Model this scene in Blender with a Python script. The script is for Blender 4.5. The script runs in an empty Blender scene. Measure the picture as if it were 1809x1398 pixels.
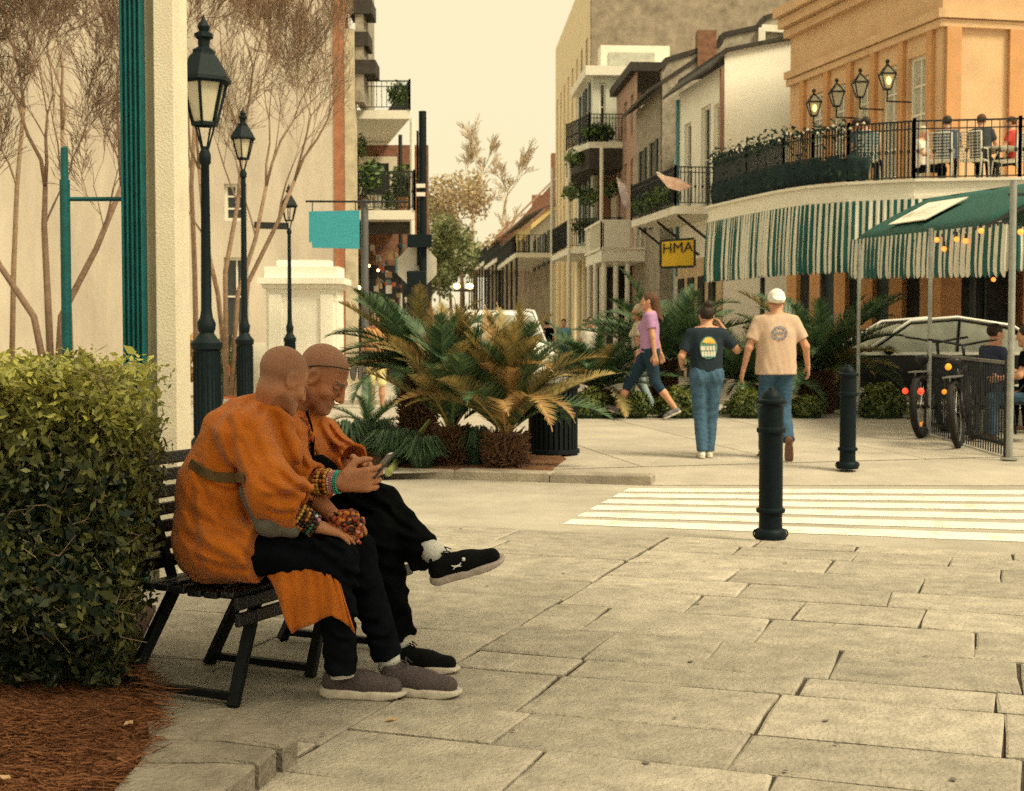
import bpy, math, random
import numpy as np
from mathutils import Vector, Matrix
R = math.radians
random.seed(7)
rng = np.random.default_rng(7)
SC = bpy.context.scene
COL = SC.collection

# ---------------------------------------------------------------- camera
PW, PH, FPX, PCX, PCY, CAMH, HOR = 1809, 1398, 2500.0, 904.5, 699.0, 1.37, 587.0
PITCH = math.atan((PCY - HOR) / FPX)
cd = bpy.data.cameras.new('camera')
cam = bpy.data.objects.new('camera', cd)
COL.objects.link(cam)
cam.location = (0, 0, CAMH)
cam.rotation_euler = (math.pi / 2 - PITCH, 0, 0)
cd.sensor_width = 36
cd.lens = 36 * FPX / PW
cd.clip_end = 3000
cd.dof.use_dof = True
cd.dof.focus_distance = 5.6
cd.dof.aperture_fstop = 7.5
SC.camera = cam

# ---------------------------------------------------------------- sky and sun (bright overcast, warm)
SUN_EL, SUN_AZ = 52, 124          # sun behind the veil, over the right shoulder
wd = bpy.data.worlds.new('World')
SC.world = wd
wd.use_nodes = True
nt = wd.node_tree
nt.nodes.clear()
sky = nt.nodes.new('ShaderNodeTexSky')
sky.sky_type = 'NISHITA'
sky.sun_disc = False
sky.sun_elevation = R(SUN_EL)
sky.sun_rotation = R(SUN_AZ)
sky.dust_density = 6
veil = nt.nodes.new('ShaderNodeMix')
veil.data_type = 'RGBA'
veil.inputs['Factor'].default_value = 0.93
veil.inputs[7].default_value = (6.5, 5.7, 3.6, 1)     # cloud veil over the whole dome
nt.links.new(sky.outputs[0], veil.inputs[6])
bg = nt.nodes.new('ShaderNodeBackground')
bg.inputs['Strength'].default_value = 0.1
nt.links.new(veil.outputs[2], bg.inputs['Color'])
ow = nt.nodes.new('ShaderNodeOutputWorld')
nt.links.new(bg.outputs[0], ow.inputs['Surface'])
sl = bpy.data.lights.new('sun', 'SUN')
sl.energy = 3.1
sl.angle = R(18)
sl.color = (1.0, .87, .58)
sun = bpy.data.objects.new('sun', sl)
COL.objects.link(sun)
sd = Vector((math.sin(R(SUN_AZ)) * math.cos(R(SUN_EL)), math.cos(R(SUN_AZ)) * math.cos(R(SUN_EL)), math.sin(R(SUN_EL))))
sun.rotation_euler = sd.to_track_quat('Z', 'Y').to_euler()
vs = SC.view_settings
vs.view_transform = 'Standard'
vs.look = 'None'
vs.gamma = 1
vs.exposure = 0.68
SC.cycles.use_denoising = False      # the photograph is grainy film; a trace of sampling grain stays
SC.cycles.use_adaptive_sampling = True
SC.cycles.adaptive_threshold = .03
SC.cycles.adaptive_min_samples = 16
SC.cycles.max_bounces = 6
SC.cycles.diffuse_bounces = 3
SC.cycles.transparent_max_bounces = 8


def pdir(x, y):
    dx, dz = (x - PCX) / FPX, -(y - PCY) / FPX
    c, s = math.cos(PITCH), math.sin(PITCH)
    return Vector((dx, c + dz * s, -s + dz * c))


def P(x, y, Y):                 # photograph pixel -> place at distance Y
    d = pdir(x, y)
    t = Y / d.y
    return Vector((d.x * t, Y, CAMH + d.z * t))


def G(x, y, z=0.0):             # photograph pixel -> place on the ground
    d = pdir(x, y)
    t = (z - CAMH) / d.z
    return Vector((d.x * t, d.y * t, z))


def ZP(Y):                      # the far pavement rises gently away from the road
    return .05 + .016 * max(-.5, Y - 13.8)


def GS(x, y):
    z = .05
    for _ in range(12):
        p = G(x, y, z)
        z = ZP(p.y)
    return G(x, y, z)


def ZY(y, Y):                   # height of row y at distance Y
    return P(900, y, Y).z


def XX(x, Y):
    return P(x, 587, Y).x


# ---------------------------------------------------------------- materials
MATS = {}


def M(name, col, rough=.8, var=.18, scale=5.0, bump=0.0, bscale=60.0, metal=0.0, spec=.3, rnd=0.0,
      col2=None, emit=0.0, alpha=1.0, trans=0.0, sheen=0.0, attr=None, acol=None, stretch=None, sub=0.0, detail=5, ramp=(.3, .72), worn=None, stain=0.0):
    if name in MATS:
        return MATS[name]
    m = bpy.data.materials.new(name)
    m.use_nodes = True
    t = m.node_tree
    b = t.nodes['Principled BSDF']
    L = t.links.new
    b.inputs['Roughness'].default_value = rough
    b.inputs['Metallic'].default_value = metal
    b.inputs['Specular IOR Level'].default_value = spec
    if sheen:
        b.inputs['Sheen Weight'].default_value = sheen
    if trans:
        b.inputs['Transmission Weight'].default_value = trans
    if sub:
        b.inputs['Subsurface Weight'].default_value = sub
        b.inputs['Subsurface Radius'].default_value = (.02, .008, .004)
    tc = t.nodes.new('ShaderNodeTexCoord')
    src = tc.outputs['Object']
    if stretch:
        mp = t.nodes.new('ShaderNodeMapping')
        mp.inputs['Scale'].default_value = stretch
        L(src, mp.inputs[0])
        src = mp.outputs[0]
    n1 = t.nodes.new('ShaderNodeTexNoise')
    n1.inputs['Scale'].default_value = scale
    n1.inputs['Detail'].default_value = detail
    n1.inputs['Roughness'].default_value = .65
    oi = t.nodes.new('ShaderNodeObjectInfo')
    if rnd:
        va = t.nodes.new('ShaderNodeVectorMath')
        va.operation = 'ADD'
        L(src, va.inputs[0])
        sc_ = t.nodes.new('ShaderNodeMath')
        sc_.operation = 'MULTIPLY'
        sc_.inputs[1].default_value = 57.0
        L(oi.outputs['Random'], sc_.inputs[0])
        L(sc_.outputs[0], va.inputs[1])
        src = va.outputs[0]
    L(src, n1.inputs['Vector'])
    rp = t.nodes.new('ShaderNodeValToRGB')
    rp.color_ramp.elements[0].position = ramp[0]
    rp.color_ramp.elements[1].position = ramp[1]
    c0 = [max(0, c * (1 - var)) for c in col[:3]]
    c1 = [min(1, c * (1 + var)) for c in (col2 or col)[:3]]
    rp.color_ramp.elements[0].color = (*(worn or c0), 1)
    rp.color_ramp.elements[1].color = (*c1, 1)
    L(n1.outputs['Fac'], rp.inputs[0])
    out = rp.outputs[0]
    if rnd:
        hs = t.nodes.new('ShaderNodeHueSaturation')
        mr = t.nodes.new('ShaderNodeMapRange')
        mr.inputs['To Min'].default_value = 1 - rnd
        mr.inputs['To Max'].default_value = 1 + rnd
        L(oi.outputs['Random'], mr.inputs['Value'])
        L(mr.outputs[0], hs.inputs['Value'])
        L(out, hs.inputs['Color'])
        out = hs.outputs[0]
    if stain:
        n3 = t.nodes.new('ShaderNodeTexNoise')
        n3.inputs['Scale'].default_value = 1.9
        n3.inputs['Detail'].default_value = 10
        n3.inputs['Roughness'].default_value = .75
        L(src, n3.inputs['Vector'])
        r3 = t.nodes.new('ShaderNodeValToRGB')
        r3.color_ramp.elements[0].position = .42
        r3.color_ramp.elements[1].position = .62
        r3.color_ramp.elements[0].color = (1 - stain, 1 - stain, 1 - stain, 1)
        r3.color_ramp.elements[1].color = (1, 1, 1, 1)
        L(n3.outputs['Fac'], r3.inputs[0])
        m3 = t.nodes.new('ShaderNodeMix')
        m3.data_type = 'RGBA'
        m3.blend_type = 'MULTIPLY'
        m3.inputs['Factor'].default_value = 1
        L(out, m3.inputs[6])
        L(r3.outputs[0], m3.inputs[7])
        out = m3.outputs[2]
    if attr:
        at = t.nodes.new('ShaderNodeAttribute')
        at.attribute_name = attr
        mx = t.nodes.new('ShaderNodeMix')
        mx.data_type = 'RGBA'
        L(at.outputs['Fac'], mx.inputs['Factor'])
        L(out, mx.inputs[6])
        mx.inputs[7].default_value = (*acol, 1)
        out = mx.outputs[2]
    L(out, b.inputs['Base Color'])
    if emit:
        L(out, b.inputs['Emission Color'])
        b.inputs['Emission Strength'].default_value = emit
    if bump:
        n2 = t.nodes.new('ShaderNodeTexNoise')
        n2.inputs['Scale'].default_value = bscale
        n2.inputs['Detail'].default_value = 6
        L(src, n2.inputs['Vector'])
        bp = t.nodes.new('ShaderNodeBump')
        bp.inputs['Strength'].default_value = bump
        bp.inputs['Distance'].default_value = .02
        L(n2.outputs['Fac'], bp.inputs['Height'])
        L(bp.outputs[0], b.inputs['Normal'])
    m.diffuse_color = (*col[:3], 1)
    MATS[name] = m
    return m


def leafmat(name, col, col2, tr=.35, rough=.5, spec=.35):
    """thin leaf: colour varies from leaf to leaf, some light passes through"""
    if name in MATS:
        return MATS[name]
    m = bpy.data.materials.new(name)
    m.use_nodes = True
    t = m.node_tree
    L = t.links.new
    b = t.nodes['Principled BSDF']
    b.inputs['Roughness'].default_value = rough
    b.inputs['Specular IOR Level'].default_value = spec
    at = t.nodes.new('ShaderNodeAttribute')
    at.attribute_name = 'tone'
    rp = t.nodes.new('ShaderNodeValToRGB')
    rp.color_ramp.elements[0].color = (*col, 1)
    rp.color_ramp.elements[1].color = (*col2, 1)
    L(at.outputs['Fac'], rp.inputs[0])
    L(rp.outputs[0], b.inputs['Base Color'])
    tl = t.nodes.new('ShaderNodeBsdfTranslucent')
    L(rp.outputs[0], tl.inputs['Color'])
    mx = t.nodes.new('ShaderNodeMixShader')
    mx.inputs[0].default_value = tr
    L(b.outputs[0], mx.inputs[1])
    L(tl.outputs[0], mx.inputs[2])
    L(mx.outputs[0], t.nodes['Material Output'].inputs['Surface'])
    MATS[name] = m
    return m


# ---------------------------------------------------------------- mesh collecting
def total_loc(o):
    v = Vector((0, 0, 0))
    while o is not None:
        v += o.location
        o = o.parent
    return v


def tag(o, label=None, cat=None, group=None, kind=None):
    if label:
        o['label'] = label
    if cat:
        o['category'] = cat
    if group:
        o['group'] = group
    if kind:
        o['kind'] = kind
    return o


def thing(name, label, cat, loc=(0, 0, 0), group=None, rz=0):
    o = bpy.data.objects.new(name, None)
    COL.objects.link(o)
    o.location = loc
    o.rotation_euler = (0, 0, rz)
    o.empty_display_size = .1
    return tag(o, label, cat, group)


def put(name, me, parent=None, kind=None):
    o = bpy.data.objects.new(name, me)
    COL.objects.link(o)
    if parent is not None:
        o.parent = parent
    if kind:
        o['kind'] = kind
    return o


def copy_tree(o, loc=None, rz=None, label=None, parent=None, scale=None):
    c = o.copy()
    COL.objects.link(c)
    c.parent = parent
    if loc is not None:
        c.location = loc
    if rz is not None:
        c.rotation_euler = (0, 0, rz)
    if scale is not None:
        c.scale = (scale,) * 3
    if label:
        c['label'] = label
    for ch in list(o.children):
        copy_tree(ch, parent=c)
    return c


class MB:
    def __init__(s):
        s.v, s.f, s.m = [], [], []

    def add(s, vs, fs, mi=0):
        n = len(s.v)
        s.v.extend([tuple(p) for p in vs])
        s.f.extend([tuple(i + n for i in f) for f in fs])
        s.m.extend([mi] * len(fs))
        return s

    def hexa(s, p, mi=0):   # 8 corners: bottom ring then top ring
        return s.add(p, [(3, 2, 1, 0), (4, 5, 6, 7), (0, 1, 5, 4), (1, 2, 6, 5), (2, 3, 7, 6), (3, 0, 4, 7)], mi)

    def box(s, c, h, rz=0.0, mi=0, mat=None):
        q = mat or Matrix.Rotation(rz, 3, 'Z')
        c = Vector(c)
        pts = [c + q @ Vector((sx * h[0], sy * h[1], sz * h[2])) for sz in (-1, 1) for sx, sy in ((-1, -1), (1, -1), (1, 1), (-1, 1))]
        return s.hexa(pts, mi)

    def bar(s, a, b, w, h=None, up=(0, 0, 1), mi=0):
        a, b = Vector(a), Vector(b)
        h = h or w
        d = (b - a).normalized()
        u = Vector(up)
        if abs(d.dot(u)) > .98:
            u = Vector((1, 0, 0))
        r = d.cross(u).normalized()
        u = r.cross(d)
        pts = [e + r * (i * w / 2) + u * (j * h / 2) for e in (a, b) for i, j in ((-1, -1), (1, -1), (1, 1), (-1, 1))]
        return s.hexa(pts, mi)

    def tube(s, pts, rad, n=8, mi=0, caps=True):
        pts = [Vector(p) for p in pts]
        if not hasattr(rad, '__len__'):
            rad = [rad] * len(pts)
        base = len(s.v)
        pr = None
        for i, p in enumerate(pts):
            d = (pts[min(i + 1, len(pts) - 1)] - pts[max(i - 1, 0)])
            d = d.normalized() if d.length > 1e-9 else Vector((0, 0, 1))
            if pr is None:
                a = Vector((1, 0, 0)) if abs(d.z) > .9 else Vector((0, 0, 1))
                pr = d.cross(a).normalized()
            pr = (pr - d * pr.dot(d))
            pr = pr.normalized() if pr.length > 1e-6 else d.orthogonal().normalized()
            q = d.cross(pr)
            for k in range(n):
                an = 2 * math.pi * k / n
                s.v.append(tuple(p + (pr * math.cos(an) + q * math.sin(an)) * rad[i]))
        for i in range(len(pts) - 1):
            for k in range(n):
                a0, a1 = base + i * n + k, base + i * n + (k + 1) % n
                s.f.append((a0, a1, a1 + n, a0 + n))
                s.m.append(mi)
        if caps:
            s.f.append(tuple(base + k for k in reversed(range(n))))
            e = base + (len(pts) - 1) * n
            s.f.append(tuple(e + k for k in range(n)))
            s.m += [mi, mi]
        return s

    def lathe(s, prof, n=16, c=(0, 0, 0), mi=0):
        base = len(s.v)
        for r, z in prof:
            for k in range(n):
                an = 2 * math.pi * (k + .5) / n
                s.v.append((c[0] + r * math.cos(an), c[1] + r * math.sin(an), c[2] + z))
        for i in range(len(prof) - 1):
            for k in range(n):
                a0, a1 = base + i * n + k, base + i * n + (k + 1) % n
                s.f.append((a0, a1, a1 + n, a0 + n))
                s.m.append(mi)
        s.f.append(tuple(base + k for k in reversed(range(n))))
        e = base + (len(prof) - 1) * n
        s.f.append(tuple(e + k for k in range(n)))
        s.m += [mi, mi]
        return s

    def prism(s, poly, z0, z1, mi=0):
        n = len(poly)
        ar = sum(poly[i][0] * poly[(i + 1) % n][1] - poly[(i + 1) % n][0] * poly[i][1] for i in range(n))
        if ar < 0:
            poly = poly[::-1]
        v = [(p[0], p[1], z0) for p in poly] + [(p[0], p[1], z1) for p in poly]
        f = [tuple(reversed(range(n))), tuple(range(n, 2 * n))] + [(i, (i + 1) % n, (i + 1) % n + n, i + n) for i in range(n)]
        return s.add(v, f, mi)

    def plate(s, pts, th, mi=0):  # any flat polygon in space, given a thickness along its normal
        pts = [Vector(p) for p in pts]
        nn = Vector((0, 0, 0))
        for i in range(len(pts)):
            nn += (pts[i] - pts[0]).cross(pts[(i + 1) % len(pts)] - pts[0])
        nn.normalize()
        n = len(pts)
        v = [p - nn * th / 2 for p in pts] + [p + nn * th / 2 for p in pts]
        f = [tuple(reversed(range(n))), tuple(range(n, 2 * n))] + [(i, (i + 1) % n, (i + 1) % n + n, i + n) for i in range(n)]
        return s.add(v, f, mi)

    def ball(s, c, r, n=8, mi=0):
        r = r if hasattr(r, '__len__') else (r, r, r)
        m = max(3, n // 2)
        base = len(s.v)
        for i in range(1, m):
            th = math.pi * i / m
            for k in range(n):
                ph = 2 * math.pi * k / n
                s.v.append((c[0] + r[0] * math.sin(th) * math.cos(ph), c[1] + r[1] * math.sin(th) * math.sin(ph), c[2] - r[2] * math.cos(th)))
        for i in range(m - 2):
            for k in range(n):
                a0, a1 = base + i * n + k, base + i * n + (k + 1) % n
                s.f.append((a0, a1, a1 + n, a0 + n))
                s.m.append(mi)
        s.v.append((c[0], c[1], c[2] - r[2]))
        s.v.append((c[0], c[1], c[2] + r[2]))
        b, t = len(s.v) - 2, len(s.v) - 1
        e = base + (m - 2) * n
        for k in range(n):
            s.f.append((base + (k + 1) % n, base + k, b))
            s.f.append((e + k, e + (k + 1) % n, t))
            s.m += [mi, mi]
        return s

    def mesh(s, name, mats, off=Vector((0, 0, 0)), smooth=False):
        me = bpy.data.meshes.new(name)
        o = (off[0], off[1], off[2])
        me.from_pydata([(a - o[0], b - o[1], c - o[2]) for a, b, c in s.v], [], s.f)
        mats = mats if isinstance(mats, (list, tuple)) else [mats]
        for m in mats:
            me.materials.append(m)
        if len(mats) > 1:
            me.polygons.foreach_set('material_index', s.m)
        if smooth:
            me.polygons.foreach_set('use_smooth', [True] * len(s.f))
            if smooth != 'all':
                try:
                    me.set_sharp_from_angle(angle=R(40))
                except Exception:
                    pass
        me.update()
        return me

    def build(s, name, mats, parent=None, smooth=False, bevel=0.0, kind=None, local=False):
        off = Vector((0, 0, 0)) if (parent is None or local) else total_loc(parent)
        o = put(name, s.mesh(name, mats, off, smooth), parent, kind)
        if bevel:
            md = o.modifiers.new('bevel', 'BEVEL')
            md.width = bevel
            md.segments = 2
            md.limit_method = 'ANGLE'
        return o


class Fr:
    """upright frame on a facade: a runs along it, b sticks out of it, z is up"""
    def __init__(s, o, e):
        s.o = Vector((o[0], o[1], 0))
        d = Vector((e[0] - o[0], e[1] - o[1], 0))
        s.len = d.length
        s.u = d.normalized()
        s.n = Vector((-s.u.y, s.u.x, 0))
        if s.n.dot(-s.o) < 0:
            s.n = -s.n

    def pt(s, a, b, z):
        return s.o + s.u * a + s.n * b + Vector((0, 0, z))

    def box(s, mb, a0, a1, b0, b1, z0, z1, mi=0):
        p = [s.pt(a, b, z) for z in (z0, z1) for a, b in ((a0, b0), (a1, b0), (a1, b1), (a0, b1))]
        if s.u.cross(s.n).z < 0:
            p = p[3::-1] + p[:3:-1]
        return mb.hexa(p, mi)

    def a_at(s, px):
        k = (px - PCX) / FPX
        return (s.o.x - k * s.o.y) / (k * s.u.y - s.u.x)

    def wall(s, mb, a0, a1, z0, z1, holes, t=.25, mi=0):
        """wall sheet with rectangular openings and reveals; holes are (a0,a1,z0,z1)"""
        A = sorted({a0, a1, *[min(max(h[i], a0), a1) for h in holes for i in (0, 1)]})
        Z = sorted({z0, z1, *[min(max(h[i], z0), z1) for h in holes for i in (2, 3)]})
        inh = lambda a, z: any(h[0] < a < h[1] and h[2] < z < h[3] for h in holes)
        for i in range(len(A) - 1):
            for j in range(len(Z) - 1):
                if not inh((A[i] + A[i + 1]) / 2, (Z[j] + Z[j + 1]) / 2):
                    mb.add([s.pt(A[i], 0, Z[j]), s.pt(A[i + 1], 0, Z[j]), s.pt(A[i + 1], 0, Z[j + 1]), s.pt(A[i], 0, Z[j + 1])], [(0, 1, 2, 3)], mi)
        for h in holes:
            c = [(h[0], h[2]), (h[1], h[2]), (h[1], h[3]), (h[0], h[3])]
            for k in range(4):
                (p, q), (r_, w) = c[k], c[(k + 1) % 4]
                mb.add([s.pt(p, 0, q), s.pt(r_, 0, w), s.pt(r_, -t, w), s.pt(p, -t, q)], [(0, 1, 2, 3)], mi)
        return mb


# ---------------------------------------------------------------- soft bodies: distance field -> surface
class SDF:
    def __init__(s, lo, hi, res):
        s.lo = np.array(lo, float)
        s.res = res
        s.n = (np.ceil((np.array(hi, float) - s.lo) / res).astype(int) + 2)
        s.g = np.full(tuple(s.n), 1.0, np.float32)

    def _win(s, lo, hi):
        i0 = np.maximum(0, np.floor((np.array(lo) - s.lo) / s.res).astype(int))
        i1 = np.minimum(s.n, np.ceil((np.array(hi) - s.lo) / s.res).astype(int) + 1)
        if (i1 <= i0).any():
            return None, None
        sl_ = tuple(slice(a, b) for a, b in zip(i0, i1))
        ax = [s.lo[k] + s.res * np.arange(i0[k], i1[k]) for k in range(3)]
        X = ax[0][:, None, None]
        Y = ax[1][None, :, None]
        Z = ax[2][None, None, :]
        return sl_, (X, Y, Z)

    def _mix(s, sl_, d, k, sub):
        g = s.g[sl_]
        d = d.astype(np.float32)
        if sub:
            d = -d
            h = np.clip(.5 - .5 * (d - g) / k, 0, 1) if k > 0 else (g > d)
            s.g[sl_] = d * (1 - h) + g * h + k * h * (1 - h) if k > 0 else np.maximum(g, d)
        else:
            if k > 0:
                h = np.clip(.5 + .5 * (g - d) / k, 0, 1)
                s.g[sl_] = g * (1 - h) + d * h - k * h * (1 - h)
            else:
                s.g[sl_] = np.minimum(g, d)

    def cap(s, a, b, ra, rb=None, k=.02, flat=0, sub=False, squash=None):
        a, b = np.array(a, float), np.array(b, float)
        rb = ra if rb is None else rb
        m = max(ra, rb) + k + 2 * s.res
        sl_, q = s._win(np.minimum(a, b) - m, np.maximum(a, b) + m)
        if sl_ is None:
            return s
        ab = b - a
        L2 = max(ab @ ab, 1e-12)
        dx, dy, dz = q[0] - a[0], q[1] - a[1], q[2] - a[2]
        pr = (dx * ab[0] + dy * ab[1] + dz * ab[2]) / L2
        hi = 1 + (rb / math.sqrt(L2) if flat & 2 else 0)
        lo = 0 - (ra / math.sqrt(L2) if flat & 1 else 0)
        t = np.clip(pr, lo, hi)
        d = np.sqrt((dx - t * ab[0]) ** 2 + (dy - t * ab[1]) ** 2 + (dz - t * ab[2]) ** 2) - (ra + (rb - ra) * np.clip(t, 0, 1))
        if flat & 2:
            d = np.maximum(d, (pr - 1) * math.sqrt(L2))
        if flat & 1:
            d = np.maximum(d, -pr * math.sqrt(L2))
        s._mix(sl_, d, k, sub)
        return s

    def ell(s, c, r, q3=None, k=.02, sub=False):
        c = np.array(c, float)
        r = np.array(r, float) if hasattr(r, '__len__') else np.array([r] * 3, float)
        m = r.max() + k + 2 * s.res
        sl_, q = s._win(c - m, c + m)
        if sl_ is None:
            return s
        dx, dy, dz = q[0] - c[0], q[1] - c[1], q[2] - c[2]
        if q3 is not None:
            e = [dx * v[0] + dy * v[1] + dz * v[2] for v in q3]
        else:
            e = [dx + 0 * dy + 0 * dz, dy + 0 * dx + 0 * dz, dz + 0 * dx + 0 * dy]
        k0 = np.sqrt((e[0] / r[0]) ** 2 + (e[1] / r[1]) ** 2 + (e[2] / r[2]) ** 2)
        k1 = np.sqrt((e[0] / r[0] ** 2) ** 2 + (e[1] / r[1] ** 2) ** 2 + (e[2] / r[2] ** 2) ** 2)
        d = k0 * (k0 - 1) / np.maximum(k1, 1e-9)
        s._mix(sl_, d, k, sub)
        return s

    def plane(s, p, n, k=0):          # keep the side the normal points away from
        p, n = np.array(p, float), np.array(n, float)
        n = n / np.linalg.norm(n)
        ax = [s.lo[i] + s.res * np.arange(s.n[i]) for i in range(3)]
        d = (ax[0][:, None, None] - p[0]) * n[0] + (ax[1][None, :, None] - p[1]) * n[1] + (ax[2][None, None, :] - p[2]) * n[2]
        s.g = np.maximum(s.g, d.astype(np.float32))
        return s

    def ripple(s, fn, band=.05):
        sel = np.abs(s.g) < band
        i = np.argwhere(sel)
        p = s.lo + i * s.res
        s.g[sel] += fn(p[:, 0], p[:, 1], p[:, 2]).astype(np.float32)
        return s

    def mesh(s, name, mat, parent=None, off=None, attr=None, kind=None):
        g = s.g
        g[0], g[-1], g[:, 0], g[:, -1], g[:, :, 0], g[:, :, -1] = 1, 1, 1, 1, 1, 1
        ins = g < 0
        nx, ny, nz = g.shape
        cnt = np.zeros((nx - 1, ny - 1, nz - 1), np.int8)
        for a in (0, 1):
            for b in (0, 1):
                for c in (0, 1):
                    cnt += ins[a:nx - 1 + a, b:ny - 1 + b, c:nz - 1 + c]
        act = (cnt > 0) & (cnt < 8)
        I = np.argwhere(act)
        vid = np.full(cnt.shape, -1, np.int32)
        vid[act] = np.arange(len(I))
        acc = np.zeros((len(I), 3))
        num = np.zeros(len(I))
        cor = [(a, b, c) for a in (0, 1) for b in (0, 1) for c in (0, 1)]
        val = {c: g[I[:, 0] + c[0], I[:, 1] + c[1], I[:, 2] + c[2]] for c in cor}
        for c in cor:
            for ax in range(3):
                if c[ax] == 0:
                    e = tuple(1 if j == ax else c[j] for j in range(3))
                    v0, v1 = val[c], val[e]
                    x = (v0 < 0) != (v1 < 0)
                    tt = np.where(x, v0 / np.where(v0 == v1, 1, v0 - v1), 0)
                    pos = np.tile(np.array(c, float), (len(I), 1))
                    pos[:, ax] += tt
                    acc += pos * x[:, None]
                    num += x
        V = s.lo + (I + acc / np.maximum(num, 1)[:, None]) * s.res
        Q = []
        for ax in range(3):
            o1, o2 = [(1, 2), (2, 0), (0, 1)][ax]
            lo = [slice(None)] * 3
            hi_ = [slice(None)] * 3
            lo[ax], hi_[ax] = slice(0, -1), slice(1, None)
            a_, b_ = ins[tuple(lo)], ins[tuple(hi_)]
            for flip in (0, 1):
                E = np.argwhere((a_ & ~b_) if not flip else (~a_ & b_))
                E = E[(E[:, o1] > 0) & (E[:, o2] > 0) & (E[:, o1] < g.shape[o1] - 1) & (E[:, o2] < g.shape[o2] - 1)]
                if not len(E):
                    continue

                def cell(d1, d2):
                    c = E.copy()
                    c[:, o1] += d1
                    c[:, o2] += d2
                    return vid[c[:, 0], c[:, 1], c[:, 2]]
                q = [cell(-1, -1), cell(0, -1), cell(0, 0), cell(-1, 0)]
                if flip:
                    q = q[::-1]
                Q.append(np.stack(q, 1))
        Q = np.concatenate(Q)
        if off is None:
            off = total_loc(parent) if parent is not None else Vector((0, 0, 0))
        me = bpy.data.meshes.new(name)
        me.vertices.add(len(V))
        me.vertices.foreach_set('co', (V - np.array(off)).astype(np.float32).ravel())
        me.loops.add(len(Q) * 4)
        me.loops.foreach_set('vertex_index', Q.astype(np.int32).ravel())
        me.polygons.add(len(Q))
        me.polygons.foreach_set('loop_start', np.arange(0, len(Q) * 4, 4, dtype=np.int32))
        me.polygons.foreach_set('use_smooth', np.ones(len(Q), bool))
        me.update(calc_edges=True)
        me.materials.append(mat)
        if attr:
            a = me.attributes.new(attr[0], 'FLOAT', 'POINT')
            a.data.foreach_set('value', attr[1](V).astype(np.float32))
        return put(name, me, parent, kind)


def quads_np(name, V, tone, mat, parent=None, kind=None, nper=4):
    """many separate small faces at once: V is (N,nper,3) in place, tone is (N,)"""
    N = len(V)
    off = np.array(total_loc(parent)) if parent is not None else np.zeros(3)
    me = bpy.data.meshes.new(name)
    me.vertices.add(N * nper)
    me.vertices.foreach_set('co', (V - off).astype(np.float32).ravel())
    me.loops.add(N * nper)
    me.loops.foreach_set('vertex_index', np.arange(N * nper, dtype=np.int32))
    me.polygons.add(N)
    me.polygons.foreach_set('loop_start', np.arange(0, N * nper, nper, dtype=np.int32))
    me.update(calc_edges=True)
    a = me.attributes.new('tone', 'FLOAT', 'POINT')
    a.data.foreach_set('value', np.repeat(tone, nper).astype(np.float32))
    me.materials.append(mat)
    return put(name, me, parent, kind)


def leaf_cloud(c, nrm, size, aspect=.45, jit=.7):
    """rhombic leaves at centres c (N,3) that lean towards the outward normals nrm"""
    N = len(c)
    n = nrm + rng.normal(0, jit, (N, 3))
    n /= np.linalg.norm(n, axis=1)[:, None]
    d = rng.normal(0, 1, (N, 3)) + nrm * .9 + np.array([0, 0, .35])
    d -= n * (d * n).sum(1)[:, None]
    d /= np.maximum(np.linalg.norm(d, axis=1), 1e-6)[:, None]
    w = np.cross(n, d)
    sz = (size * rng.uniform(.6, 1.25, N))[:, None]
    return np.stack([c - d * sz * .5, c + w * sz * aspect * .5, c + d * sz * .5, c - w * sz * aspect * .5], 1)
# ---------------------------------------------------------------- ground, paving, road
m_road = M('road_asphalt', (.36, .325, .27), .9, .16, .9, .35, 180, col2=(.42, .38, .32), detail=9, stain=.12)
m_stone = M('flagstone', (.345, .31, .255), .85, .20, 9, .8, 55, rnd=.17, col2=(.41, .365, .30), detail=12, stain=.18)
m_mortar = M('joint_earth', (.05, .04, .03), .95, .7, 9, .5, 90)
m_slab = M('pavement_slab', (.41, .365, .305), .9, .14, 1.6, .3, 120, rnd=.06, detail=9, stain=.14)
m_kerb = M('kerb_concrete', (.30, .26, .21), .9, .3, 4, .5, 60, rnd=.06)
m_white = M('road_paint', (.68, .65, .58), .7, .06, 5, .15, 90, detail=12, ramp=(.36, .50), worn=(.50, .455, .38))
m_edge = M('edging_stone', (.20, .175, .14), .9, .3, 9, .9, 45, rnd=.08)

g = MB()
g.add([(-900, -60, -.03), (900, -60, -.03), (900, 1600, -.03), (-900, 1600, -.03)], [(0, 1, 2, 3)])
tag(g.build('ground', m_road), kind='structure')

E_ = Vector((.334, .9426, 0)).normalized()
C_ = Vector((E_.y, -E_.x, 0))
O0 = G(1120, 985)


def pq(p, q, z=0):
    return O0 + C_ * p + E_ * q + Vector((0, 0, z))


def to_pq(v):
    d = v - O0
    return d.dot(C_), d.dot(E_)


QE = to_pq(G(1300, 952))[1]
plaza = MB()
plaza.add([pq(-9, -9, -.014), pq(9, -9, -.014), pq(9, QE, -.014), pq(-9, QE, -.014)], [(0, 1, 2, 3)])
plaza_o = tag(plaza.build('plaza_pavement', m_mortar), kind='structure')


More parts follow.
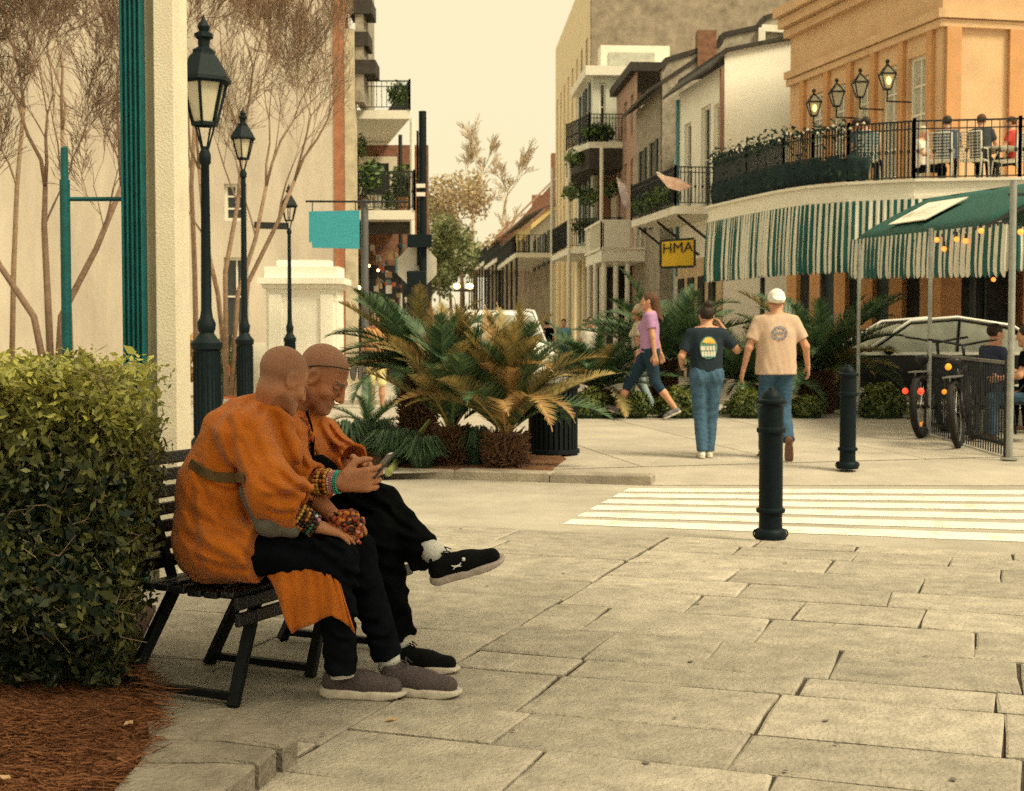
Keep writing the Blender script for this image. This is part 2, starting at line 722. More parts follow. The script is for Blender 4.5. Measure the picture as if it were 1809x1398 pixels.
def slab(poly, z0, z1, mat, parent, name, jit=.006, ch=.008, step=.22, r=random):
    """one stone: outline split and roughened, chamfered rim, slightly dished top"""
    pts = []
    n = len(poly)
    for i in range(n):
        a, b = Vector(poly[i]), Vector(poly[(i + 1) % n])
        k = max(1, int((b - a).length / step))
        for j in range(k):
            p = a.lerp(b, j / k)
            pts.append(Vector((p.x + r.uniform(-jit, jit), p.y + r.uniform(-jit, jit), 0)))
    c = sum(pts, Vector()) / len(pts)
    n = len(pts)
    tx, ty = r.uniform(-.004, .004), r.uniform(-.004, .004)
    zz = lambda p: z1 + (p.x - c.x) * tx + (p.y - c.y) * ty
    inn = [p + (c - p).normalized() * (ch * r.uniform(.6, 1.9)) for p in pts]
    v = [(p.x, p.y, z0) for p in pts] + [(p.x, p.y, zz(p) - ch * .7) for p in pts] + [(p.x, p.y, zz(p)) for p in inn]
    f = []
    for i in range(n):
        j = (i + 1) % n
        f += [(i, j, j + n, i + n), (i + n, j + n, j + 2 * n, i + 2 * n)]
    f.append(tuple(range(2 * n, 3 * n)))
    mb = MB()
    mb.add(v, f)
    return mb.build(name, mat, parent)


def inview(pts, mg=60):
    xs, ys = [], []
    for p in pts:
        if p.y < 2:
            continue
        s_ = FPX / p.y
        xs.append(PCX + p.x * s_)
        ys.append(HOR + (CAMH - p.z) * s_)
    return xs and max(xs) > -mg and min(xs) < PW + mg and min(ys) < PH + mg and max(ys) > 0


rs = random.Random(21)
for side in (0, 1):
    q = QE - .02
    k = 0
    while q > -5.2:
        w = rs.choice((.30, .36, .42, .48, .56)) if side else rs.choice((.55, .75, .9))
        p = 0.0 if side else -.006
        lim = 6.5
        first = True
        while abs(p) < lim:
            L = rs.uniform(.50, 1.10) if side else rs.choice((.95, 1.05, 1.2))
            if first and side:
                L *= rs.uniform(.5, 1.1)
            first = False
            p2 = p + L if side else p - L
            gp = rs.choice((.003, .004, .006, .009))
            gq = rs.choice((.006, .010, .014, .022))
            a, b = min(p, p2) + gp, max(p, p2) - gp
            c0, c1 = q - w + gq, q - gq * .5
            sk = rs.uniform(-.03, .03)
            poly = [pq(a, c0), pq(b + sk * .3, c0), pq(b - sk * .3, c1), pq(a, c1)]
            cen = sum(poly, Vector()) / 4
            if cen.y > 3.2 and inview(poly, 800):
                slab(poly, -.06, rs.uniform(-.002, .003), m_stone, plaza_o, 'flagstone', r=rs)
            p = p2
        q -= w

# edging stones of the planted bed, bottom left
edge_o = thing('bed_edging', 'worn raised stone edging of the planted bed in the lower left', 'edging', G(420, 1320))
ez = .085
for poly in ([(262, 1272), (330, 1252), (400, 1247), (440, 1256), (486, 1282), (523, 1302), (496, 1318), (400, 1304), (270, 1302)],
             [(262, 1305), (400, 1307), (492, 1321), (458, 1347), (390, 1342), (250, 1342)],
             [(240, 1345), (390, 1346), (455, 1350), (383, 1400), (330, 1440), (120, 1450), (200, 1398)]):
    slab([G(x, y, ez) for x, y in poly], -.05, ez, m_edge, edge_o, 'edging_stone', jit=.008, ch=.014, step=.10, r=rs)

# road markings: zebra crossing
L0, L1, R0, R1 = G(1112, 862, -.026), G(986, 930, -.026), G(2450, 868, -.026), G(2450, 991, -.026)
cw = thing('zebra_crossing', 'white painted stripes of the pedestrian crossing', 'crossing', (L0 + R1) / 2)
ns = 6
for i in range(ns):
    t0, t1 = (i + .06) / ns, (i + .70) / ns
    f = lambda t: 1 - (1 - t) ** 1.0
    mb = MB()
    a, b, c, d = L0.lerp(L1, t0), R0.lerp(R1, t0), R0.lerp(R1, t1), L0.lerp(L1, t1)
    n = 24
    v, fc = [], []
    for j in range(n + 1):
        w0 = rs.uniform(-.012, .012)
        p, q = a.lerp(b, j / n), d.lerp(c, j / n)
        v += [(p.x, p.y + w0, -.0265), (q.x, q.y + rs.uniform(-.012, .012), -.0265)]
    for j in range(n):
        fc.append((2 * j, 2 * j + 1, 2 * j + 3, 2 * j + 2))
    mb.add(v, fc)
    mb.build('stripe', m_white, cw)

# pavement across the road
ZS = .05
K = [G(150, 824, -.03), G(640, 842, -.03), G(1150, 858, -.03)]
BACK = 21.9
sw_poly = [K[0], K[1], K[2], Vector((K[2].x + .02, K[2].y + 1.0, 0)), Vector((14, K[2].y + 1.3, 0)), Vector((14, BACK, 0)), Vector((-8, BACK, 0))]
sw = MB()
sw.prism([(p.x, p.y) for p in sw_poly], -.2, ZS - .012)
sw.v = [(x, y, ZP(y) - .012 if z > 0 else z) for x, y, z in sw.v]
sw_o = tag(sw.build('far_pavement', m_slab), kind='structure')
k2 = K[2]
rp_ = MB()       # dropped kerb: the pavement runs down to the crossing
rp_.add([(k2.x, k2.y, -.026), (14, k2.y - .15, -.026), (14, k2.y + 1.36, ZP(k2.y + 1.36) - .010), (k2.x, k2.y + 1.06, ZP(k2.y + 1.06) - .010)], [(0, 1, 2, 3)])
tag(rp_.build('kerb_ramp', m_slab), kind='structure')
su = Vector((-.235, .972, 0))
sv = Vector((.972, .235, 0))
o_ = Vector((k2.x, k2.y + 1.02, 0))
for i in range(-7, 9):
    for j in range(0, 5):
        a = o_ + sv * (i * 1.55) + su * (j * 1.5)
        poly = [a + sv * .008 + su * .008, a + sv * 1.542 + su * .008, a + sv * 1.542 + su * 1.492, a + sv * .008 + su * 1.492]
        cen = sum(poly, Vector()) / 4
        if max(p.y for p in poly) < BACK + .1 and inview(poly, 30) and cen.x > -5.5:
            so_ = slab(poly, -.1, 0, m_slab, sw_o, 'paving_slab', jit=.0, ch=.012, step=2, r=rs)
            for v_ in so_.data.vertices:
                v_.co.z = ZP(v_.co.y) + max(v_.co.z, -.02) * .4
kb = thing('kerb', 'low weathered concrete kerb in front of the sago palms', 'kerb', (K[1] + K[2]) / 2)
for a, b in ((K[0], K[1]), (K[1], K[2])):
    L = (b - a).length
    nn = max(1, round(L / 1.1))
    d = (b - a) / nn
    nrm = Vector((-d.y, d.x, 0)).normalized()
    for i in range(nn):
        p, q = a + d * i, a + d * (i + 1)
        e = d.normalized() * .006
        slab([p + e - nrm * .03, q - e - nrm * .03, q - e + nrm * .2, p + e + nrm * .2], -.15, ZS + .012, m_kerb, kb, 'kerb_stone', jit=.008, ch=.02, step=.3, r=rs)
# pavement in front of the houses
p3 = MB()
p3.prism([(-14, 27.2), (2.0, 27.2), (2.0, 28.4), (-3.0, 29.6), (-5.5, 60), (-14, 60)], -.2, .06)
tag(p3.build('left_pavement', m_slab), kind='structure')
p4 = MB()
p4.prism([(4.4, 26.0), (18, 25.0), (18, 40), (5.0, 60), (-1.5, 120), (-4.5, 120), (3.0, 45), (3.6, 30)], -.2, .06)
tag(p4.build('right_pavement', m_slab), kind='structure')

# ---------------------------------------------------------------- planted bed: pine straw and hedge
m_soil = M('bed_soil', (.05, .025, .015), .95, .4, 18, .8, 60)
m_straw = leafmat('pine_straw', (.04, .016, .009), (.20, .085, .04), .1, .85, .05)
bed = [G(x, y, 0) for x, y in ((-250, 1500), (120, 1500), (268, 1350), (278, 1278), (240, 1225), (215, 1205))] + [Vector((-1.75, 6.9, 0)), Vector((-3.2, 6.9, 0))]
mb = MB()
mb.prism([(p.x, p.y) for p in bed], -.1, .03)
tag(mb.build('bed_soil', m_soil), kind='structure')
N = 26000
pc = np.empty((0, 3))
poly = [(p.x, p.y) for p in bed]


def inside(px, py, poly):
    r = np.zeros(len(px), bool)
    n = len(poly)
    for i in range(n):
        x0, y0 = poly[i]
        x1, y1 = poly[(i + 1) % n]
        c = ((y0 > py) != (y1 > py)) & (px < (x1 - x0) * (py - y0) / (y1 - y0 + 1e-12) + x0)
        r ^= c
    return r


xs = rng.uniform(-2.6, -.9, N * 3)
ys = rng.uniform(3.9, 5.9, N * 3)
ok = inside(xs + rng.normal(0, .03, N * 3), ys + rng.normal(0, .03, N * 3), poly)
xs, ys = xs[ok][:N], ys[ok][:N]
n = len(xs)
hz = .035 + .03 * np.sin(xs * 5) * np.cos(ys * 6) + rng.uniform(0, .03, n)
hz = np.maximum(hz, .032)
out = ~inside(xs, ys, poly)
hz[out] = ez + rng.uniform(.004, .02, out.sum())
an = rng.normal(.1, .75, n)
L = rng.uniform(.05, .14, n)
d = np.stack([np.cos(an) * L, np.sin(an) * L, rng.normal(0, .014, n)], 1)
c = np.stack([xs, ys, hz], 1)
wv = np.stack([-np.sin(an), np.cos(an), np.full(n, .6)], 1) * rng.uniform(.0012, .0026, n)[:, None]
bow = np.zeros((n, 3))
bow[:, 2] = rng.uniform(0, .012, n)
V = np.stack([c - d / 2 - wv, c + d / 2 - wv * .3, c + d / 2 + wv * .3, c - d / 2 + wv], 1)
st = quads_np('pine_straw', V, rng.uniform(0, 1, n) ** 1.3, m_straw, kind='stuff')
tag(st, 'rust brown pine straw strewn under the hedge', 'pine straw')
# a few fallen leaves lying on the straw
m_dead = M('fallen_leaf', (.45, .30, .16), .7, .2, 20)
for i, (x, y, lb) in enumerate(((147, 1283, 'pale fallen leaf on the pine straw, left one of the pair'), (226, 1278, 'pale fallen leaf on the pine straw, right one of the pair'),
                            (8, 1372, 'yellowish fallen leaf on the straw at the left border'), (692, 1271, 'orange fallen leaf lying by the grey shoes'))):
    p = G(x, y, .07 if x < 500 else .008)
    mb = MB()
    r_ = .022
    a0 = i * 1.3
    mb.plate([p + Vector((math.cos(a0 + t) * r_ * w, math.sin(a0 + t) * r_ * w, .004 * math.sin(t * 2))) for t, w in ((0, 1.5), (1, .7), (2.1, .6), (3.14, 1.3), (4.2, .6), (5.3, .7))], .002)
    tag(mb.build('fallen_leaf', m_dead), lb, 'leaf', 'fallen leaves')

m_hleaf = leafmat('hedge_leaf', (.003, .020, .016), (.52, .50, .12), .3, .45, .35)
m_twig = M('hedge_twig', (.26, .19, .12), .9, .3, 30)
hedge = thing('hedge', 'dense clipped evergreen hedge beside the bench', 'hedge', (-1.9, 5.5, 0))


def hedge_leaves(lo, hi, faces, n, depth=.13):
    lo, hi = np.array(lo), np.array(hi)
    per = {}
    ar = {'front': (hi[0] - lo[0]) * (hi[2] - lo[2]), 'top': (hi[0] - lo[0]) * (hi[1] - lo[1]), 'right': (hi[1] - lo[1]) * (hi[2] - lo[2])}
    tot = sum(ar[f] for f in faces)
    C, Nn = [], []
    for f in faces:
        k = int(n * ar[f] / tot)
        u = rng.uniform(0, 1, (k, 3)) * (hi - lo) + lo
        dp = rng.uniform(-.02, 1, k) ** 1.6 * depth if False else np.abs(rng.normal(0, .55, k)) * depth
        lump = .065 * np.sin(u[:, 0] * 9 + u[:, 2] * 5) * np.sin(u[:, 2] * 8 + u[:, 1] * 7 + 1) + .035 * np.sin(u[:, 0] * 21 + 2) * np.sin(u[:, 2] * 19 + u[:, 1] * 23)
        nr = np.zeros((k, 3))
        if f == 'front':
            u[:, 1] = lo[1] + dp - lump
            nr[:, 1] = -1
        elif f == 'top':
            u[:, 2] = hi[2] - dp + lump
            nr[:, 2] = 1
        else:
            u[:, 0] = hi[0] - dp + lump
            nr[:, 0] = 1
        C.append(u)
        Nn.append(nr)
    return np.concatenate(C), np.concatenate(Nn)


c1, n1 = hedge_leaves((-2.9, 4.98, .30), (-1.36, 5.40, 1.185), ('front', 'top', 'right'), 30000)
c2, n2 = hedge_leaves((-2.9, 5.20, .03), (-1.47, 5.60, .60), ('front', 'right'), 9000)
c3, n3 = hedge_leaves((-3.3, 5.35, .60), (-1.70, 6.9, 1.225), ('top', 'right'), 12000)
# young shoots standing out of the top and the right rim
k = 5200
sx = rng.uniform(-2.9, -1.36, k)
sy = rng.uniform(4.95, 5.9, k)
c4 = np.stack([sx, sy, 1.185 + np.abs(rng.normal(0, .035, k)) + .05 * np.sin(sx * 9) * np.sin(sy * 7)], 1)
c4[:, 0] = np.where(c4[:, 1] > 5.35, c4[:, 0] - .35, c4[:, 0])
n4 = np.tile([0, 0, 1.0], (k, 1))
top_c = np.clip((c1[:, 2] - 1.02) / .18, 0, 1) * np.clip((c1[:, 0] + 1.56) / .2, 0, 1)
c1[:, 2] -= .07 * top_c
c1[:, 1] += .05 * np.clip((c1[:, 2] - 1.0) / .18, 0, 1) * (n1[:, 1] < -.5)
c1[:, 0] -= np.where(c1[:, 0] > -1.8, .07 * np.clip((.75 - c1[:, 2]) / .45, 0, 1), 0)
c = np.concatenate([c1, c2, c3, c4])
nr = np.concatenate([n1, n2, n3, n4])
far_r = np.clip((c[:, 0] + 1.62) / .26, 0, 1) ** 2          # rounded right shoulder
c[:, 2] -= .10 * far_r * np.clip((c[:, 2] - .8) / .4, 0, 1)
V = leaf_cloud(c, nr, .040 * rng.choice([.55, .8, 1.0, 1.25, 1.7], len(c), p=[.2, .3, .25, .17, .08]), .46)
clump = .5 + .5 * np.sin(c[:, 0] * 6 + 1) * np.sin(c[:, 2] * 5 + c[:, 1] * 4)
young = np.clip((c[:, 2] - .85) / .45, 0, 1)            # light from above painted in: leaf tone rises towards the clipped top
tone = np.clip(rng.beta(.8, 3.6, len(c)) * (.55 + .75 * young) + .62 * young * (.4 + .6 * clump) + .30 * (nr[:, 2] > .5) + .10 * (nr[:, 0] > .5), 0, 1)  # upward and right facing leaves painted lighter, as if lit
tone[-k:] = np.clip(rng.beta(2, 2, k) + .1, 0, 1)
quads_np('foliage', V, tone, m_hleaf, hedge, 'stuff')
mb = MB()
for i in range(420):
    x, z = random.uniform(-2.8, -1.42), random.uniform(.25, 1.2)
    y = 5.04 + random.uniform(-.02, .06)
    a = random.uniform(0, 6.28)
    L = random.uniform(.06, .17)
    mb.tube([(x, y + .05, z), (x + math.cos(a) * L * .5, y - .03, z + math.sin(a) * L * .5), (x + math.cos(a + .5) * L, y - .02, z + math.sin(a + .5) * L)], [.0025, .0022, .0012], 4)
mb.build('twigs', m_twig, hedge, kind='stuff')
mb = MB()           # dark woody core that closes the view through the hedge
for i in range(60):
    x, y = random.uniform(-2.8, -1.75), random.uniform(5.45, 6.4)
    mb.tube([(x, y, 0), (x + random.uniform(-.1, .1), y, .5), (x + random.uniform(-.2, .15), y + random.uniform(-.2, .1), 1.12)], [.016, .012, .006], 5)
mb.build('stems', m_twig, hedge, kind='stuff')
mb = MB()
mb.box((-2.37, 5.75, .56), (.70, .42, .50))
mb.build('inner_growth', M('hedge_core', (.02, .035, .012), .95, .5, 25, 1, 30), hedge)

# trodden gum and specks on the flagstones
rg_ = random.Random(77)
mb = MB()
for i in range(90):
    p = pq(rg_.uniform(-1.5, 4.5), rg_.uniform(-4.6, QE - .1))
    n_ = 8
    r0 = rg_.choice((.004, .006, .009, .013))
    mb.add([(p.x + r0 * rg_.uniform(.7, 1.2) * math.cos(6.283 * k / n_), p.y + r0 * 1.1 * rg_.uniform(.7, 1.2) * math.sin(6.283 * k / n_), .0065) for k in range(n_)], [tuple(range(n_))])
tag(mb.build('gum_spots', M('gum_grey', (.12, .11, .10), .9, .4, 40), kind='stuff'), 'small dark gum spots trodden into the flagstones', 'gum spots')
# ---------------------------------------------------------------- people: body, clothes, shoes
def V3(v):
    return np.array(v, float)


def basis(fw, up):
    fw = Vector(fw).normalized()
    up = Vector(up)
    up = (up - fw * up.dot(fw)).normalized()
    return fw.cross(up), fw, up       # right, forward, up


def head(f, c, fw, up, s=1.0):
    rt, fw, up = basis(fw, up)
    c = Vector(c)
    o = lambda x, y, z: c + (rt * x + fw * y + up * z) * s
    q = [V3(rt), V3(fw), V3(up)]
    e = lambda p, r, k=.02, sub=False: f.ell(o(*p), V3(r) * s, q, k * s, sub)
    e((0, -.014, .03), (.075, .096, .084), 0)
    e((0, .022, -.03), (.062, .066, .088), .03)
    for g_ in (-1, 1):
        f.cap(o(g_ * .056, -.005, -.055), o(g_ * .022, .070, -.098), .018 * s, .017 * s, .03 * s)
        e((g_ * .045, .058, -.032), (.02, .02, .018), .025)            # cheek
    f.cap(o(-.012, .078, -.106), o(.012, .078, -.106), .018 * s, k=.02 * s)      # chin
    for g_ in (-1, 1):
        e((g_ * .032, .097, .002), (.019, .016, .012), .014, True)
        e((g_ * .032, .079, .000), (.015, .013, .011), .006)           # eyeball under the lid
        f.cap(o(g_ * .012, .091, .020), o(g_ * .046, .076, .020), .0075 * s, .006 * s, .012 * s)
        e((g_ * .079, -.008, -.006), (.011, .026, .036), .006)           # ear
        e((g_ * .089, .000, -.004), (.007, .014, .022), .004, True)
    f.cap(o(0, .090, .012), o(0, .112, -.034), .008 * s, .0125 * s, .012 * s)
    for g_ in (-1, 1):
        e((g_ * .012, .100, -.038), (.010, .011, .009), .008)
    f.cap(o(-.017, .088, -.066), o(.017, .088, -.066), .0075 * s, k=.01 * s)
    f.cap(o(-.014, .087, -.078), o(.014, .087, -.078), .0085 * s, k=.01 * s)
    f.cap(o(-.02, .098, -.0715), o(.02, .098, -.0715), .003 * s, k=.004 * s, sub=True)

    def mask(Vv, brow=True):
        d = Vv - V3(c)
        x, y, z = d @ V3(rt) / s, d @ V3(fw) / s, d @ V3(up) / s
        thr = np.interp(y, [-.12, -.06, -.01, .03, .06, .1], [-.085, -.06, -.005, .035, .062, .085])
        near = (np.sqrt(x ** 2 + y ** 2 + z ** 2) < .16)
        m = np.clip((z - thr) / .05 + .4, 0, 1) * near * (.75 + .5 * np.random.default_rng(1).random(len(z)))
        b = (np.abs(z - .022) < .006) & (y > .06) & (np.abs(x) > .01) & (np.abs(x) < .05)
        eye = (np.abs(z - .001) < .004) & (y > .06) & (np.abs(np.abs(x) - .032) < .015)
        beard = np.clip((-.045 - z) / .03, 0, 1) * (y > -.02) * near * .35
        return np.maximum(np.maximum(m * .44, (b | eye) * near * .95), beard)
    return o, mask


def hand(f, w, d, n, t, curl=(.35, .35, .38, .42), s=1.0, spread=1.0):
    d = Vector(d).normalized()
    n = Vector(n)
    n = (n - d * n.dot(d)).normalized()
    t_ = Vector(t)
    t_ = (t_ - d * t_.dot(d) - n * t_.dot(n)).normalized()
    w = Vector(w)
    tips = []
    for i, (off, L) in enumerate(((.030, .070), (.010, .080), (-.011, .074), (-.031, .058))):
        b = w + (d * .088 + t_ * off) * s
        f.cap(w + (d * .012 + t_ * off * .55) * s, b, .017 * s, .0125 * s, .012 * s)
        p, a = b, 0
        for k, sg in enumerate((.46, .30, .24)):
            a += curl[i]
            dd = d * math.cos(a) + n * math.sin(a) + t_ * (off * 1.5 * spread)
            q = p + dd.normalized() * L * sg * s
            f.cap(p, q, (.0098 - .0008 * k) * s, (.0090 - .0010 * k) * s, .004 * s)
            p = q
        tips.append(p)
    a = w + (d * .022 + t_ * .024) * s
    b = a + (d * .6 + t_ * .65 + n * .35).normalized() * .046 * s
    c = b + (d * .85 + t_ * .15 + n * .45).normalized() * .034 * s
    e = c + (d * .9 - t_ * .1 + n * .4).normalized() * .026 * s
    f.cap(a, b, .017 * s, .012 * s, .012 * s)
    f.cap(b, c, .0115 * s, .0105 * s, .004 * s)
    f.cap(c, e, .0105 * s, .008 * s, .004 * s)
    return tips


def shoe(parent, heel, toe_dir, up, m_up, m_sole, m_lace, L=.29, res=.004, off=None, logo=None, detail=True):
    """trainer: heel is the back lower end of the sole"""
    d = Vector(toe_dir).normalized()
    u = Vector(up)
    u = (u - d * u.dot(d)).normalized()
    r_ = d.cross(u)
    h = Vector(heel)
    k = L / .29
    o = lambda x, y, z: h + (d * x + r_ * y + u * z) * k
    q = [V3(d), V3(r_), V3(u)]
    pts = [o(x, y, z) for x in (-.02, .31) for y in (-.07, .07) for z in (-.02, .15)]
    lo = [min(p[i] for p in pts) for i in range(3)]
    hi = [max(p[i] for p in pts) for i in range(3)]
    f = SDF(lo, hi, res)
    f.cap(o(.040, 0, .052), o(.050, 0, .085), .034 * k, .034 * k, .01)
    f.cap(o(.045, 0, .045), o(.15, .002, .047), .036 * k, .038 * k, .02)
    f.cap(o(.085, 0, .070), o(.175, .002, .052), .032 * k, .033 * k, .02)
    f.cap(o(.15, .002, .042), o(.245, .004, .038), .040 * k, .032 * k, .02)
    f.plane(o(0, 0, .020), -u)
    f.cap(o(.048, 0, .088), o(.046, 0, .14), .026 * k, .030 * k, .006, sub=True)
    f.mesh('upper', m_up, parent, off)
    f = SDF(lo, hi, res)
    f.cap(o(.035, 0, .014), o(.13, 0, .014), .040 * k, .038 * k, .02)
    f.cap(o(.13, 0, .014), o(.245, .003, .014), .038 * k, .041 * k, .03)
    f.cap(o(.20, .003, .014), o(.252, .003, .020), .044 * k, .036 * k, .03)
    f.plane(o(0, 0, .034), u + d * .03)
    f.plane(o(0, 0, .0), -u)
    f.plane(o(.23, 0, .0), -u + d * .22)
    f.plane(o(.03, 0, .0), -u - d * .25)
    so = f.mesh('sole', m_sole, parent, off)
    if detail:
        mb = MB()
        for i in range(5):
            x = .10 + .018 * i
            z = .1015 - .0105 * i
            mb.tube([o(x, -.022, z - .012), o(x + .004, 0, z + .003), o(x, .022, z - .012)], .0028 * k, 5)
        mb.tube([o(.098, .0, .108), o(.085, .022, .122), o(.10, .035, .104), o(.102, .0, .107)], .0022 * k, 5)
        mb.tube([o(.098, .0, .108), o(.088, -.024, .12), o(.108, -.034, .10)], .0022 * k, 5)
        b_off = off if off is not None else total_loc(parent)
        put('laces', mb.mesh('laces', m_lace, b_off, 'all'), parent, 'stuff')
    return o


def folds(seed, amp, dirs):
    r = np.random.default_rng(seed)
    W = []
    for (kx, ky, kz), a in dirs:
        W.append((kx, ky, kz, a, r.uniform(0, 6.28), r.uniform(.4, 1.0)))

    def fn(x, y, z):
        w1 = np.sin(x * 7 + z * 9 + seed) + np.sin(y * 8 - z * 6 + seed * 2)
        t = 0
        for kx, ky, kz, a, ph, wp in W:
            sn = np.sin(kx * x + ky * y + kz * z + ph + wp * 1.2 * w1)
            t = t + a * (1 - np.sqrt(sn * sn + .06)) * 1.3 * (.55 + .45 * np.sin(3 * x + 4 * z + ph))
        return -amp * t
    return fn


def creases(lines):
    """sharp cloth folds along lines given as (x0, y0, x1, y1, width, depth) on the photograph's side of the cloth"""
    def fn(x, y, z):
        c_, s_ = math.cos(PITCH), math.sin(PITCH)
        zz = z - CAMH
        dep = y * c_ - zz * s_
        u = PCX + FPX * x / dep
        v = PCY - FPX * (y * s_ + zz * c_) / dep
        t = np.zeros_like(u)
        for x0, y0, x1, y1, w, a in lines:
            dx, dy = x1 - x0, y1 - y0
            L2 = dx * dx + dy * dy
            k = ((u - x0) * dx + (v - y0) * dy) / L2
            kk = np.clip(k, 0, 1)
            sd_ = ((u - x0) * dy - (v - y0) * dx) / math.sqrt(L2)
            bow = 6 * np.sin(kk * 3.1)
            sd_ = sd_ + bow
            ends = np.exp(-np.maximum(0, np.abs(k - .5) - .38) ** 2 / .012)
            t += 1.5 * a * ends * (np.exp(-(sd_ / w) ** 2) - .75 * np.exp(-((sd_ - 1.7 * w) / (1.1 * w)) ** 2))
        return t
    return fn


m_skin = M('monk_skin', (.40, .17, .085), .55, .10, 30, .15, 300, spec=.35, attr='stubble', acol=(.105, .065, .05))
m_skinb = M('skin', (.52, .27, .17), .6, .08, 20, attr='stubble', acol=(.10, .06, .04))
m_robe = M('saffron_cloth', (.46, .122, .011), .9, .12, 9, .35, 300, sheen=.15, col2=(.50, .138, .014), spec=.1)
m_black = M('black_trousers', (.0035, .0045, .0055), .95, .4, 14, .3, 350, spec=.03)
m_navy = M('navy_trousers', (.0045, .006, .0085), .95, .4, 14, .3, 350, spec=.03)
m_sock = M('white_sock', (.66, .65, .62), .9, .06, 60, .3, 400)
m_bag = M('grey_bag', (.13, .12, .10), .9, .2, 30, .3, 500)
m_strap = M('brown_strap', (.12, .075, .03), .8, .2, 40, .2, 300)
m_mauve = M('mauve_knit_shoe', (.085, .065, .07), .85, .35, 120, .5, 500)
m_sole = M('pale_sole', (.50, .45, .38), .7, .12, 25)
m_bsh = M('black_shoe', (.005, .006, .007), .8, .3, 80, .3, 500, spec=.08)
m_psole = M('pink_grey_sole', (.42, .36, .33), .7, .14, 60)
m_logo = M('white_logo', (.75, .75, .72), .6, .02)


def monk(name, label, rootp):
    return thing(name, label, 'person', rootp)


# ------------------------------------------------ nearer monk
r1 = monk('person', 'seated person nearer the camera in saffron robe with grey shoulder bag', P(395, 1040, 5.36))
LO, HI = (-1.36, 4.85, .0), (-.30, 6.0, 1.42)
f = SDF((-1.34, 4.9, .05), (-.40, 5.95, 1.36), .0055)
hc1 = P(501, 668, 5.36)
hf1, hu1 = Vector((.68, .60, -.46)), Vector((.38, .25, .8))
o1, mk1 = head(f, hc1, hf1, hu1, 1.02)
f.cap(o1(0, -.03, -.06), P(470, 745, 5.40), .054, .056, .03)
f.cap(P(455, 775, 5.4), P(395, 900, 5.38), .08, .10, .05)
f.cap(P(425, 752, 5.22), P(488, 890, 5.14), .05, .043, .03)
f.cap(P(488, 890, 5.14), P(552, 928, 5.16), .042, .029, .02)
f.cap(P(475, 745, 5.56), P(545, 870, 5.58), .05, .043, .03)
f.cap(P(545, 870, 5.58), P(598, 922, 5.40), .042, .029, .02)
wr = P(556, 930, 5.16)
hand(f, wr, P(628, 945, 5.17) - wr, Vector((.1, .15, -1)), Vector((.1, 1, .1)), (.18, .2, .24, .3))
wl = P(596, 922, 5.39)
hand(f, wl, Vector((.5, -.55, .05)), Vector((0, -.2, -1)), Vector((.8, .4, .3)), (.35, .4, .45, .5))
for hp, kn, an in ((P(405, 970, 5.26), P(592, 985, 5.17), P(606, 1165, 5.21)), (P(405, 962, 5.5), P(626, 976, 5.38), P(688, 1160, 5.34))):
    f.cap(hp, kn, .07, .05, .03)
    f.cap(kn, an, .05, .034, .02)
b1 = f.mesh('body', m_skin, r1, attr=('stubble', mk1))

f = SDF((-1.36, 4.88, .25), (-.45, 5.95, 1.25), .0065)          # robe
f.cap(P(392, 935, 5.38), P(392, 958, 5.38), .165, .172, .0)
f.cap(P(400, 968, 5.24), P(458, 976, 5.195), .118, .112, .05, flat=2)
f.cap(P(405, 960, 5.5), P(445, 966, 5.46), .115, .11, .05, flat=2)
f.cap(P(392, 945, 5.38), P(398, 860, 5.38), .172, .165, .06)
f.cap(P(398, 860, 5.38), P(428, 775, 5.38), .168, .145, .06)
f.cap(P(430, 780, 5.38), P(464, 745, 5.39), .13, .09, .06)
f.cap(P(432, 762, 5.24), P(470, 750, 5.54), .076, .078, .06)
f.cap(P(468, 735, 5.39), P(494, 718, 5.38), .088, .070, .04, flat=2)
f.cap(P(480, 760, 5.36), P(505, 800, 5.36), .07, .06, .05)
f.cap(P(430, 766, 5.23), P(478, 864, 5.13), .078, .090, .05)
f.cap(P(478, 862, 5.13), P(532, 893, 5.13), .090, .072, .05, flat=2)
f.cap(P(478, 880, 5.13), P(508, 914, 5.13), .055, .034, .04)
f.cap(P(472, 750, 5.56), P(535, 850, 5.60), .08, .07, .05)
f.cap(P(535, 850, 5.60), P(562, 880, 5.54), .065, .055, .05, flat=2)
f.plane(P(400, 1022, 5.38), (0, 0, -1))
for p in ((500, 925, 5.2),):
    pass
f.ripple(folds(3, .0085, [((16, 6, 12), 1), ((26, 8, -18), .8), ((8, 14, 34), .4), ((60, 10, 30), .25)]))
f.ripple(creases([(404, 738, 428, 848, 8, .012), (428, 848, 446, 930, 8, .010), (440, 760, 500, 880, 9, .007), (478, 715, 535, 850, 8, .008), (455, 845, 528, 882, 6, .010), (468, 880, 545, 858, 6, .009), (490, 832, 548, 872, 6, .009),
    (470, 900, 520, 905, 5, .008), (420, 770, 470, 850, 7, .006), (350, 800, 372, 905, 9, .007), (372, 760, 400, 830, 9, .006), (330, 900, 430, 950, 9, .007), (322, 940, 420, 1000, 9, .008), (380, 880, 436, 960, 8, .007),
    (455, 700, 420, 745, 7, .006), (470, 715, 450, 770, 6, .006), (400, 930, 445, 990, 7, .007), (345, 985, 440, 1008, 6, .007), (365, 850, 420, 868, 5, .007), (340, 855, 350, 960, 8, .006)]))
f.cap(P(512, 882, 5.13), P(548, 902, 5.13), .052, .064, .004, sub=True)
f.cap(P(480, 722, 5.385), P(505, 712, 5.375), .056, .062, .004, sub=True)
robe = f.mesh('robe', m_robe, r1)
f = SDF((-1.2, 4.85, .06), (-.35, 5.9, .75), .006)       # trousers
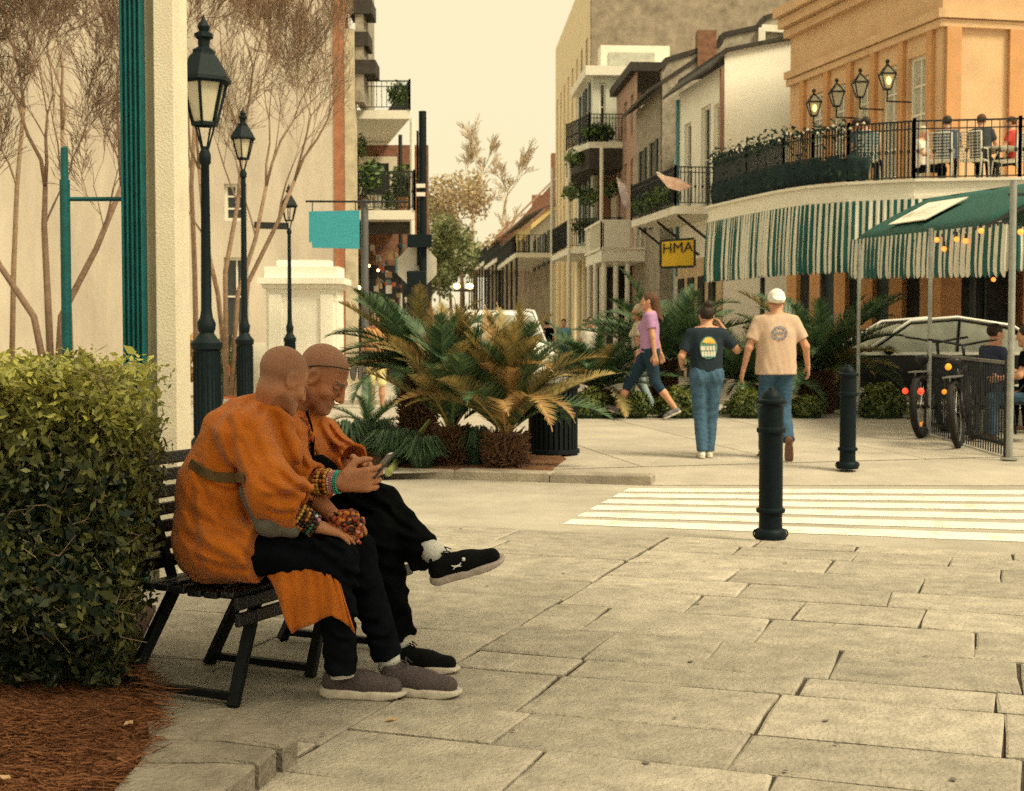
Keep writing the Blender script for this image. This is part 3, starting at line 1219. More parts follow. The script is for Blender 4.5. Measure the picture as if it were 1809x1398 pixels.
for hp, kn, an in ((P(425, 970, 5.25), P(592, 987, 5.17), P(603, 1184, 5.21)), (P(425, 962, 5.47), P(626, 977, 5.38), P(686, 1162, 5.345))):
    f.cap(hp, kn, .094, .076, .03)
    f.cap(kn, an, .076, .054, .03, flat=2)
f.ripple(folds(9, .012, [((24, 4, 18), 1), ((6, 10, 40), .6), ((44, 9, -30), .6), ((60, 20, 60), .4)]))
f.ripple(creases([(470, 950, 560, 975, 7, .008), (540, 955, 600, 1000, 7, .010), (560, 940, 610, 980, 6, .008), (590, 1000, 640, 1020, 6, .009), (600, 1030, 655, 1050, 6, .007), (620, 1090, 668, 1100, 6, .008), (640, 1120, 690, 1128, 5, .008), (580, 1120, 620, 1135, 5, .008), (600, 980, 640, 1060, 7, .007)]))
f.mesh('trousers', m_navy, r1)
for an in (P(602, 1168, 5.21), P(686, 1156, 5.345)):
    mb = MB()
    mb.tube([an + Vector((-.004, 0, .05)), an + Vector((.006, 0, -.06))], [.042, .044], 14)
    mb.build('sock', m_sock, r1, 'all')
ha = G(566, 1232)
hb = G(668, 1226)
for hl, dr in ((ha + Vector((.0, .02, 0)), Vector((1, -.10, 0))), (hb + Vector((0, .02, 0)), Vector((1, -.22, 0)))):
    shoe(r1, hl, dr, (0, 0, 1), m_mauve, m_sole, m_mauve, L=.325, res=.0045)
# robe tail hanging over the front of the seat
mb = MB()
top = [P(448, 1004, 5.24), P(500, 1004, 5.16), P(545, 1006, 5.12), P(580, 1014, 5.10), P(600, 1026, 5.11)]
mid = [P(470, 1016, 5.20), P(503, 1045, 5.12), P(548, 1050, 5.10), P(588, 1055, 5.09), P(610, 1062, 5.10)]
bot = [P(485, 1022, 5.18), P(514, 1120, 5.11), P(552, 1102, 5.10), P(588, 1086, 5.09), P(628, 1118, 5.11)]
n = 28
rows = 12
vv, ff = [], []


def interp(pts, t):
    t = t * (len(pts) - 1)
    i = min(int(t), len(pts) - 2)
    return pts[i].lerp(pts[i + 1], t - i)


for j in range(rows + 1):
    w = j / rows
    for i in range(n + 1):
        t = i / n
        a, b_, c_ = interp(top, t), interp(mid, t), interp(bot, t)
        p = a.lerp(b_, w * 2) if w < .5 else b_.lerp(c_, w * 2 - 1)
        p = p + Vector((0, 1, 0)) * (.016 * math.sin(t * 21 + w * 1.2) * w + .006 * math.sin(t * 47))
        vv.append(p)
for j in range(rows):
    for i in range(n):
        a = j * (n + 1) + i
        ff.append((a, a + 1, a + n + 2, a + n + 1))
mb.add(vv, ff)
ro = mb.build('robe_tail', m_robe, r1, 'all')
md = ro.modifiers.new('solid', 'SOLIDIFY')
md.thickness = .006
# bag and strap
f = SDF((-1.2, 4.85, .5), (-.7, 5.35, 1.0), .006)
f.cap(P(442, 868, 5.18), P(476, 922, 5.14), .042, .055, .02)
f.cap(P(476, 922, 5.14), P(516, 936, 5.13), .048, .030, .02)
f.ripple(folds(5, .005, [((30, 5, 25), 1), ((12, 8, -40), .6)]))
bag = f.mesh('shoulder_bag', m_bag, None)
tag(bag, 'small grey cloth shoulder bag under the nearer seated arm', 'bag')
mb = MB()
strap = [P(344, 792, 5.32), P(337, 815, 5.28), P(342, 834, 5.24), P(360, 845, 5.212), P(390, 846, 5.197), P(418, 842, 5.198), P(436, 850, 5.20)]
rco = np.empty(len(robe.data.vertices) * 3, np.float32)
robe.data.vertices.foreach_get('co', rco)
rco = rco.reshape(-1, 3) + np.array(total_loc(r1))
ru = PCX + FPX * rco[:, 0] / rco[:, 1]
rv = HOR + FPX * (CAMH - rco[:, 2]) / rco[:, 1]
sp_ = []
for k in range(15):
    t_ = k / 14
    x_ = 336 + 92 * t_
    y_ = 818 + 26 * math.sin(min(1, t_ * 1.6) * 1.57)
    m_ = (ru - x_) ** 2 + (rv - y_) ** 2 < 16
    yy_ = rco[m_, 1].min() if m_.any() else 5.25
    sp_.append(P(x_, y_, yy_ - .006))
for i in range(len(sp_) - 1):
    mb.bar(sp_[i], sp_[i + 1] + (sp_[i + 1] - sp_[i]) * .15, .008, .036)
mb.build('strap', m_strap, bag, local=True)
# beads
m_bd = [M('bead_amber', (.45, .16, .02), .3, .3, 60), M('bead_dark', (.03, .015, .012), .35, .4, 60), M('bead_green', (.03, .16, .10), .3, .3, 60),
        M('bead_red', (.26, .045, .02), .35, .3, 60), M('bead_pink', (.55, .22, .24), .4, .3, 60), M('bead_gold', (.55, .33, .06), .3, .2, 60), M('bead_white', (.65, .6, .52), .4, .1, 60),
        M('bead_teal', (.03, .38, .30), .35, .1, 60)]


def bracelet(name, parent, c, ax, rad, br, pal, seed):
    r = random.Random(seed)
    ax = Vector(ax).normalized()
    u = ax.orthogonal().normalized()
    w = ax.cross(u)
    n = int(2 * math.pi * rad / (br * 1.9))
    mb = MB()
    for i in range(n):
        t = 2 * math.pi * i / n
        mb.ball(Vector(c) + (u * math.cos(t) + w * math.sin(t)) * rad, br, 8, r.choice(pal))
    return mb.build(name, m_bd, parent, 'all', kind='stuff')


ax = P(560, 930, 5.16) - P(505, 900, 5.14)
for i in range(6):
    c = P(528, 911, 5.145).lerp(P(556, 930, 5.16), i / 5)
    bracelet('bead_bracelet', r1, c, ax, .043 - .0012 * i, .0072 + .0012 * (i % 2), [[1, 5], [0, 1], [5, 1, 0], [1], [2, 1, 6], [0, 4, 1]][i], i)
# the prayer beads bundled in the hands
mb = MB()
rr = random.Random(4)
cb = P(612, 925, 5.20)
for i in range(150):
    th, ph = rr.uniform(0, 6.28), math.acos(rr.uniform(-1, 1))
    d = Vector((math.sin(ph) * math.cos(th) * .062, math.sin(ph) * math.sin(th) * .04, math.cos(ph) * .048))
    mb.ball(cb + d, rr.uniform(.008, .0105), 8, rr.choice((0, 3, 3, 3, 1)))
for i in range(14):
    mb.ball(P(634 + 3 * math.sin(i), 925 + i * 2.6, 5.165), .0075, 8, rr.choice((4, 3, 0)))
tag(mb.build('prayer_beads', m_bd, None, 'all', kind='stuff'), 'bundle of red brown prayer beads held on the knee', 'beads')

# ------------------------------------------------ farther monk
r2 = monk('person', 'seated person with sunglasses pushed up on shaved head holding a phone', P(530, 1000, 5.85))
f = SDF((-1.15, 5.15, .05), (-.10, 6.35, 1.40), .0055)
hc2 = P(571, 664, 5.80)
hf2, hu2 = Vector((.78, -.22, -.58)), Vector((.50, -.14, .85))
o2, mk2 = head(f, hc2, hf2, hu2, 1.10)
f.cap(o2(0, -.03, -.06), P(520, 750, 5.86), .058, .060, .03)
f.cap(P(520, 785, 5.88), P(500, 900, 5.86), .08, .10, .05)
f.cap(P(500, 780, 5.68), P(520, 850, 5.52), .05, .043, .03)
f.cap(P(520, 850, 5.52), P(596, 852, 5.46), .043, .030, .02)
f.cap(P(560, 775, 6.04), P(600, 825, 6.0), .05, .043, .03)
f.cap(P(600, 825, 6.0), P(626, 828, 5.80), .042, .029, .02)
w2 = P(600, 852, 5.46)
hand(f, w2, P(664, 846, 5.47) - w2, Vector((.15, .95, .1)), Vector((.1, .1, 1)), (.42, .5, .55, .6), 1.2)
w3 = P(632, 827, 5.78)
hand(f, w3, P(676, 822, 5.62) - w3, Vector((.25, -.9, -.1)), Vector((.1, .1, 1)), (.4, .5, .55, .6), 1.15)
for hp, kn, an in ((P(500, 950, 5.72), P(668, 935, 5.62), P(703, 1140, 5.70)), (P(520, 935, 6.0), P(676, 888, 5.78), P(778, 990, 5.54))):
    f.cap(hp, kn, .07, .05, .03)
    f.cap(kn, an, .05, .034, .02)
f.mesh('body', m_skin, r2, attr=('stubble', mk2))
f = SDF((-1.2, 5.2, .35), (-.25, 6.4, 1.25), .0065)
f.cap(P(500, 945, 5.88), P(505, 860, 5.88), .17, .165, .0)
f.cap(P(505, 860, 5.88), P(522, 785, 5.88), .165, .14, .06)
f.cap(P(522, 785, 5.88), P(535, 760, 5.87), .13, .09, .05)
f.cap(P(505, 775, 5.70), P(560, 770, 6.04), .085, .085, .06)
f.cap(P(500, 780, 5.70), P(522, 845, 5.53), .082, .086, .05)
f.cap(P(520, 848, 5.53), P(556, 852, 5.49), .078, .068, .05, flat=2)
f.cap(P(562, 778, 6.04), P(596, 815, 6.0), .082, .082, .05)
f.cap(P(596, 812, 6.0), P(624, 812, 5.86), .076, .066, .04, flat=2)
f.ripple(folds(13, .0085, [((16, 6, 12), 1), ((26, 8, -18), .8), ((8, 14, 34), .4), ((60, 10, 30), .25)]))
f.ripple(creases([(560, 745, 600, 800, 6, .010), (575, 745, 618, 790, 5, .008), (545, 760, 560, 815, 6, .009), (595, 800, 628, 822, 5, .008), (520, 760, 540, 830, 6, .008), (600, 790, 632, 800, 4, .006)]))
f.cap(P(612, 812, 5.92), P(640, 812, 5.80), .052, .060, .004, sub=True)
f.cap(P(546, 851, 5.50), P(570, 853, 5.475), .052, .062, .004, sub=True)
f.mesh('robe', m_robe, r2)
f = SDF((-1.1, 5.3, .12), (-.15, 6.25, .95), .006)
f.cap(P(500, 948, 5.72), P(668, 940, 5.62), .10, .078, .03)
f.cap(P(668, 940, 5.62), P(700, 1122, 5.69), .076, .062, .03, flat=2)
f.cap(P(520, 935, 6.0), P(672, 892, 5.78), .10, .078, .03)
f.cap(P(672, 892, 5.78), P(752, 982, 5.60), .078, .070, .03, flat=2)
f.ripple(folds(19, .012, [((24, 4, 18), 1), ((6, 10, 40), .6), ((44, 9, -30), .6), ((60, 20, 60), .4)]))
f.ripple(creases([(600, 880, 660, 910, 6, .009), (640, 870, 690, 900, 6, .009), (680, 900, 730, 940, 6, .008), (700, 950, 770, 960, 6, .008), (650, 960, 700, 980, 6, .009), (660, 1000, 715, 1010, 6, .007), (670, 1080, 725, 1085, 6, .008)]))
f.mesh('trousers', m_black, r2)
mb = MB()
an = P(776, 982, 5.545)
mb.tube([P(740, 958, 5.63), P(776, 984, 5.55), P(800, 1006, 5.52)], [.046, .046, .044], 14)
mb.build('sock', m_sock, r2, 'all')
mb = MB()
mb.tube([P(702, 1105, 5.695), P(705, 1158, 5.695)], [.042, .042], 14)
mb.build('sock', m_sock, r2, 'all')
hl = P(764, 1033, 5.52)
td = P(900, 990, 5.50) - hl
uu = Vector((.12, -.25, 1))
so = shoe(r2, hl, td, uu, m_bsh, m_psole, m_bsh, L=.305, res=.0045)
hg = G(688, 1188)
shoe(r2, hg + Vector((0, .03, 0)), (1, -.12, 0), (0, 0, 1), m_bsh, m_sole, m_bsh, L=.285, res=.0045)
# white emblem and eyelet on the lifted shoe: two crossing arcs
mb = MB()
for sgn in (1, -1):
    pts = []
    for i in range(9):
        a = math.pi * (.12 + .76 * i / 8)
        pts.append(so(.118 + math.cos(a) * .020, .0425, .058 + sgn * (.014 - math.sin(a) * .013)))
    mb.tube(pts, [.0012, .0022, .0028, .003, .003, .003, .0028, .0022, .0012], 5)
mb.build('shoe_emblem', m_logo, r2, 'all')
mb = MB()
mb.tube([so(.15, .036, .076), so(.15, .045, .074)], .0065, 10)
mb.build('eyelet_badge', m_logo, r2, 'all')
# bracelets, cuff, necklace, strap
ax = P(600, 852, 5.46) - P(545, 850, 5.5)
for i, pal in enumerate(([0, 5, 3], [5, 0], [1, 0, 3], [5, 5, 0])):
    bracelet('bead_bracelet', r2, P(562 + 6 * i, 851, 5.49 - .004 * i), ax, .045, .0085, pal, 30 + i)
for i, (pal, rad) in enumerate((([6, 4], .043), ([4], .043), ([4, 6], .042), ([7], .042), ([7], .041))):
    bracelet('bead_bracelet', r2, P(586 + 3.4 * i, 852, 5.475 - .003 * i), ax, rad, .005, pal, 40 + i)
bracelet('bead_bracelet', r2, P(633, 826, 5.79), P(645, 826, 5.72) - P(620, 826, 5.85), .036, .007, [0, 6, 5], 50)
mb = MB()
mb.tube([P(548, 826, 5.64), P(565, 824, 5.60), P(580, 834, 5.56)], [.045, .048, .044], 14)
mb.build('black_cuff', m_black, r2, 'all')
for j, (xa, xb, pal) in enumerate(((533, 548, [1, 2, 3]), (540, 556, [3, 0]), (527, 541, [0, 3, 1]))):
    mb = MB()
    for i in range(34):
        t = i / 33
        mb.ball(P(xa + (xb - xa) * t + 4 * math.sin(t * 3), 738 + 78 * t, 5.72 - .02 * math.sin(t * 3.1)), .0062, 6, random.choice(pal))
    mb.build('bead_necklace', m_bd, r2, 'all', kind='stuff')
mb = MB()
st2 = [P(541, 728, 5.80), P(548, 750, 5.73), P(553, 775, 5.70), P(552, 800, 5.70), P(545, 820, 5.70)]
for i in range(4):
    mb.bar(st2[i], st2[i + 1], .010, .014)
mb.build('bag_strap', m_black, r2)
# sunglasses pushed up on the head
sg = thing('sunglasses', 'dark sunglasses pushed up on the shaved head', 'sunglasses', o2(0, .05, .1))
m_dk = M('dark_plastic', (.008, .008, .009), .25, .2, 30, spec=.5)
mb = MB()
for g_ in (1, -1):
    mb.tube([o2(g_ * .074, -.045, .012), o2(g_ * .0785, -.01, .042), o2(g_ * .074, .045, .075), o2(g_ * .062, .088, .094)], [.0028, .0028, .003, .003], 6)
mb.tube([o2(-.062, .088, .094), o2(0, .104, .094), o2(.062, .088, .094)], .003, 6)
mb.build('frame', m_dk, sg, 'all')
for g_ in (1, -1):
    mb = MB()
    mb.plate([o2(g_ * x, .114 - (z - .075) * .55 - (x - .03) ** 2 * 6, z) for x, z in ((.008, .102), (.03, .114), (.054, .110), (.064, .092), (.054, .072), (.03, .064), (.011, .076))], .003)
    mb.build('lens', M('dark_lens', (.05, .04, .035), .1, .1, 10, spec=.6), sg)
# phone
ph = thing('phone', 'black smartphone held in both hands by the farther seated person', 'phone', P(675, 822, 5.62))
a, b = P(655, 846, 5.50), P(693, 801, 5.56)
mb = MB()
mb.bar(a, b, .075, .009, up=Vector((-.75, -.30, .6)))
mb.build('case', m_dk, ph, bevel=.003)
mb = MB()
mb.bar(a.lerp(b, .90), a.lerp(b, .985), .03, .013, up=Vector((-.75, -.30, .6)))
mb.build('camera_plate', m_logo, ph)
# ---------------------------------------------------------------- bench
m_bench = M('bench_black_paint', (.006, .008, .009), .30, .5, 40, .3, 90, spec=.5)
m_iron = M('black_iron', (.005, .007, .008), .6, .4, 30, .2, 120, spec=.15)
BF = Vector((.9, -.436, 0)).normalized()
BL = Vector((-BF.y, BF.x, 0))
B0 = Vector((-1.03, 5.14, 0))                # front near corner on the ground
bench = thing('park_bench', 'black slatted park bench under the two people in saffron', 'bench', B0)


def bp(f_, l, z):
    return B0 + BF * f_ + BL * l + Vector((0, 0, z))


def slat(name, f_, l0, l1, z, w, h, upv):
    mb = MB()
    mb.bar(bp(f_, l0, z), bp(f_, l1, z), w, h, up=upv)
    return mb.build(name, m_bench, bench, bevel=.006)


L_ = 1.28
for i in range(6):           # seat slats
    f_ = -.02 - .075 * i
    slat('seat_slat', f_, 0, L_, .405 - .006 * math.sin(i * 1.1), .062, .026, Vector((0, 0, 1)))
slat('front_rail', .022, 0, L_, .375, .05, .022, BF)
slat('front_rail', .026, 0, L_, .315, .05, .022, BF)
for i in range(7):           # backrest slats
    z = .475 + .064 * i
    f_ = -.455 - .045 * i * .55
    slat('back_slat', f_, 0, L_, z, .050, .022, BF + Vector((0, 0, .25)))
for l in (.08, .58, 1.1):
    mb = MB()
    mb.bar(bp(-.02, l + .12, .40), bp(.02, l - .10, 0), .04, .04)
    fl = mb.build('leg', m_iron, bench, bevel=.004)
    mb = MB()
    mb.bar(bp(-.40, l + .12, .40), bp(-.48, l - .10, 0), .04, .04)
    mb.build('leg', m_iron, bench, bevel=.004)
    for q in (((.02, l - .08, .035), (-.48, l - .08, .035), 'floor_bar'), ((.02, l + .11, .38), (-.45, l + .11, .385), 'seat_support'), ((-.41, l + .11, .38), (-.60, l + .11, .90), 'back_support')):
        mb = MB()
        mb.bar(bp(*q[0]), bp(*q[1]), .034, .028)
        mb.build(q[2], m_iron, bench, bevel=.003)
# ---------------------------------------------------------------- pillar, lamps, bollards, bin, signs
m_teal = M('teal_paint', (.006, .085, .09), .5, .25, 12, .2, 60)
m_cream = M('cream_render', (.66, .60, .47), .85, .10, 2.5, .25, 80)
m_cream2 = M('cream_render_shaded', (.42, .36, .25), .85, .12, 4, .25, 80)  # darker copy of the cream, paints the shaded strip of the pillar
m_post = M('dark_green_iron', (.003, .010, .013), .6, .4, 25, .3, 90, spec=.18)
YP = 7.6
pil = thing('pillar', 'cream rendered pillar with a teal fluted pilaster behind the hedge', 'pillar', (XX(290, YP), YP, 0))
x0, x1, x2, x3 = XX(217, YP), XX(258, YP), XX(276, YP), XX(312, YP)
mb = MB()
mb.box(((x2 + x3) / 2, YP + .16, 2.2), ((x3 - x2) / 2, .16, 2.3))
mb.build('pier', m_cream, pil, bevel=.006)
mb = MB()
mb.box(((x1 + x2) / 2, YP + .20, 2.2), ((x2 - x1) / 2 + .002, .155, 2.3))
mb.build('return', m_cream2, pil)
mb = MB()
w = x1 - x0
nfl = 5
prof = []
for i in range(nfl):
    a = x0 + w * (i + .08) / nfl
    b = x0 + w * (i + .92) / nfl
    for j in range(7):
        t = j / 6
        prof.append((a + (b - a) * t, YP - .01 - .022 * math.sin(math.pi * t)))
prof += [(x1, YP + .2), (x0, YP + .2)]
mb.prism(prof, 0, 4.6)
mb.build('fluted_pilaster', m_teal, pil, True)
tp = thing('teal_post', 'slim teal post with a rail to the fluted pilaster', 'post', (XX(118, 7.7), 7.7, 0))
px = XX(118, 7.7)
mb = MB()
mb.tube([(px, 7.7, 0), (px, 7.7, ZY(318, 7.7))], .028, 12)
mb.tube([(px, 7.7, ZY(318, 7.7)), (px, 7.7, ZY(262, 7.7)), (px + .002, 7.7, ZY(258, 7.7))], [.021, .019, .004], 10)
mb.build('shaft', m_teal, tp, True)
mb = MB()
mb.tube([(px, 7.7, ZY(352, 7.7)), (x0, 7.7, ZY(352, 7.7))], .012, 8)
mb.build('rail', m_teal, tp, True)

m_lglass = M('lantern_glass', (.55, .50, .38), .15, .15, 6, spec=.5)


def lantern(mb_f, mb_g, c, s=1.0, n=6):
    """tapered lantern: frame and glass added to the two collectors"""
    R0, R1 = .105 * s, .20 * s
    h = .36 * s
    z0 = c[2]
    ring = lambda r, z: [Vector((c[0] + r * math.cos(2 * math.pi * (k + .5) / n), c[1] + r * math.sin(2 * math.pi * (k + .5) / n), z)) for k in range(n)]
    a, b = ring(R0, z0), ring(R1, z0 + h)
    for k in range(n):
        mb_f.bar(a[k], b[k], .022 * s, .022 * s)
        mb_f.bar(a[k], a[(k + 1) % n], .028 * s, .03 * s)
        mb_f.bar(b[k], b[(k + 1) % n], .035 * s, .035 * s)
    mb_g.lathe([(R0 * .93, z0 + .01 * s), (R1 * .93, z0 + h - .01 * s)], n, (c[0], c[1], 0))
    mb_f.lathe([(R1 * 1.22, z0 + h), (R1 * 1.2, z0 + h + .03 * s), (R1 * .62, z0 + h + .22 * s), (R1 * .5, z0 + h + .24 * s), (R1 * .5, z0 + h + .27 * s), (.05 * s, z0 + h + .30 * s),
                (.055 * s, z0 + h + .36 * s), (.085 * s, z0 + h + .38 * s), (.085 * s, z0 + h + .41 * s), (.04 * s, z0 + h + .43 * s), (.06 * s, z0 + h + .47 * s), (.015 * s, z0 + h + .54 * s), (.004, z0 + h + .58 * s)], n, (c[0], c[1], 0))
    for k in range(4):
        t = math.pi / 4 + k * math.pi / 2
        mb_f.tube([(c[0] + .03 * s * math.cos(t), c[1] + .03 * s * math.sin(t), z0 - .22 * s), (c[0] + R0 * .95 * math.cos(t), c[1] + R0 * .95 * math.sin(t), z0)], .009 * s, 5)


def lamp_post(x, Y, ytop, label, open_frame=False, s=1.0, w=1.0):
    X = XX(x, Y)
    zt = ZY(ytop, Y)
    t = thing('street_lamp', label, 'street lamp', (X, Y, 0), 'old style street lamps')
    zl = zt - .94 * s
    mb = MB()
    zb = 1.30
    pr = [(.24, 0), (.24, .10), (.20, .13), (.20, .22), (.165, .26), (.132, .30), (.132, zb - .12), (.155, zb - .10), (.16, zb - .04), (.115, zb), (.075, zb + .06), (.09, zb + .10), (.095, zb + .16), (.066, zb + .22), (.055, zb + .30),
          (.042, zl - .35 * s), (.06, zl - .33 * s), (.06, zl - .26 * s), (.03, zl - .19 * s)]
    mb.lathe([(r_ * w, z_) for r_, z_ in pr], 20, (X, Y, 0))
    mb.build('post', m_post, t, True)
    mb = MB()
    for k in range(20):
        a = 2 * math.pi * k / 20
        mb.tube([(X + .132 * w * math.cos(a), Y + .132 * w * math.sin(a), .31), (X + .132 * w * math.cos(a), Y + .132 * w * math.sin(a), zb - .13)], .011, 5)
    mb.build('fluting', m_post, t, True, kind='stuff')
    f_, g_ = MB(), MB()
    lantern(f_, g_, (X, Y, zl), s)
    f_.build('lantern_frame', m_post, t)
    if not open_frame:
        g_.build('lantern_glass', m_lglass, t)
    return t


lamp_post(365, 14.5, 25, 'tall dark street lamp with hexagonal lantern nearest the cream pillar', s=1.18)
lamp_post(432, 20.5, 190, 'middle dark street lamp in front of the bare tree', s=.78, w=.85)
l3 = lamp_post(512, 25.6, 325, 'slim farthest street lamp before the white gate block', True, s=.70, w=.72)

m_bol = M('bollard_black', (.002, .0075, .011), .55, .3, 30, .15, 120, spec=.14)


def bollard(p, label):
    t = thing('bollard', label, 'bollard', p, 'black iron bollards')
    mb = MB()
    mb.lathe([(.102, 0), (.106, .012), (.104, .050), (.092, .066), (.078, .072), (.076, .16), (.078, .17), (.094, .178), (.097, .190), (.094, .202), (.079, .21), (.077, .69), (.079, .70), (.094, .708), (.097, .722), (.094, .736), (.080, .745),
              (.079, .885), (.088, .893), (.096, .897), (.1, .91), (.096, .923), (.07, .932)], 28, p)
    mb.build('shaft', m_bol, t, True)
    mb = MB()
    mb.lathe([(.066, .930), (.064, .945), (.055, .965), (.04, .982), (.026, .99), (.022, .996), (.018, 1.004), (.005, 1.008)], 24, p)
    mb.build('cap', m_bol, t, True)
    for sx in (-1, 1):
        mb = MB()
        mb.tube([p + Vector((sx * (.098 + .016 * math.sin(a)), 0, .036 + .026 * math.cos(a))) for a in [math.pi * 2 * i / 10 for i in range(11)]], .0055, 6, caps=False)
        mb.build('lug', m_bol, t, 'all')
    return t


bollard(G(1361, 952), 'larger black iron bollard in front of the zebra crossing')
bollard(GS(1497, 828), 'smaller black iron bollard across the road by the bicycles')

# litter bin
bp_ = GS(977, 803)
m_bin = M('bin_black', (.005, .009, .011), .6, .3, 30, spec=.15)
t = thing('litter_bin', 'round black slatted litter bin beside the sago palms', 'litter bin', bp_)
mb = MB()
mb.lathe([(.235, .02), (.235, .70), (.20, .70)], 24, bp_)
mb.build('liner', m_bin, t, True)
for k in range(30):
    a = 2 * math.pi * k / 30
    mb = MB()
    mb.box(bp_ + Vector((.256 * math.cos(a), .256 * math.sin(a), .385)), (.006, .018, .35), a)
    mb.build('slat', m_bin, t)
for z in (.04, .73):
    mb = MB()
    mb.lathe([(.268, z - .025), (.285, z - .02), (.285, z + .02), (.268, z + .025)], 28, bp_)
    mb.build('band', m_bin, t, True)
mb = MB()
mb.lathe([(.29, .755), (.29, .775), (.22, .81), (.14, .825), (.13, .80)], 28, bp_)
mb.build('rim', M('bin_rim', (.12, .12, .11), .4, .2, 20), t, True)

# ---------------------------------------------------------------- sago palms
m_fg = leafmat('sago_green', (.010, .04, .026), (.13, .20, .085), .25, .42, .35)
m_fb = leafmat('sago_brown', (.22, .115, .04), (.48, .33, .14), .25, .6, .2)
m_ftip = leafmat('sago_mixed', (.02, .055, .025), (.38, .27, .10), .2, .5, .3)
m_trunk = M('sago_trunk', (.13, .07, .04), .95, .5, 30, 1, 40)


def frond_mesh(name, L, droop, npair, wide, mat, seed, tone=None):
    r = np.random.default_rng(seed)
    n = 24
    pts = []
    a = R(62)
    p = Vector((0, 0, 0))
    for i in range(n + 1):
        pts.append(p.copy())
        p = p + Vector((math.cos(a), 0, math.sin(a))) * L / n
        a -= droop / n * (1 + .6 * i / n)
    V, T = [], []
    for i in range(npair):
        t = .10 + .90 * i / npair
        k = min(int(t * n), n - 1)
        q = pts[k].lerp(pts[k + 1], t * n - k)
        d = (pts[k + 1] - pts[k]).normalized()
        up = Vector((0, 1, 0)).cross(d) * -1
        ll = wide * (math.sin(math.pi * min(1, .12 + .93 * t)) ** .6) * r.uniform(.85, 1.1)
        for sg in (-1, 1):
            e = (d * (.55 + .5 * t) + Vector((0, sg, 0)) * .85 + up * r.uniform(.3, .55)).normalized()
            tip = q + e * ll - Vector((0, 0, ll * .12))
            w = d * .013
            V.append([q - w, q + w, tip + w * .15, tip - w * .15])
            T.append(np.clip(r.normal(.45, .2), 0, 1) if tone is None else np.clip(tone + (t - .5) * .8 + r.normal(0, .15), 0, 1))
    Vn = np.array([[list(v) for v in f] for f in V])
    # rachis as narrow strips
    S = []
    for i in range(n):
        w = .009 * (1 - i / n) + .003
        a_, b_ = pts[i], pts[i + 1]
        S.append([a_ + Vector((0, -w, 0)), a_ + Vector((0, w, 0)), b_ + Vector((0, w, 0)), b_ + Vector((0, -w, 0))])
    Sn = np.array([[list(v) for v in f] for f in S])
    A = np.concatenate([Vn, Sn])
    tn = np.concatenate([np.array(T), np.full(len(Sn), .8)])
    o = quads_np(name, A, tn, mat)
    me = o.data
    bpy.data.objects.remove(o)
    return me


FR = {'g': [frond_mesh('frond', 1.0, R(d), 54, .20, m_fg, i) for i, d in enumerate((28, 48, 74))],
      'b': [frond_mesh('frond', 1.0, R(d), 48, .17, m_fb, i + 5) for i, d in enumerate((38, 70, 110))],
      'm': [frond_mesh('frond', 1.0, R(d), 50, .19, m_ftip, i + 9, .45) for i, d in enumerate((34, 62))]}


def sago(p, hz, L, n, label, mix='ggggb', seed=1, tr=.14, group='sago palms', az=None, lean=0, up=0):
    r = random.Random(seed)
    t = thing('sago_palm', label, 'palm', p, group)
    if hz > .05:
        mb = MB()
        prof = []
        k = max(3, int(hz / .05))
        for i in range(k + 1):
            z = hz * i / k
            prof += [(tr * r.uniform(.95, 1.15), z), (tr * r.uniform(.82, .92), z + .02)]
        mb.lathe(prof, 14, p)
        mb.build('trunk', m_trunk, t)
        mb = MB()
        for i in range(int(420 * hz / .4) + 120):       # old leaf bases
            a = r.uniform(0, 6.28)
            z = r.uniform(0, hz)
            q = Vector(p) + Vector((math.cos(a) * tr, math.sin(a) * tr, z))
            e_ = r.uniform(.03, .10)
            a2 = a + r.uniform(-.5, .5)
            mb.tube([q, q + Vector((math.cos(a2) * e_, math.sin(a2) * e_, r.uniform(-.03, .09)))], [.016, .005], 4)
        mb.build('leaf_bases', m_trunk, t, kind='stuff')
    for i in range(n):
        a = i * 2.39996 + r.uniform(-.2, .2) if az is None else r.uniform(*az)
        lv = i / n
        kind = r.choice(mix)
        me = r.choice(FR[kind])
        o = put('frond', me, t)
        o.location = Vector((.05 * math.cos(a), .05 * math.sin(a), hz + .02))
        tilt = R(-18 - up + 62 * (1 - lv) + r.uniform(-8, 8)) + (R(14 - up) if kind == 'b' else 0) - lean * math.cos(a)
        o.rotation_euler = Matrix.Rotation(a, 3, 'Z').to_euler()
        o.rotation_euler = (Matrix.Rotation(a, 3, 'Z') @ Matrix.Rotation(tilt, 3, 'Y') @ Matrix.Rotation(r.uniform(-.25, .25), 3, 'X')).to_euler()
        s_ = L * r.uniform(.8, 1.12)
        o.scale = (s_, s_, s_)
    return t


# bed under the palms
m_bedm = M('palm_bed_mulch', (.15, .07, .035), .95, .5, 25, 1, 50)
mb = MB()
mb.prism([(p.x, p.y) for p in (GS(520, 822), GS(690, 829), GS(880, 836), GS(975, 830), GS(1000, 812), GS(930, 780), GS(760, 752), GS(560, 760))], -.05, ZS + .016)
mb.v = [(x, y, ZP(y) + .016 if z > 0 else z) for x, y, z in mb.v]
tag(mb.build('palm_bed', m_bedm), kind='structure')
sago(GS(738, 795),   .82, 1.12, 58, 'tall sago palm with thick trunk and arching blue green fronds', 'ggggggmb', 11, .155)
sago(GS(797, 822), .36, 1.22, 56, 'middle sago palm with many dead tan fronds beside the tall one', 'ggmggmb', 12, .12, up=30)
sago(GS(893, 826), .32, 1.25, 66, 'bushy sago palm with brown drooping fronds next to the litter bin', 'gbmggmbm', 13, .17, up=26)
sago(GS(650, 770), .10, .80, 8, 'young sago palm with few thin curved fronds behind the phone', 'gg', 14, .06)
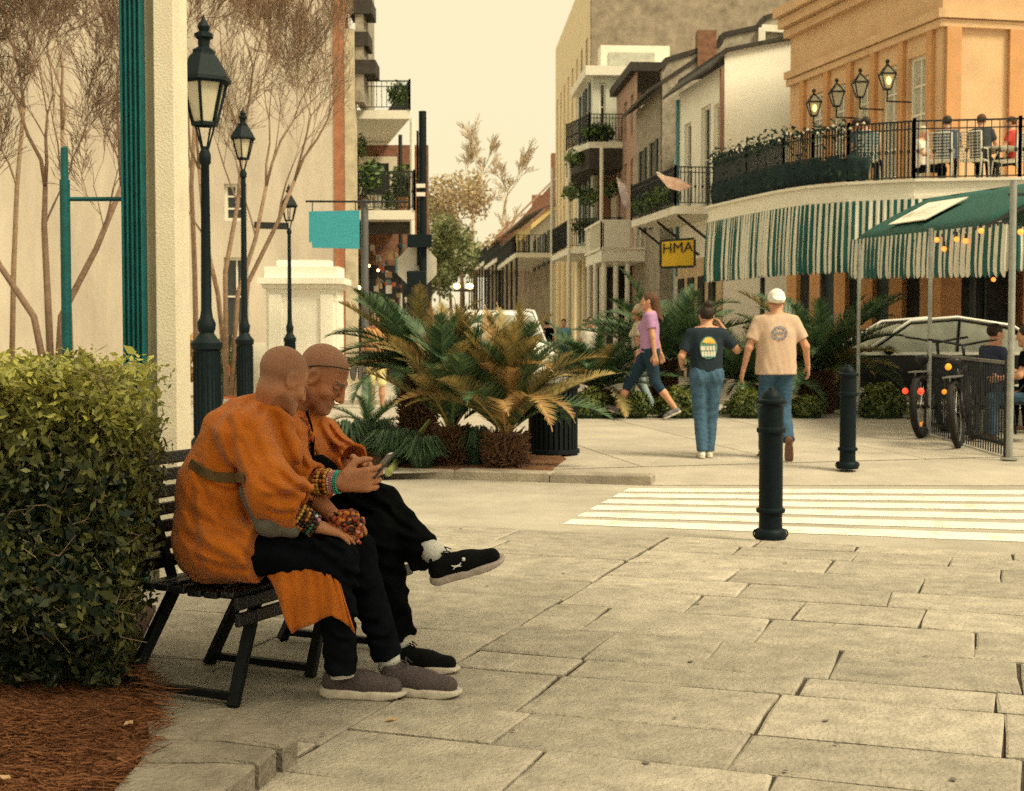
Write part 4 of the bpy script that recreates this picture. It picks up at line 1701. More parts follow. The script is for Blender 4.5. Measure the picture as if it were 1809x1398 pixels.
sago(GS(1055, 733), .35, 1.25, 40, 'sago palm across the pavement left of the walker in purple', 'ggggm', 15, .15)
sago(GS(1172, 726), .75, 1.5, 40, 'sago palm behind the woman with long hair', 'ggggg', 16, .15)
sago(GS(1445, 729), .60, 1.6, 50, 'big dark sago palm behind the man in the white cap', 'gggggm', 17, .18)
sago(GS(1325, 730), .40, 1.25, 34, 'sago palm between the two walkers seen from behind', 'ggggg', 18, .14)
# one long yellow green stalk leaning out of the bed
t = thing('leaning_stalk', 'long yellow green palm stalk leaning over the kerb', 'plant')
mb = MB()
mb.tube([GS(686, 836), P(715, 800, 14.3), P(760, 742, 14.4)], [.035, .032, .02], 8)
mb.build('stalk', M('green_stalk', (.22, .24, .08), .7, .2, 20), t, True)

# grass tufts in the bed
m_grass = leafmat('tuft_leaf', (.015, .05, .03), (.12, .19, .10), .25, .5, .3)


def tuft(p, rad, h, n, label, seed, mat=m_grass):
    r = np.random.default_rng(seed)
    t = thing('grass_tuft', label, 'plant', p, 'grass tufts in the palm bed')
    a = r.uniform(0, 6.28, n)
    b0 = np.stack([np.cos(a) * rad * .35 * r.uniform(0, 1, n), np.sin(a) * rad * .35 * r.uniform(0, 1, n), np.zeros(n)], 1) + np.array(p)
    rr_ = rad * r.uniform(.4, 1.0, n)
    hh = h * r.uniform(.6, 1.1, n)
    d = np.stack([np.cos(a), np.sin(a), np.zeros(n)], 1)
    mid = b0 + d * (rr_ * .45)[:, None] + np.array([0, 0, 1.0]) * hh[:, None]
    tip = b0 + d * rr_[:, None] + np.array([0, 0, 1.0]) * (hh * .6)[:, None]
    w = np.stack([-np.sin(a), np.cos(a), np.zeros(n)], 1) * .006
    Vq = np.concatenate([np.stack([b0 - w, b0 + w, mid + w, mid - w], 1), np.stack([mid - w, mid + w, tip + w * .2, tip - w * .2], 1)])
    tn = r.uniform(0, 1, n)
    quads_np('blades', Vq, np.concatenate([tn, tn]), mat, t, 'stuff')


for i, (x, y, rd, h, lb) in enumerate(((615, 808, .34, .36, 'grassy tuft at the left end of the palm bed'), (700, 822, .36, .34, 'grassy tuft under the tall palm trunk'), (745, 828, .3, .3, 'grassy tuft beside the leaning stalk'),
                                (840, 822, .26, .36, 'grassy tuft between the two brown palms'), (665, 800, .3, .34, 'grassy tuft behind the robe sleeve'))):
    tuft(GS(x, y), rd, h, 420, lb, 60 + i)

# clipped low shrubs along the far pavement
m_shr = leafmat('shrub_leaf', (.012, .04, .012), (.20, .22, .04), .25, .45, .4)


def shrub(x, y, rx, rz_, label, seed, n=1500, Yd=None, ry=None):
    p = GS(x, y)
    t = thing('low_shrub', label, 'shrub', p, 'clipped shrubs along the far pavement')
    r = np.random.default_rng(seed)
    d = r.normal(0, 1, (n, 3))
    d /= np.linalg.norm(d, axis=1)[:, None]
    d[:, 2] = np.abs(d[:, 2])
    rad = np.array([rx, ry or rx * .8, rz_])
    lump = 1 + .12 * np.sin(d[:, 0] * 7 + seed) * np.sin(d[:, 2] * 6 + d[:, 1] * 5)
    c = np.array(p) + d * rad * (lump * r.uniform(.82, 1.05, n))[:, None]
    c[:, 2] += .05
    V = leaf_cloud(c, d, .06, .5)
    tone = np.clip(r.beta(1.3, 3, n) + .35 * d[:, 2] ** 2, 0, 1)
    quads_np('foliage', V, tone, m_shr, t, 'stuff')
    mb = MB()
    mb.ball((p[0], p[1], p[2]), (rx * .8, (ry or rx * .8) * .8, rz_ * .8), 12)
    mb.build('inner_growth', M('hedge_core', (.02, .035, .012)), t)


for i, (x, rx, rz_, lb) in enumerate(((1046, .34, .36, 'low shrub right of the litter bin'), (1112, .32, .34, 'low shrub behind the striding legs'), (1196, .34, .38, 'low shrub left of the woman in blue trousers'),
                               (1325, .36, .36, 'low shrub left of the bollard top'), (1425, .26, .26, 'small shrub behind the man in jeans'), (1556, .40, .44, 'yellow green clipped shrub left of the red bicycle lights'))):
    shrub(x, 738, rx, rz_, lb, 80 + i, 1900)
# ---------------------------------------------------------------- buildings
m_orange = M('orange_render', (.60, .39, .225), .85, .08, 1.6, .2, 60, col2=(.63, .415, .245))
m_orange_d = M('orange_trim', (.55, .29, .13), .85, .10, 3, .2, 60)
m_wwood = M('white_wood', (.74, .70, .60), .7, .06, 6)
m_glassd = M('dark_window_glass', (.02, .025, .028), .12, .3, 2, spec=.6)
m_glassl = M('pale_window_glass', (.42, .42, .36), .15, .2, 3, spec=.6)
m_roofd = M('dark_slate', (.045, .038, .032), .8, .35, 6, .5, 30)
m_dark = M('dark_interior', (.018, .018, .018), .9, .6, 3)
m_rail = M('iron_rail', (.02, .022, .022), .6, .3, 20)
m_shut = M('dark_green_shutter', (.014, .03, .032), .6, .3, 12)
m_wwall = M('white_render', (.86, .82, .72), .85, .05, 1.2, .15, 60)
m_grey = M('grey_brick', (.27, .235, .19), .9, .28, 5, .5, 30, col2=(.32, .28, .22))
m_brick = M('brown_brick', (.22, .11, .07), .9, .35, 6, .5, 30)
m_brickd = M('grey_brown_brick', (.24, .20, .155), .9, .28, 2.2, .5, 25, col2=(.29, .24, .18))
m_tallf = M('tall_cream_facade', (.72, .60, .40), .85, .10, 1.5, .2, 40)
m_pink = M('pink_brick', (.38, .25, .20), .9, .2, 4)
m_pale = M('pale_green_wall', (.55, .56, .48), .85, .08, 2)
m_blue = M('pale_blue_wall', (.42, .50, .50), .85, .08, 2)
m_rust = M('rust_column', (.40, .20, .10), .8, .25, 4, .2, 50)
m_roofr = M('red_roof', (.38, .22, .15), .9, .2, 5)
m_plant = leafmat('balcony_leaf', (.015, .05, .02), (.15, .22, .06), .2, .5, .3)


def window(fr, par, a0, a1, z0, z1, glass=None, frame=None, rows=3, cols=2, dep=.14, shut=None):
    mb = MB()
    w = .07
    fr.box(mb, a0, a0 + w, -dep - .04, -dep + .05, z0, z1)
    fr.box(mb, a1 - w, a1, -dep - .04, -dep + .05, z0, z1)
    fr.box(mb, a0 + w, a1 - w, -dep - .04, -dep + .05, z0, z0 + w)
    fr.box(mb, a0 + w, a1 - w, -dep - .04, -dep + .05, z1 - w, z1)
    for i in range(1, cols):
        a = a0 + (a1 - a0) * i / cols
        fr.box(mb, a - .02, a + .02, -dep - .03, -dep + .03, z0 + w, z1 - w)
    for j in range(1, rows):
        z = z0 + (z1 - z0) * j / rows
        fr.box(mb, a0 + w, a1 - w, -dep - .025, -dep + .025, z - .02, z + .02)
    o = mb.build('window', frame or m_wwood, par, kind='stuff')
    mb = MB()
    fr.box(mb, a0 + .01, a1 - .01, -dep - .07, -dep - .015, z0 + .01, z1 - .01)
    mb.build('pane', glass or m_glassd, o, local=False)
    if shut:
        for a, b in ((a0 - (a1 - a0) * .48, a0 - .02), (a1 + .02, a1 + (a1 - a0) * .48)):
            mb = MB()
            fr.box(mb, a, b, .005, .05, z0, z1)
            mb.build('shutter', shut, o)
    return o


def facade(fr, par, a0, a1, z0, z1, wins, mat, shut=None, glass=None, frame=None, rows=3, cols=2):
    mb = MB()
    fr.wall(mb, a0, a1, z0, z1, wins)
    mb.build('wall', mat, par)
    for h in wins:
        window(fr, par, *h, glass=glass, frame=frame, shut=shut, rows=rows, cols=cols)


def railing(path, z, h, par, name='railing', mat=None, step=.13, posts=True, r=.008, mid=True, scroll=False):
    """iron railing along a line of points at floor height z"""
    mb = MB()
    for i in range(len(path) - 1):
        a, b = Vector((path[i][0], path[i][1], z)), Vector((path[i + 1][0], path[i + 1][1], z))
        for hh in (h, h - .14, .08):
            mb.bar(a + Vector((0, 0, hh)), b + Vector((0, 0, hh)), .035 if hh == h else .022, .03 if hh == h else .022)
        n = max(1, int((b - a).length / step))
        for k in range(n):
            p = a.lerp(b, (k + .5) / n)
            mb.bar(p + Vector((0, 0, .08)), p + Vector((0, 0, h)), r * 2, r * 2)
            if scroll and k % 2 == 0:
                mb.ball(p + Vector((0, 0, h * .5)), (.035, .02, .05), 6)
        if posts:
            mb.bar(a, a + Vector((0, 0, h + .05)), .05, .05)
            mb.bar(b, b + Vector((0, 0, h + .05)), .05, .05)
    return mb.build(name, mat or m_rail, par, kind='stuff')


def slabpoly(pts, z0, z1, par, name, mat):
    mb = MB()
    mb.prism([(p[0], p[1]) for p in pts], z0, z1)
    return mb.build(name, mat, par)


def potted(par, p, r_, h, seed, name='plant', n=260, flower=None):
    r = np.random.default_rng(seed)
    d = r.normal(0, 1, (n, 3))
    d /= np.linalg.norm(d, axis=1)[:, None]
    c = np.array(p) + d * np.array([r_, r_, h]) * r.uniform(.5, 1.05, n)[:, None] + np.array([0, 0, h])
    return quads_np(name, leaf_cloud(c, d, r_ * .42, .5), r.uniform(0, 1, n), flower or m_plant, par, 'stuff')


# ------------------------------------------------ orange corner building with gallery
OB = thing('corner_building', 'orange corner building with white framed gallery and striped awning', 'building', (9, 31, 0))
A0, A1, A2 = Vector((8.73, 29.0)), Vector((7.02, 36.0)), Vector((16.5, 30.6))
fs, ff_ = Fr(A0, A1), Fr(A0, A2)
ws = []
for px in (1613, 1566, 1519, 1478, 1437):
    a = fs.a_at(px)
    ws.append((a - .36, a + .36, 4.15, 7.15))
gh = []
a = .35
while a < 6.6:
    gh.append((a, a + .82, .1, 3.0))
    a += 1.28
facade(fs, OB, 0, fs.len, 0, 9.6, ws, m_orange, glass=m_glassl, rows=5)
mb = MB()
for px in (1640, 1590, 1541, 1499, 1459, 1417):          # pilasters between the windows
    a = fs.a_at(px)
    fs.box(mb, a - .11, a + .11, .002, .09, 4.1, 7.55)
o_p = mb.build('pilasters', m_orange_d, OB, kind='stuff')
wf = [(3.45, 4.75, 4.15, 7.2), (6.4, 7.6, 4.15, 7.2)]
facade(ff_, OB, 0, ff_.len, 4.0, 9.6, wf, m_orange, glass=m_glassd, rows=5, cols=2)
mb = MB()
for a in (.22, 1.62, 2.98):
    ff_.box(mb, a - .16, a + .16, .002, .10, 4.1, 7.55)
mb.build('front_pilasters', m_orange_d, OB, kind='stuff')
mb = MB()
for z0, z1, pr in ((7.55, 7.70, .10), (7.72, 7.90, .16), (8.75, 8.95, .18), (8.97, 9.2, .34), (9.22, 9.45, .48)):
    pts = [fs.pt(fs.len + .05, 0, 0), fs.pt(fs.len + .05, pr, 0), fs.pt(-pr * .8, pr, 0), ff_.pt(-pr * .2, pr, 0), ff_.pt(ff_.len, pr, 0), ff_.pt(ff_.len, 0, 0), ff_.pt(.05, -.05, 0)]
    mb.prism([(p.x, p.y) for p in pts], z0, z1)
mb.build('cornice', m_orange_d if False else m_orange, OB, kind='stuff')
# end wall and roof
mb = MB()
mb.prism([(A0.x, A0.y + .3), (A1.x + .1, A1.y), (A1.x + 8, A1.y + 2), (A2.x, A2.y + .2)], 9.35, 9.62)
mb.build('roof', m_roofd, OB)
# ground floor
facade_g = MB()
ff_.wall(facade_g, 0, ff_.len, 0, 4.0, [(.5 + 1.9 * i, 1.9 + 1.9 * i, .1, 3.1) for i in range(4)], t=.4)
facade_g.build('ground_floor_wall', m_rust, OB)
for i in range(4):
    window(ff_, OB, .5 + 1.9 * i, 1.9 + 1.9 * i, .1, 3.1, glass=m_dark, frame=m_shut, rows=2, dep=.3)
mb = MB()
for i in range(6):                # rust coloured piers under the gallery, with dark doorways between
    a = .2 + i * 1.3
    fs.box(mb, a - .28, a + .28, .01, .16, 0, 3.7)
mb.build('ground_floor_piers', m_orange_d, OB, kind='stuff')
for i in range(5):
    mb = MB()
    a = .2 + i * 1.3
    fs.box(mb, a + .30, a + 1.0, .004, .05, .1, 3.1)
    mb.build('door', m_shut if i % 2 else m_dark, OB)
# gallery
GP = [(4.28, 31.0), (4.70, 29.2), (5.15, 27.6), (5.55, 26.7), (6.15, 26.05), (7.2, 25.5), (9.0, 25.2), (11.5, 25.3), (14.5, 25.7)]
back = [(16, 30.0), (8.9, 29.2), (7.6, 33.5)]
slabpoly(GP + back, 3.74, 4.08, OB, 'gallery_floor', m_wwood)
mb = MB()
for i in range(len(GP) - 1):
    a, b = Vector((*GP[i], 4.085)), Vector((*GP[i + 1], 4.085))
    mb.bar(a, b, .12, .05)
    mb.bar(a - Vector((0, 0, .30)), b - Vector((0, 0, .30)), .06, .06)
mb.build('gallery_moulding', m_wwood, OB, kind='stuff')
inn = [(x + .12 * (1 if i < 4 else .3), y + (.02 if i < 3 else .14)) for i, (x, y) in enumerate(GP)]
railing(inn[:6], 4.08, 1.08, OB, 'gallery_railing', scroll=True, step=.065, r=.012)
railing(inn[5:], 4.08, 1.08, OB, 'gallery_railing', scroll=True, step=.14, r=.007)
mb = MB()
for (x, y) in ((4.25, 31.0), (4.9, 28.6), (5.75, 26.9), (8.2, 25.7), (11.5, 25.7)):
    mb.tube([(x + .15, y, 0), (x + .15, y, 3.74)], .05, 10)
mb.build('gallery_posts', m_rail, OB, kind='stuff')
# dark fabric screen on the near railing with a frill of lights
sc_ = thing('railing_screen', 'dark green fabric screen tied along the gallery railing', 'screen', (*inn[1], 4.1))
mb = MB()
vv, fc = [], []
scr = [Vector((x - .05, y - .03, 0)) for x, y in inn[:6]]
cum = [0]
for i in range(5):
    cum.append(cum[-1] + (scr[i + 1] - scr[i]).length)


def along(path, cum, t):
    for i in range(len(path) - 1):
        if t <= cum[i + 1] or i == len(path) - 2:
            return path[i].lerp(path[i + 1], (t - cum[i]) / (cum[i + 1] - cum[i]))


n = 90
TT = cum[-1] * .88
for i in range(n + 1):
    p = along(scr, cum, TT * i / n)
    for j, z in enumerate((4.16, 4.3, 4.45, 4.60 + .04 * math.sin(i * .9))):
        vv.append((p.x - .03 * math.sin(i * 1.7 + j), p.y - .02 * math.cos(i * 1.1), z))
for i in range(n):
    for j in range(3):
        a = i * 4 + j
        fc.append((a, a + 4, a + 5, a + 1))
mb.add(vv, fc)
o = mb.build('fabric', M('screen_fabric', (.012, .028, .03), .9, .5, 8, .5, 40), sc_, 'all')
o.modifiers.new('s', 'SOLIDIFY').thickness = .03
gl_c = []
for i in range(700):
    p = along(scr, cum, TT * random.random())
    zz0 = 5.10 + .10 * random.gauss(0, 1) if random.random() < .6 else random.uniform(4.2, 5.1)
    gl_c.append((p.x - .07 - .05 * random.random(), p.y - .05, zz0))
gl_c = np.array(gl_c)
quads_np('garland', leaf_cloud(gl_c, np.tile([-.7, -.7, .1], (len(gl_c), 1)), .10, .5), rng.beta(1, 3, len(gl_c)), leafmat('garland_leaf', (.006, .018, .018), (.05, .09, .05), .1, .6, .2), sc_, 'stuff')
mb = MB()
for i in range(46):
    p = along(scr, cum, TT * (i + .5) / 46)
    mb.ball((p.x - .05, p.y - .05, 5.12 + .05 * math.sin(i * 1.3)), .028, 6)
mb.build('fairy_lights', M('pale_bulb', (.7, .66, .55), .4, .1), sc_, kind='stuff')

# striped cloth hanging under the gallery edge
m_sg = M('awning_green', (.010, .085, .075), .8, .2, 6)
m_sw = M('awning_white', (.66, .63, .54), .8, .08, 6)


def striped(name, label, path, ztop, zbot, step, par=None, flare=0.0, scallop=.06, cat='awning', wave=.02, seed=2, mats=None, obj=None):
    path = [Vector((p[0], p[1], 0)) for p in path]
    cm = [0]
    for i in range(len(path) - 1):
        cm.append(cm[-1] + (path[i + 1] - path[i]).length)
    n = int(cm[-1] / step)
    rr = random.Random(seed)
    mb = MB()
    sub_ = 4
    zt = ztop if callable(ztop) else (lambda t: ztop)
    zb = zbot if callable(zbot) else (lambda t: zbot)
    cols = []
    for i in range(n * sub_ + 1):
        t = i / (n * sub_)
        p = along(path, cm, cm[-1] * t)
        q = along(path, cm, min(cm[-1], cm[-1] * t + .05))
        q0 = along(path, cm, max(0, cm[-1] * t - .05))
        d = (q - q0).normalized()
        nn = Vector((d.y, -d.x, 0))
        if nn.dot(-p) < 0:
            nn = -nn
        w = wave * math.sin(i * .55 + math.sin(i * .13) * 2)
        sc = scallop * (abs(math.sin(math.pi * (i % sub_) / sub_)) if scallop else 0)
        z0, z1 = zt(t), zb(t)
        zk = z1 + (z0 - z1) * .24
        cols.append([p + nn * w * .3 + Vector((0, 0, z0)), p + nn * (w + flare * .55) + Vector((0, 0, (z0 + zk) / 2)), p + nn * (w + flare) + Vector((0, 0, zk)), p + nn * (w * 1.5 + flare * .9) + Vector((0, 0, z1 - sc))])
    for i, c in enumerate(cols):
        mb.v.extend([tuple(v) for v in c])
    for i in range(n * sub_):
        for j in range(3):
            a = i * 4 + j
            mb.f.append((a, a + 4, a + 5, a + 1))
            mb.m.append((i // sub_) % 2)
    o = mb.build(name, mats or [m_sg, m_sw], par)
    o.modifiers.new('s', 'SOLIDIFY').thickness = .012
    if label:
        tag(o, label, cat)
    return o


striped('striped_curtain', 'green and white striped cloth hanging under the gallery edge', [(x - .02, y - .03) for x, y in GP[:8]], 3.75, 2.50, .062, flare=.06, wave=.02)

# gallery lanterns
m_flame = M('lantern_flame', (1.0, .62, .22), .5, .1, emit=1.6)
for i, (x, y, lit) in enumerate(((1567, 158, 1), (1518, 172, 0), (1476, 188, 0), (1435, 205, 1))):
    aa = fs.a_at(x + 36)
    p = fs.pt(aa, .55, 0)
    p.z = ZY(y, p.y)
    t = thing('gallery_lantern', ['lit gas lantern nearest the corner of the orange building', 'second gas lantern from the orange corner', 'third gas lantern from the orange corner', 'farthest gas lantern, next to the white house'][i], 'lantern', p, 'gallery lanterns')
    f_, g_ = MB(), MB()
    rg = lambda r_, z: [p + Vector((r_ * math.cos(R(45 + 90 * k)), r_ * math.sin(R(45 + 90 * k)), z)) for k in range(4)]
    A_, B_, C_2 = rg(.09, 0), rg(.21, .31), p + Vector((0, 0, .53))
    for k in range(4):
        f_.bar(A_[k], B_[k], .022)
        f_.bar(A_[k], A_[(k + 1) % 4], .024)
        f_.bar(B_[k], B_[(k + 1) % 4], .035)
        f_.bar(B_[k], C_2, .022)
    f_.ball(C_2 + Vector((0, 0, .05)), .05, 8)
    g_.add([*rg(.082, .01), *rg(.195, .305), C_2 - Vector((0, 0, .03))], [(3, 2, 1, 0), (0, 1, 5, 4), (1, 2, 6, 5), (2, 3, 7, 6), (3, 0, 4, 7), (4, 5, 8), (5, 6, 8), (6, 7, 8), (7, 4, 8)])
    pw = fs.pt(aa, -.02, 0)
    f_.bar(Vector((pw.x, pw.y, p.z - .25)), Vector((p.x, p.y, p.z - .25)), .03)
    f_.bar(Vector((p.x, p.y, p.z - .26)), Vector((p.x, p.y, p.z)), .03)
    f_.build('frame', m_rail, t, kind='stuff')
    g_.build('glass', m_lglass, t)
    if lit:
        mb = MB()
        mb.ball((p.x - .02, p.y - .20, p.z + .15), (.05, .05, .09), 8)
        mb.build('flame', m_flame, t)

# ------------------------------------------------ white house with dark roof
WB = thing('white_house', 'white rendered house with dark curved eave and blank side wall', 'house', (6, 39, 0))
B0_, B1_ = Vector((XX(1277, 37), 37)), Vector((XX(1197, 41.5), 41.5))
fw_ = Fr(B0_, B1_)
side = Vector((fw_.u.y, -fw_.u.x, 0))
fw2 = Fr(B0_, B0_ + Vector((side.x, side.y)) * 6)
wl_ = []
for px0, px1, z0, z1 in ((1258, 1268, 4.7, 7.4), (1236, 1253, 4.65, 7.5), (1207, 1219, 4.7, 7.3)):
    a, b = fw_.a_at(px1), fw_.a_at(px0)
    wl_.append((a, b, z0, z1))
facade(fw_, WB, 0, fw_.len, 0, 8.3, wl_, m_wwall, shut=None, glass=m_shut, rows=2)
mb = MB()
zg = lambda a: 8.3 + a * .52
mb.add([fw2.pt(0, 0, 0), fw2.pt(6, 0, 0), fw2.pt(6, 0, 9.4), fw2.pt(2.4, 0, 9.1), fw2.pt(0, 0, 8.62)], [(0, 1, 2, 3, 4)])
mb.build('side_wall', m_wwall, WB)
mb = MB()
for (p, q, zp, zq, hh) in ((-.45, .0, 8.12, 8.55, .08), (0, 2.6, 8.60, 9.18, .1), (2.6, 6, 9.18, 9.45, .1)):
    pts = [fw_.pt(-.12, -p, zp), fw_.pt(fw_.len + .1, -p, zp), fw_.pt(fw_.len + .1, -q, zq), fw_.pt(-.12, -q, zq)]
    mb.hexa(pts + [v + Vector((0, 0, hh)) for v in pts])
mb.build('roof', m_roofd, WB)
mb = MB()
fw_.box(mb, -.02, .10, .01, .10, 4.6, 8.2)
mb.build('downpipe', M('brown_pipe', (.25, .13, .08), .6, .2), WB)
mb = MB()
fw_.box(mb, fw_.len - .12, fw_.len - .02, .01, .10, 3, 8.1)
mb.build('downpipe', M('teal_pipe', (.10, .24, .26), .6, .2), WB)
# iron balcony of the white house
bx0 = fw_.pt(-.1, 0, 0)
pb = [fw_.pt(-.2, 0, 0), fw_.pt(-.2, 1.35, 0), fw_.pt(fw_.len + .2, 1.35, 0), fw_.pt(fw_.len + .2, 0, 0)]
slabpoly(pb, 4.42, 4.62, WB, 'balcony_floor', m_wwood)
railing([(p.x, p.y) for p in pb], 4.62, 1.0, WB, 'balcony_railing', step=.09, scroll=True, r=.012)
mb = MB()
for a in (.1, fw_.len * .5, fw_.len - .1):
    mb.bar(fw_.pt(a, .02, 3.5), fw_.pt(a, 1.2, 4.40), .06)
mb.build('brackets', m_rail, WB, kind='stuff')
for i in range(4):
    potted(WB, fw_.pt(.5 + i * 1.05, 1.3, 4.65), .30, .32, 130 + i, 'balcony_plant')
mb = MB()
fw_.box(mb, 0, fw_.len, .01, .05, .1, 3.4)
mb.build('ground_floor_front', M('tan_timber', (.50, .36, .22), .8, .2, 3), WB)
for i in range(4):
    mb = MB()
    fw_.box(mb, .5 + 1.05 * i, 1.1 + 1.05 * i, .055, .09, .1, 2.9)
    mb.build('door', m_dark, WB)

# ------------------------------------------------ grey brick house with stepped gable
GB = thing('grey_brick_house', 'grey brick house with stepped parapet wall and dark shutters', 'house', (6, 45, 0))
C0, C1 = Vector((XX(1168, 43), 43)), Vector((XX(1122, 48), 48))
fg = Fr(C0, C1)
sd_ = Vector((fg.u.y, -fg.u.x, 0))
fg2 = Fr(C0, C0 + Vector((sd_.x, sd_.y)) * 9)
facade(fg, GB, 0, fg.len, 0, 8.75, [(1.0, 1.7, 4.6, 7.3), (3.1, 3.8, 4.6, 7.3)], m_grey, shut=m_shut, rows=2)
zz = lambda y: ZY(y, 43.3)
prof = [(0, 0), (9, 0), (9, zz(-20)), (5.4, zz(-10)), (3.1, zz(36)), (2.9, zz(52)), (1.85, zz(66)), (1.75, zz(82)), (.1, zz(112)), (0, zz(128))]
mb = MB()
mb.plate([fg2.pt(a, -.15, z) for a, z in prof], .3)
mb.build('parapet_wall', m_grey, GB)
mb = MB()
for i in range(2, len(prof) - 1):
    a, b = prof[i], prof[i + 1]
    mb.bar(fg2.pt(a[0], -.15, a[1] + .04), fg2.pt(b[0], -.15, b[1] + .04), .40, .14)
mb.build('coping', m_roofd, GB, kind='stuff')
mb = MB()
pts = [fg.pt(-.05, .45, 8.55), fg.pt(fg.len, .45, 8.55), fg.pt(fg.len, -1.6, 9.9), fg.pt(-.05, -1.6, 9.9)]
mb.hexa(pts + [v + Vector((0, 0, .12)) for v in pts])
mb.build('roof', m_roofd, GB)
mb = MB()
fg2.box(mb, .35, 2.2, .02, .5, 0, 6.6)
mb.build('lean_to', m_blue, GB)
mb = MB()
mb.box(fg2.pt(1.35, -.15, zz(90)), (.28, .28, .55))
mb.build('chimney', m_brick, GB)
mb = MB()
mb.bar(fg2.pt(3.0, .1, zz(108)), fg2.pt(3.0, .1, zz(52)), .16, .2)
mb.bar(fg2.pt(3.0, .1, zz(52)), fg2.pt(5.6, .1, zz(60)), .14, .2)
mb.build('white_flashing', m_wwood, GB)

# ------------------------------------------------ pink house, pale house with high balcony
PB = thing('pink_brick_house', 'narrow pink brick house wedged between grey and pale houses', 'house', (4, 50, 0))
D0, D1 = Vector((XX(1124, 48.3), 48.3)), Vector((XX(1088, 53.5), 53.5))
fp = Fr(D0, D1)
facade(fp, PB, 0, fp.len, 0, ZY(142, 50), [(.8, 1.5, 4.8, 7.4), (2.4, 3.1, 4.8, 7.4), (4.0, 4.6, 4.8, 7.4), (.8, 1.5, 8.2, 9.6), (2.4, 3.1, 8.2, 9.6)], m_pink, rows=2)
mb = MB()
fp.box(mb, -.1, fp.len + .1, -6, .25, ZY(142, 50), ZY(142, 50) + .3)
mb.build('roof', m_roofd, PB)

HB = thing('balcony_house', 'pale green house with a wide dark iron balcony high above the street', 'house', (4, 56, 0))
E0, E1 = Vector((XX(1046, 54), 54)), Vector((XX(1018, 59.5), 59.5))
fh = Fr(E0, E1)
he = Vector((fh.u.y, -fh.u.x, 0))
fh2 = Fr(E0, E0 + Vector((he.x, he.y)) * 5)
zt_ = ZY(135, 54)
facade(fh, HB, 0, fh.len, 0, zt_, [(1, 1.9, 8.6, 10.9), (3, 3.9, 8.6, 10.9), (1, 1.9, 5, 7.6), (3, 3.9, 5, 7.6)], m_pale, shut=m_shut, rows=2)
facade(fh2, HB, 0, 5, 0, zt_, [(.25, .5, 9.0, 10.8)], m_pale, rows=2, cols=1)
mb = MB()
fh2.box(mb, -.3, 5.2, -5, .3, zt_, zt_ + .35)
mb.build('roof', m_wwood, HB)
mb = MB()       # dormer above
fh2.box(mb, .5, 3.2, -2.5, -1.5, zt_ + .35, ZY(75, 55))
mb.build('dormer', m_wwood, HB)
mb = MB()
fh2.box(mb, .8, 2.6, -1.49, -1.45, zt_ + .7, ZY(88, 55))
mb.build('dormer_window', m_glassl, HB)
zb_ = ZY(266, 52.5)
qb = [Vector((XX(1000, 54.5), 54.5)), Vector((XX(1040, 51.8), 51.8)), Vector((XX(1122, 51.8), 51.8)), Vector((XX(1122, 54), 54)), Vector((XX(1020, 59), 59))]
slabpoly(qb, zb_, zb_ + .22, HB, 'balcony_floor', m_wwood)
railing([(p.x, p.y) for p in qb[:3]], zb_ + .22, 1.0, HB, 'balcony_railing', step=.11, scroll=True, r=.014)
potted(HB, (XX(1055, 52.2), 52.2, zb_ + .25), .6, .35, 140, 'balcony_plant', 400)
slabpoly(qb, zb_ - .75, zb_ - .02, HB, 'balcony_shadow_block', m_roofd)  # dark slab stands in for the shade under the balcony
# lower gallery of the pale house, hung with plants
zl_ = ZY(440, 53)
q2 = [Vector((XX(975, 58), 58)), Vector((XX(1005, 52.6), 52.6)), Vector((XX(1062, 51.6), 51.6)), Vector((XX(1125, 51.6), 51.6)), Vector((XX(1125, 54), 54)), Vector((XX(1020, 59), 59))]
slabpoly(q2, zl_ - .2, zl_, HB, 'gallery_floor', m_wwood)
railing([(p.x, p.y) for p in q2[:4]], zl_, 1.05, HB, 'gallery_railing', step=.10, scroll=True, r=.016)
mb = MB()
for p in q2[:4]:
    mb.tube([(p.x, p.y, 0), (p.x, p.y, zb_)], .07, 8)
mb.build('gallery_posts', m_wwood, HB, kind='stuff')
for i, (x, z) in enumerate(((1010, 6.2), (1040, 6.0), (1075, 6.3), (1030, 4.9), (1060, 4.9), (1100, 4.9), (1015, 7.4), (1050, 7.5), (1090, 7.4))):
    potted(HB, (XX(x, 52.6), 52.6, z), .42, .36, 150 + i, 'hanging_plant', 220)
mb = MB()
fh2.box(mb, .2, 4.6, .02, .06, zl_, zb_ - .8)
mb.build('brick_infill', m_brick, HB)
for i in range(3):
    mb = MB()
    fh2.box(mb, .7 + 1.3 * i, 1.5 + 1.3 * i, .065, .1, zl_, zl_ + 2.5)
    mb.build('door', [m_cream, m_shut, m_cream][i], HB)
mb = MB()
fh2.box(mb, -.2, 4.9, .3, .34, .0, zl_ - .2)
mb.build('shop_front', m_dark, HB)

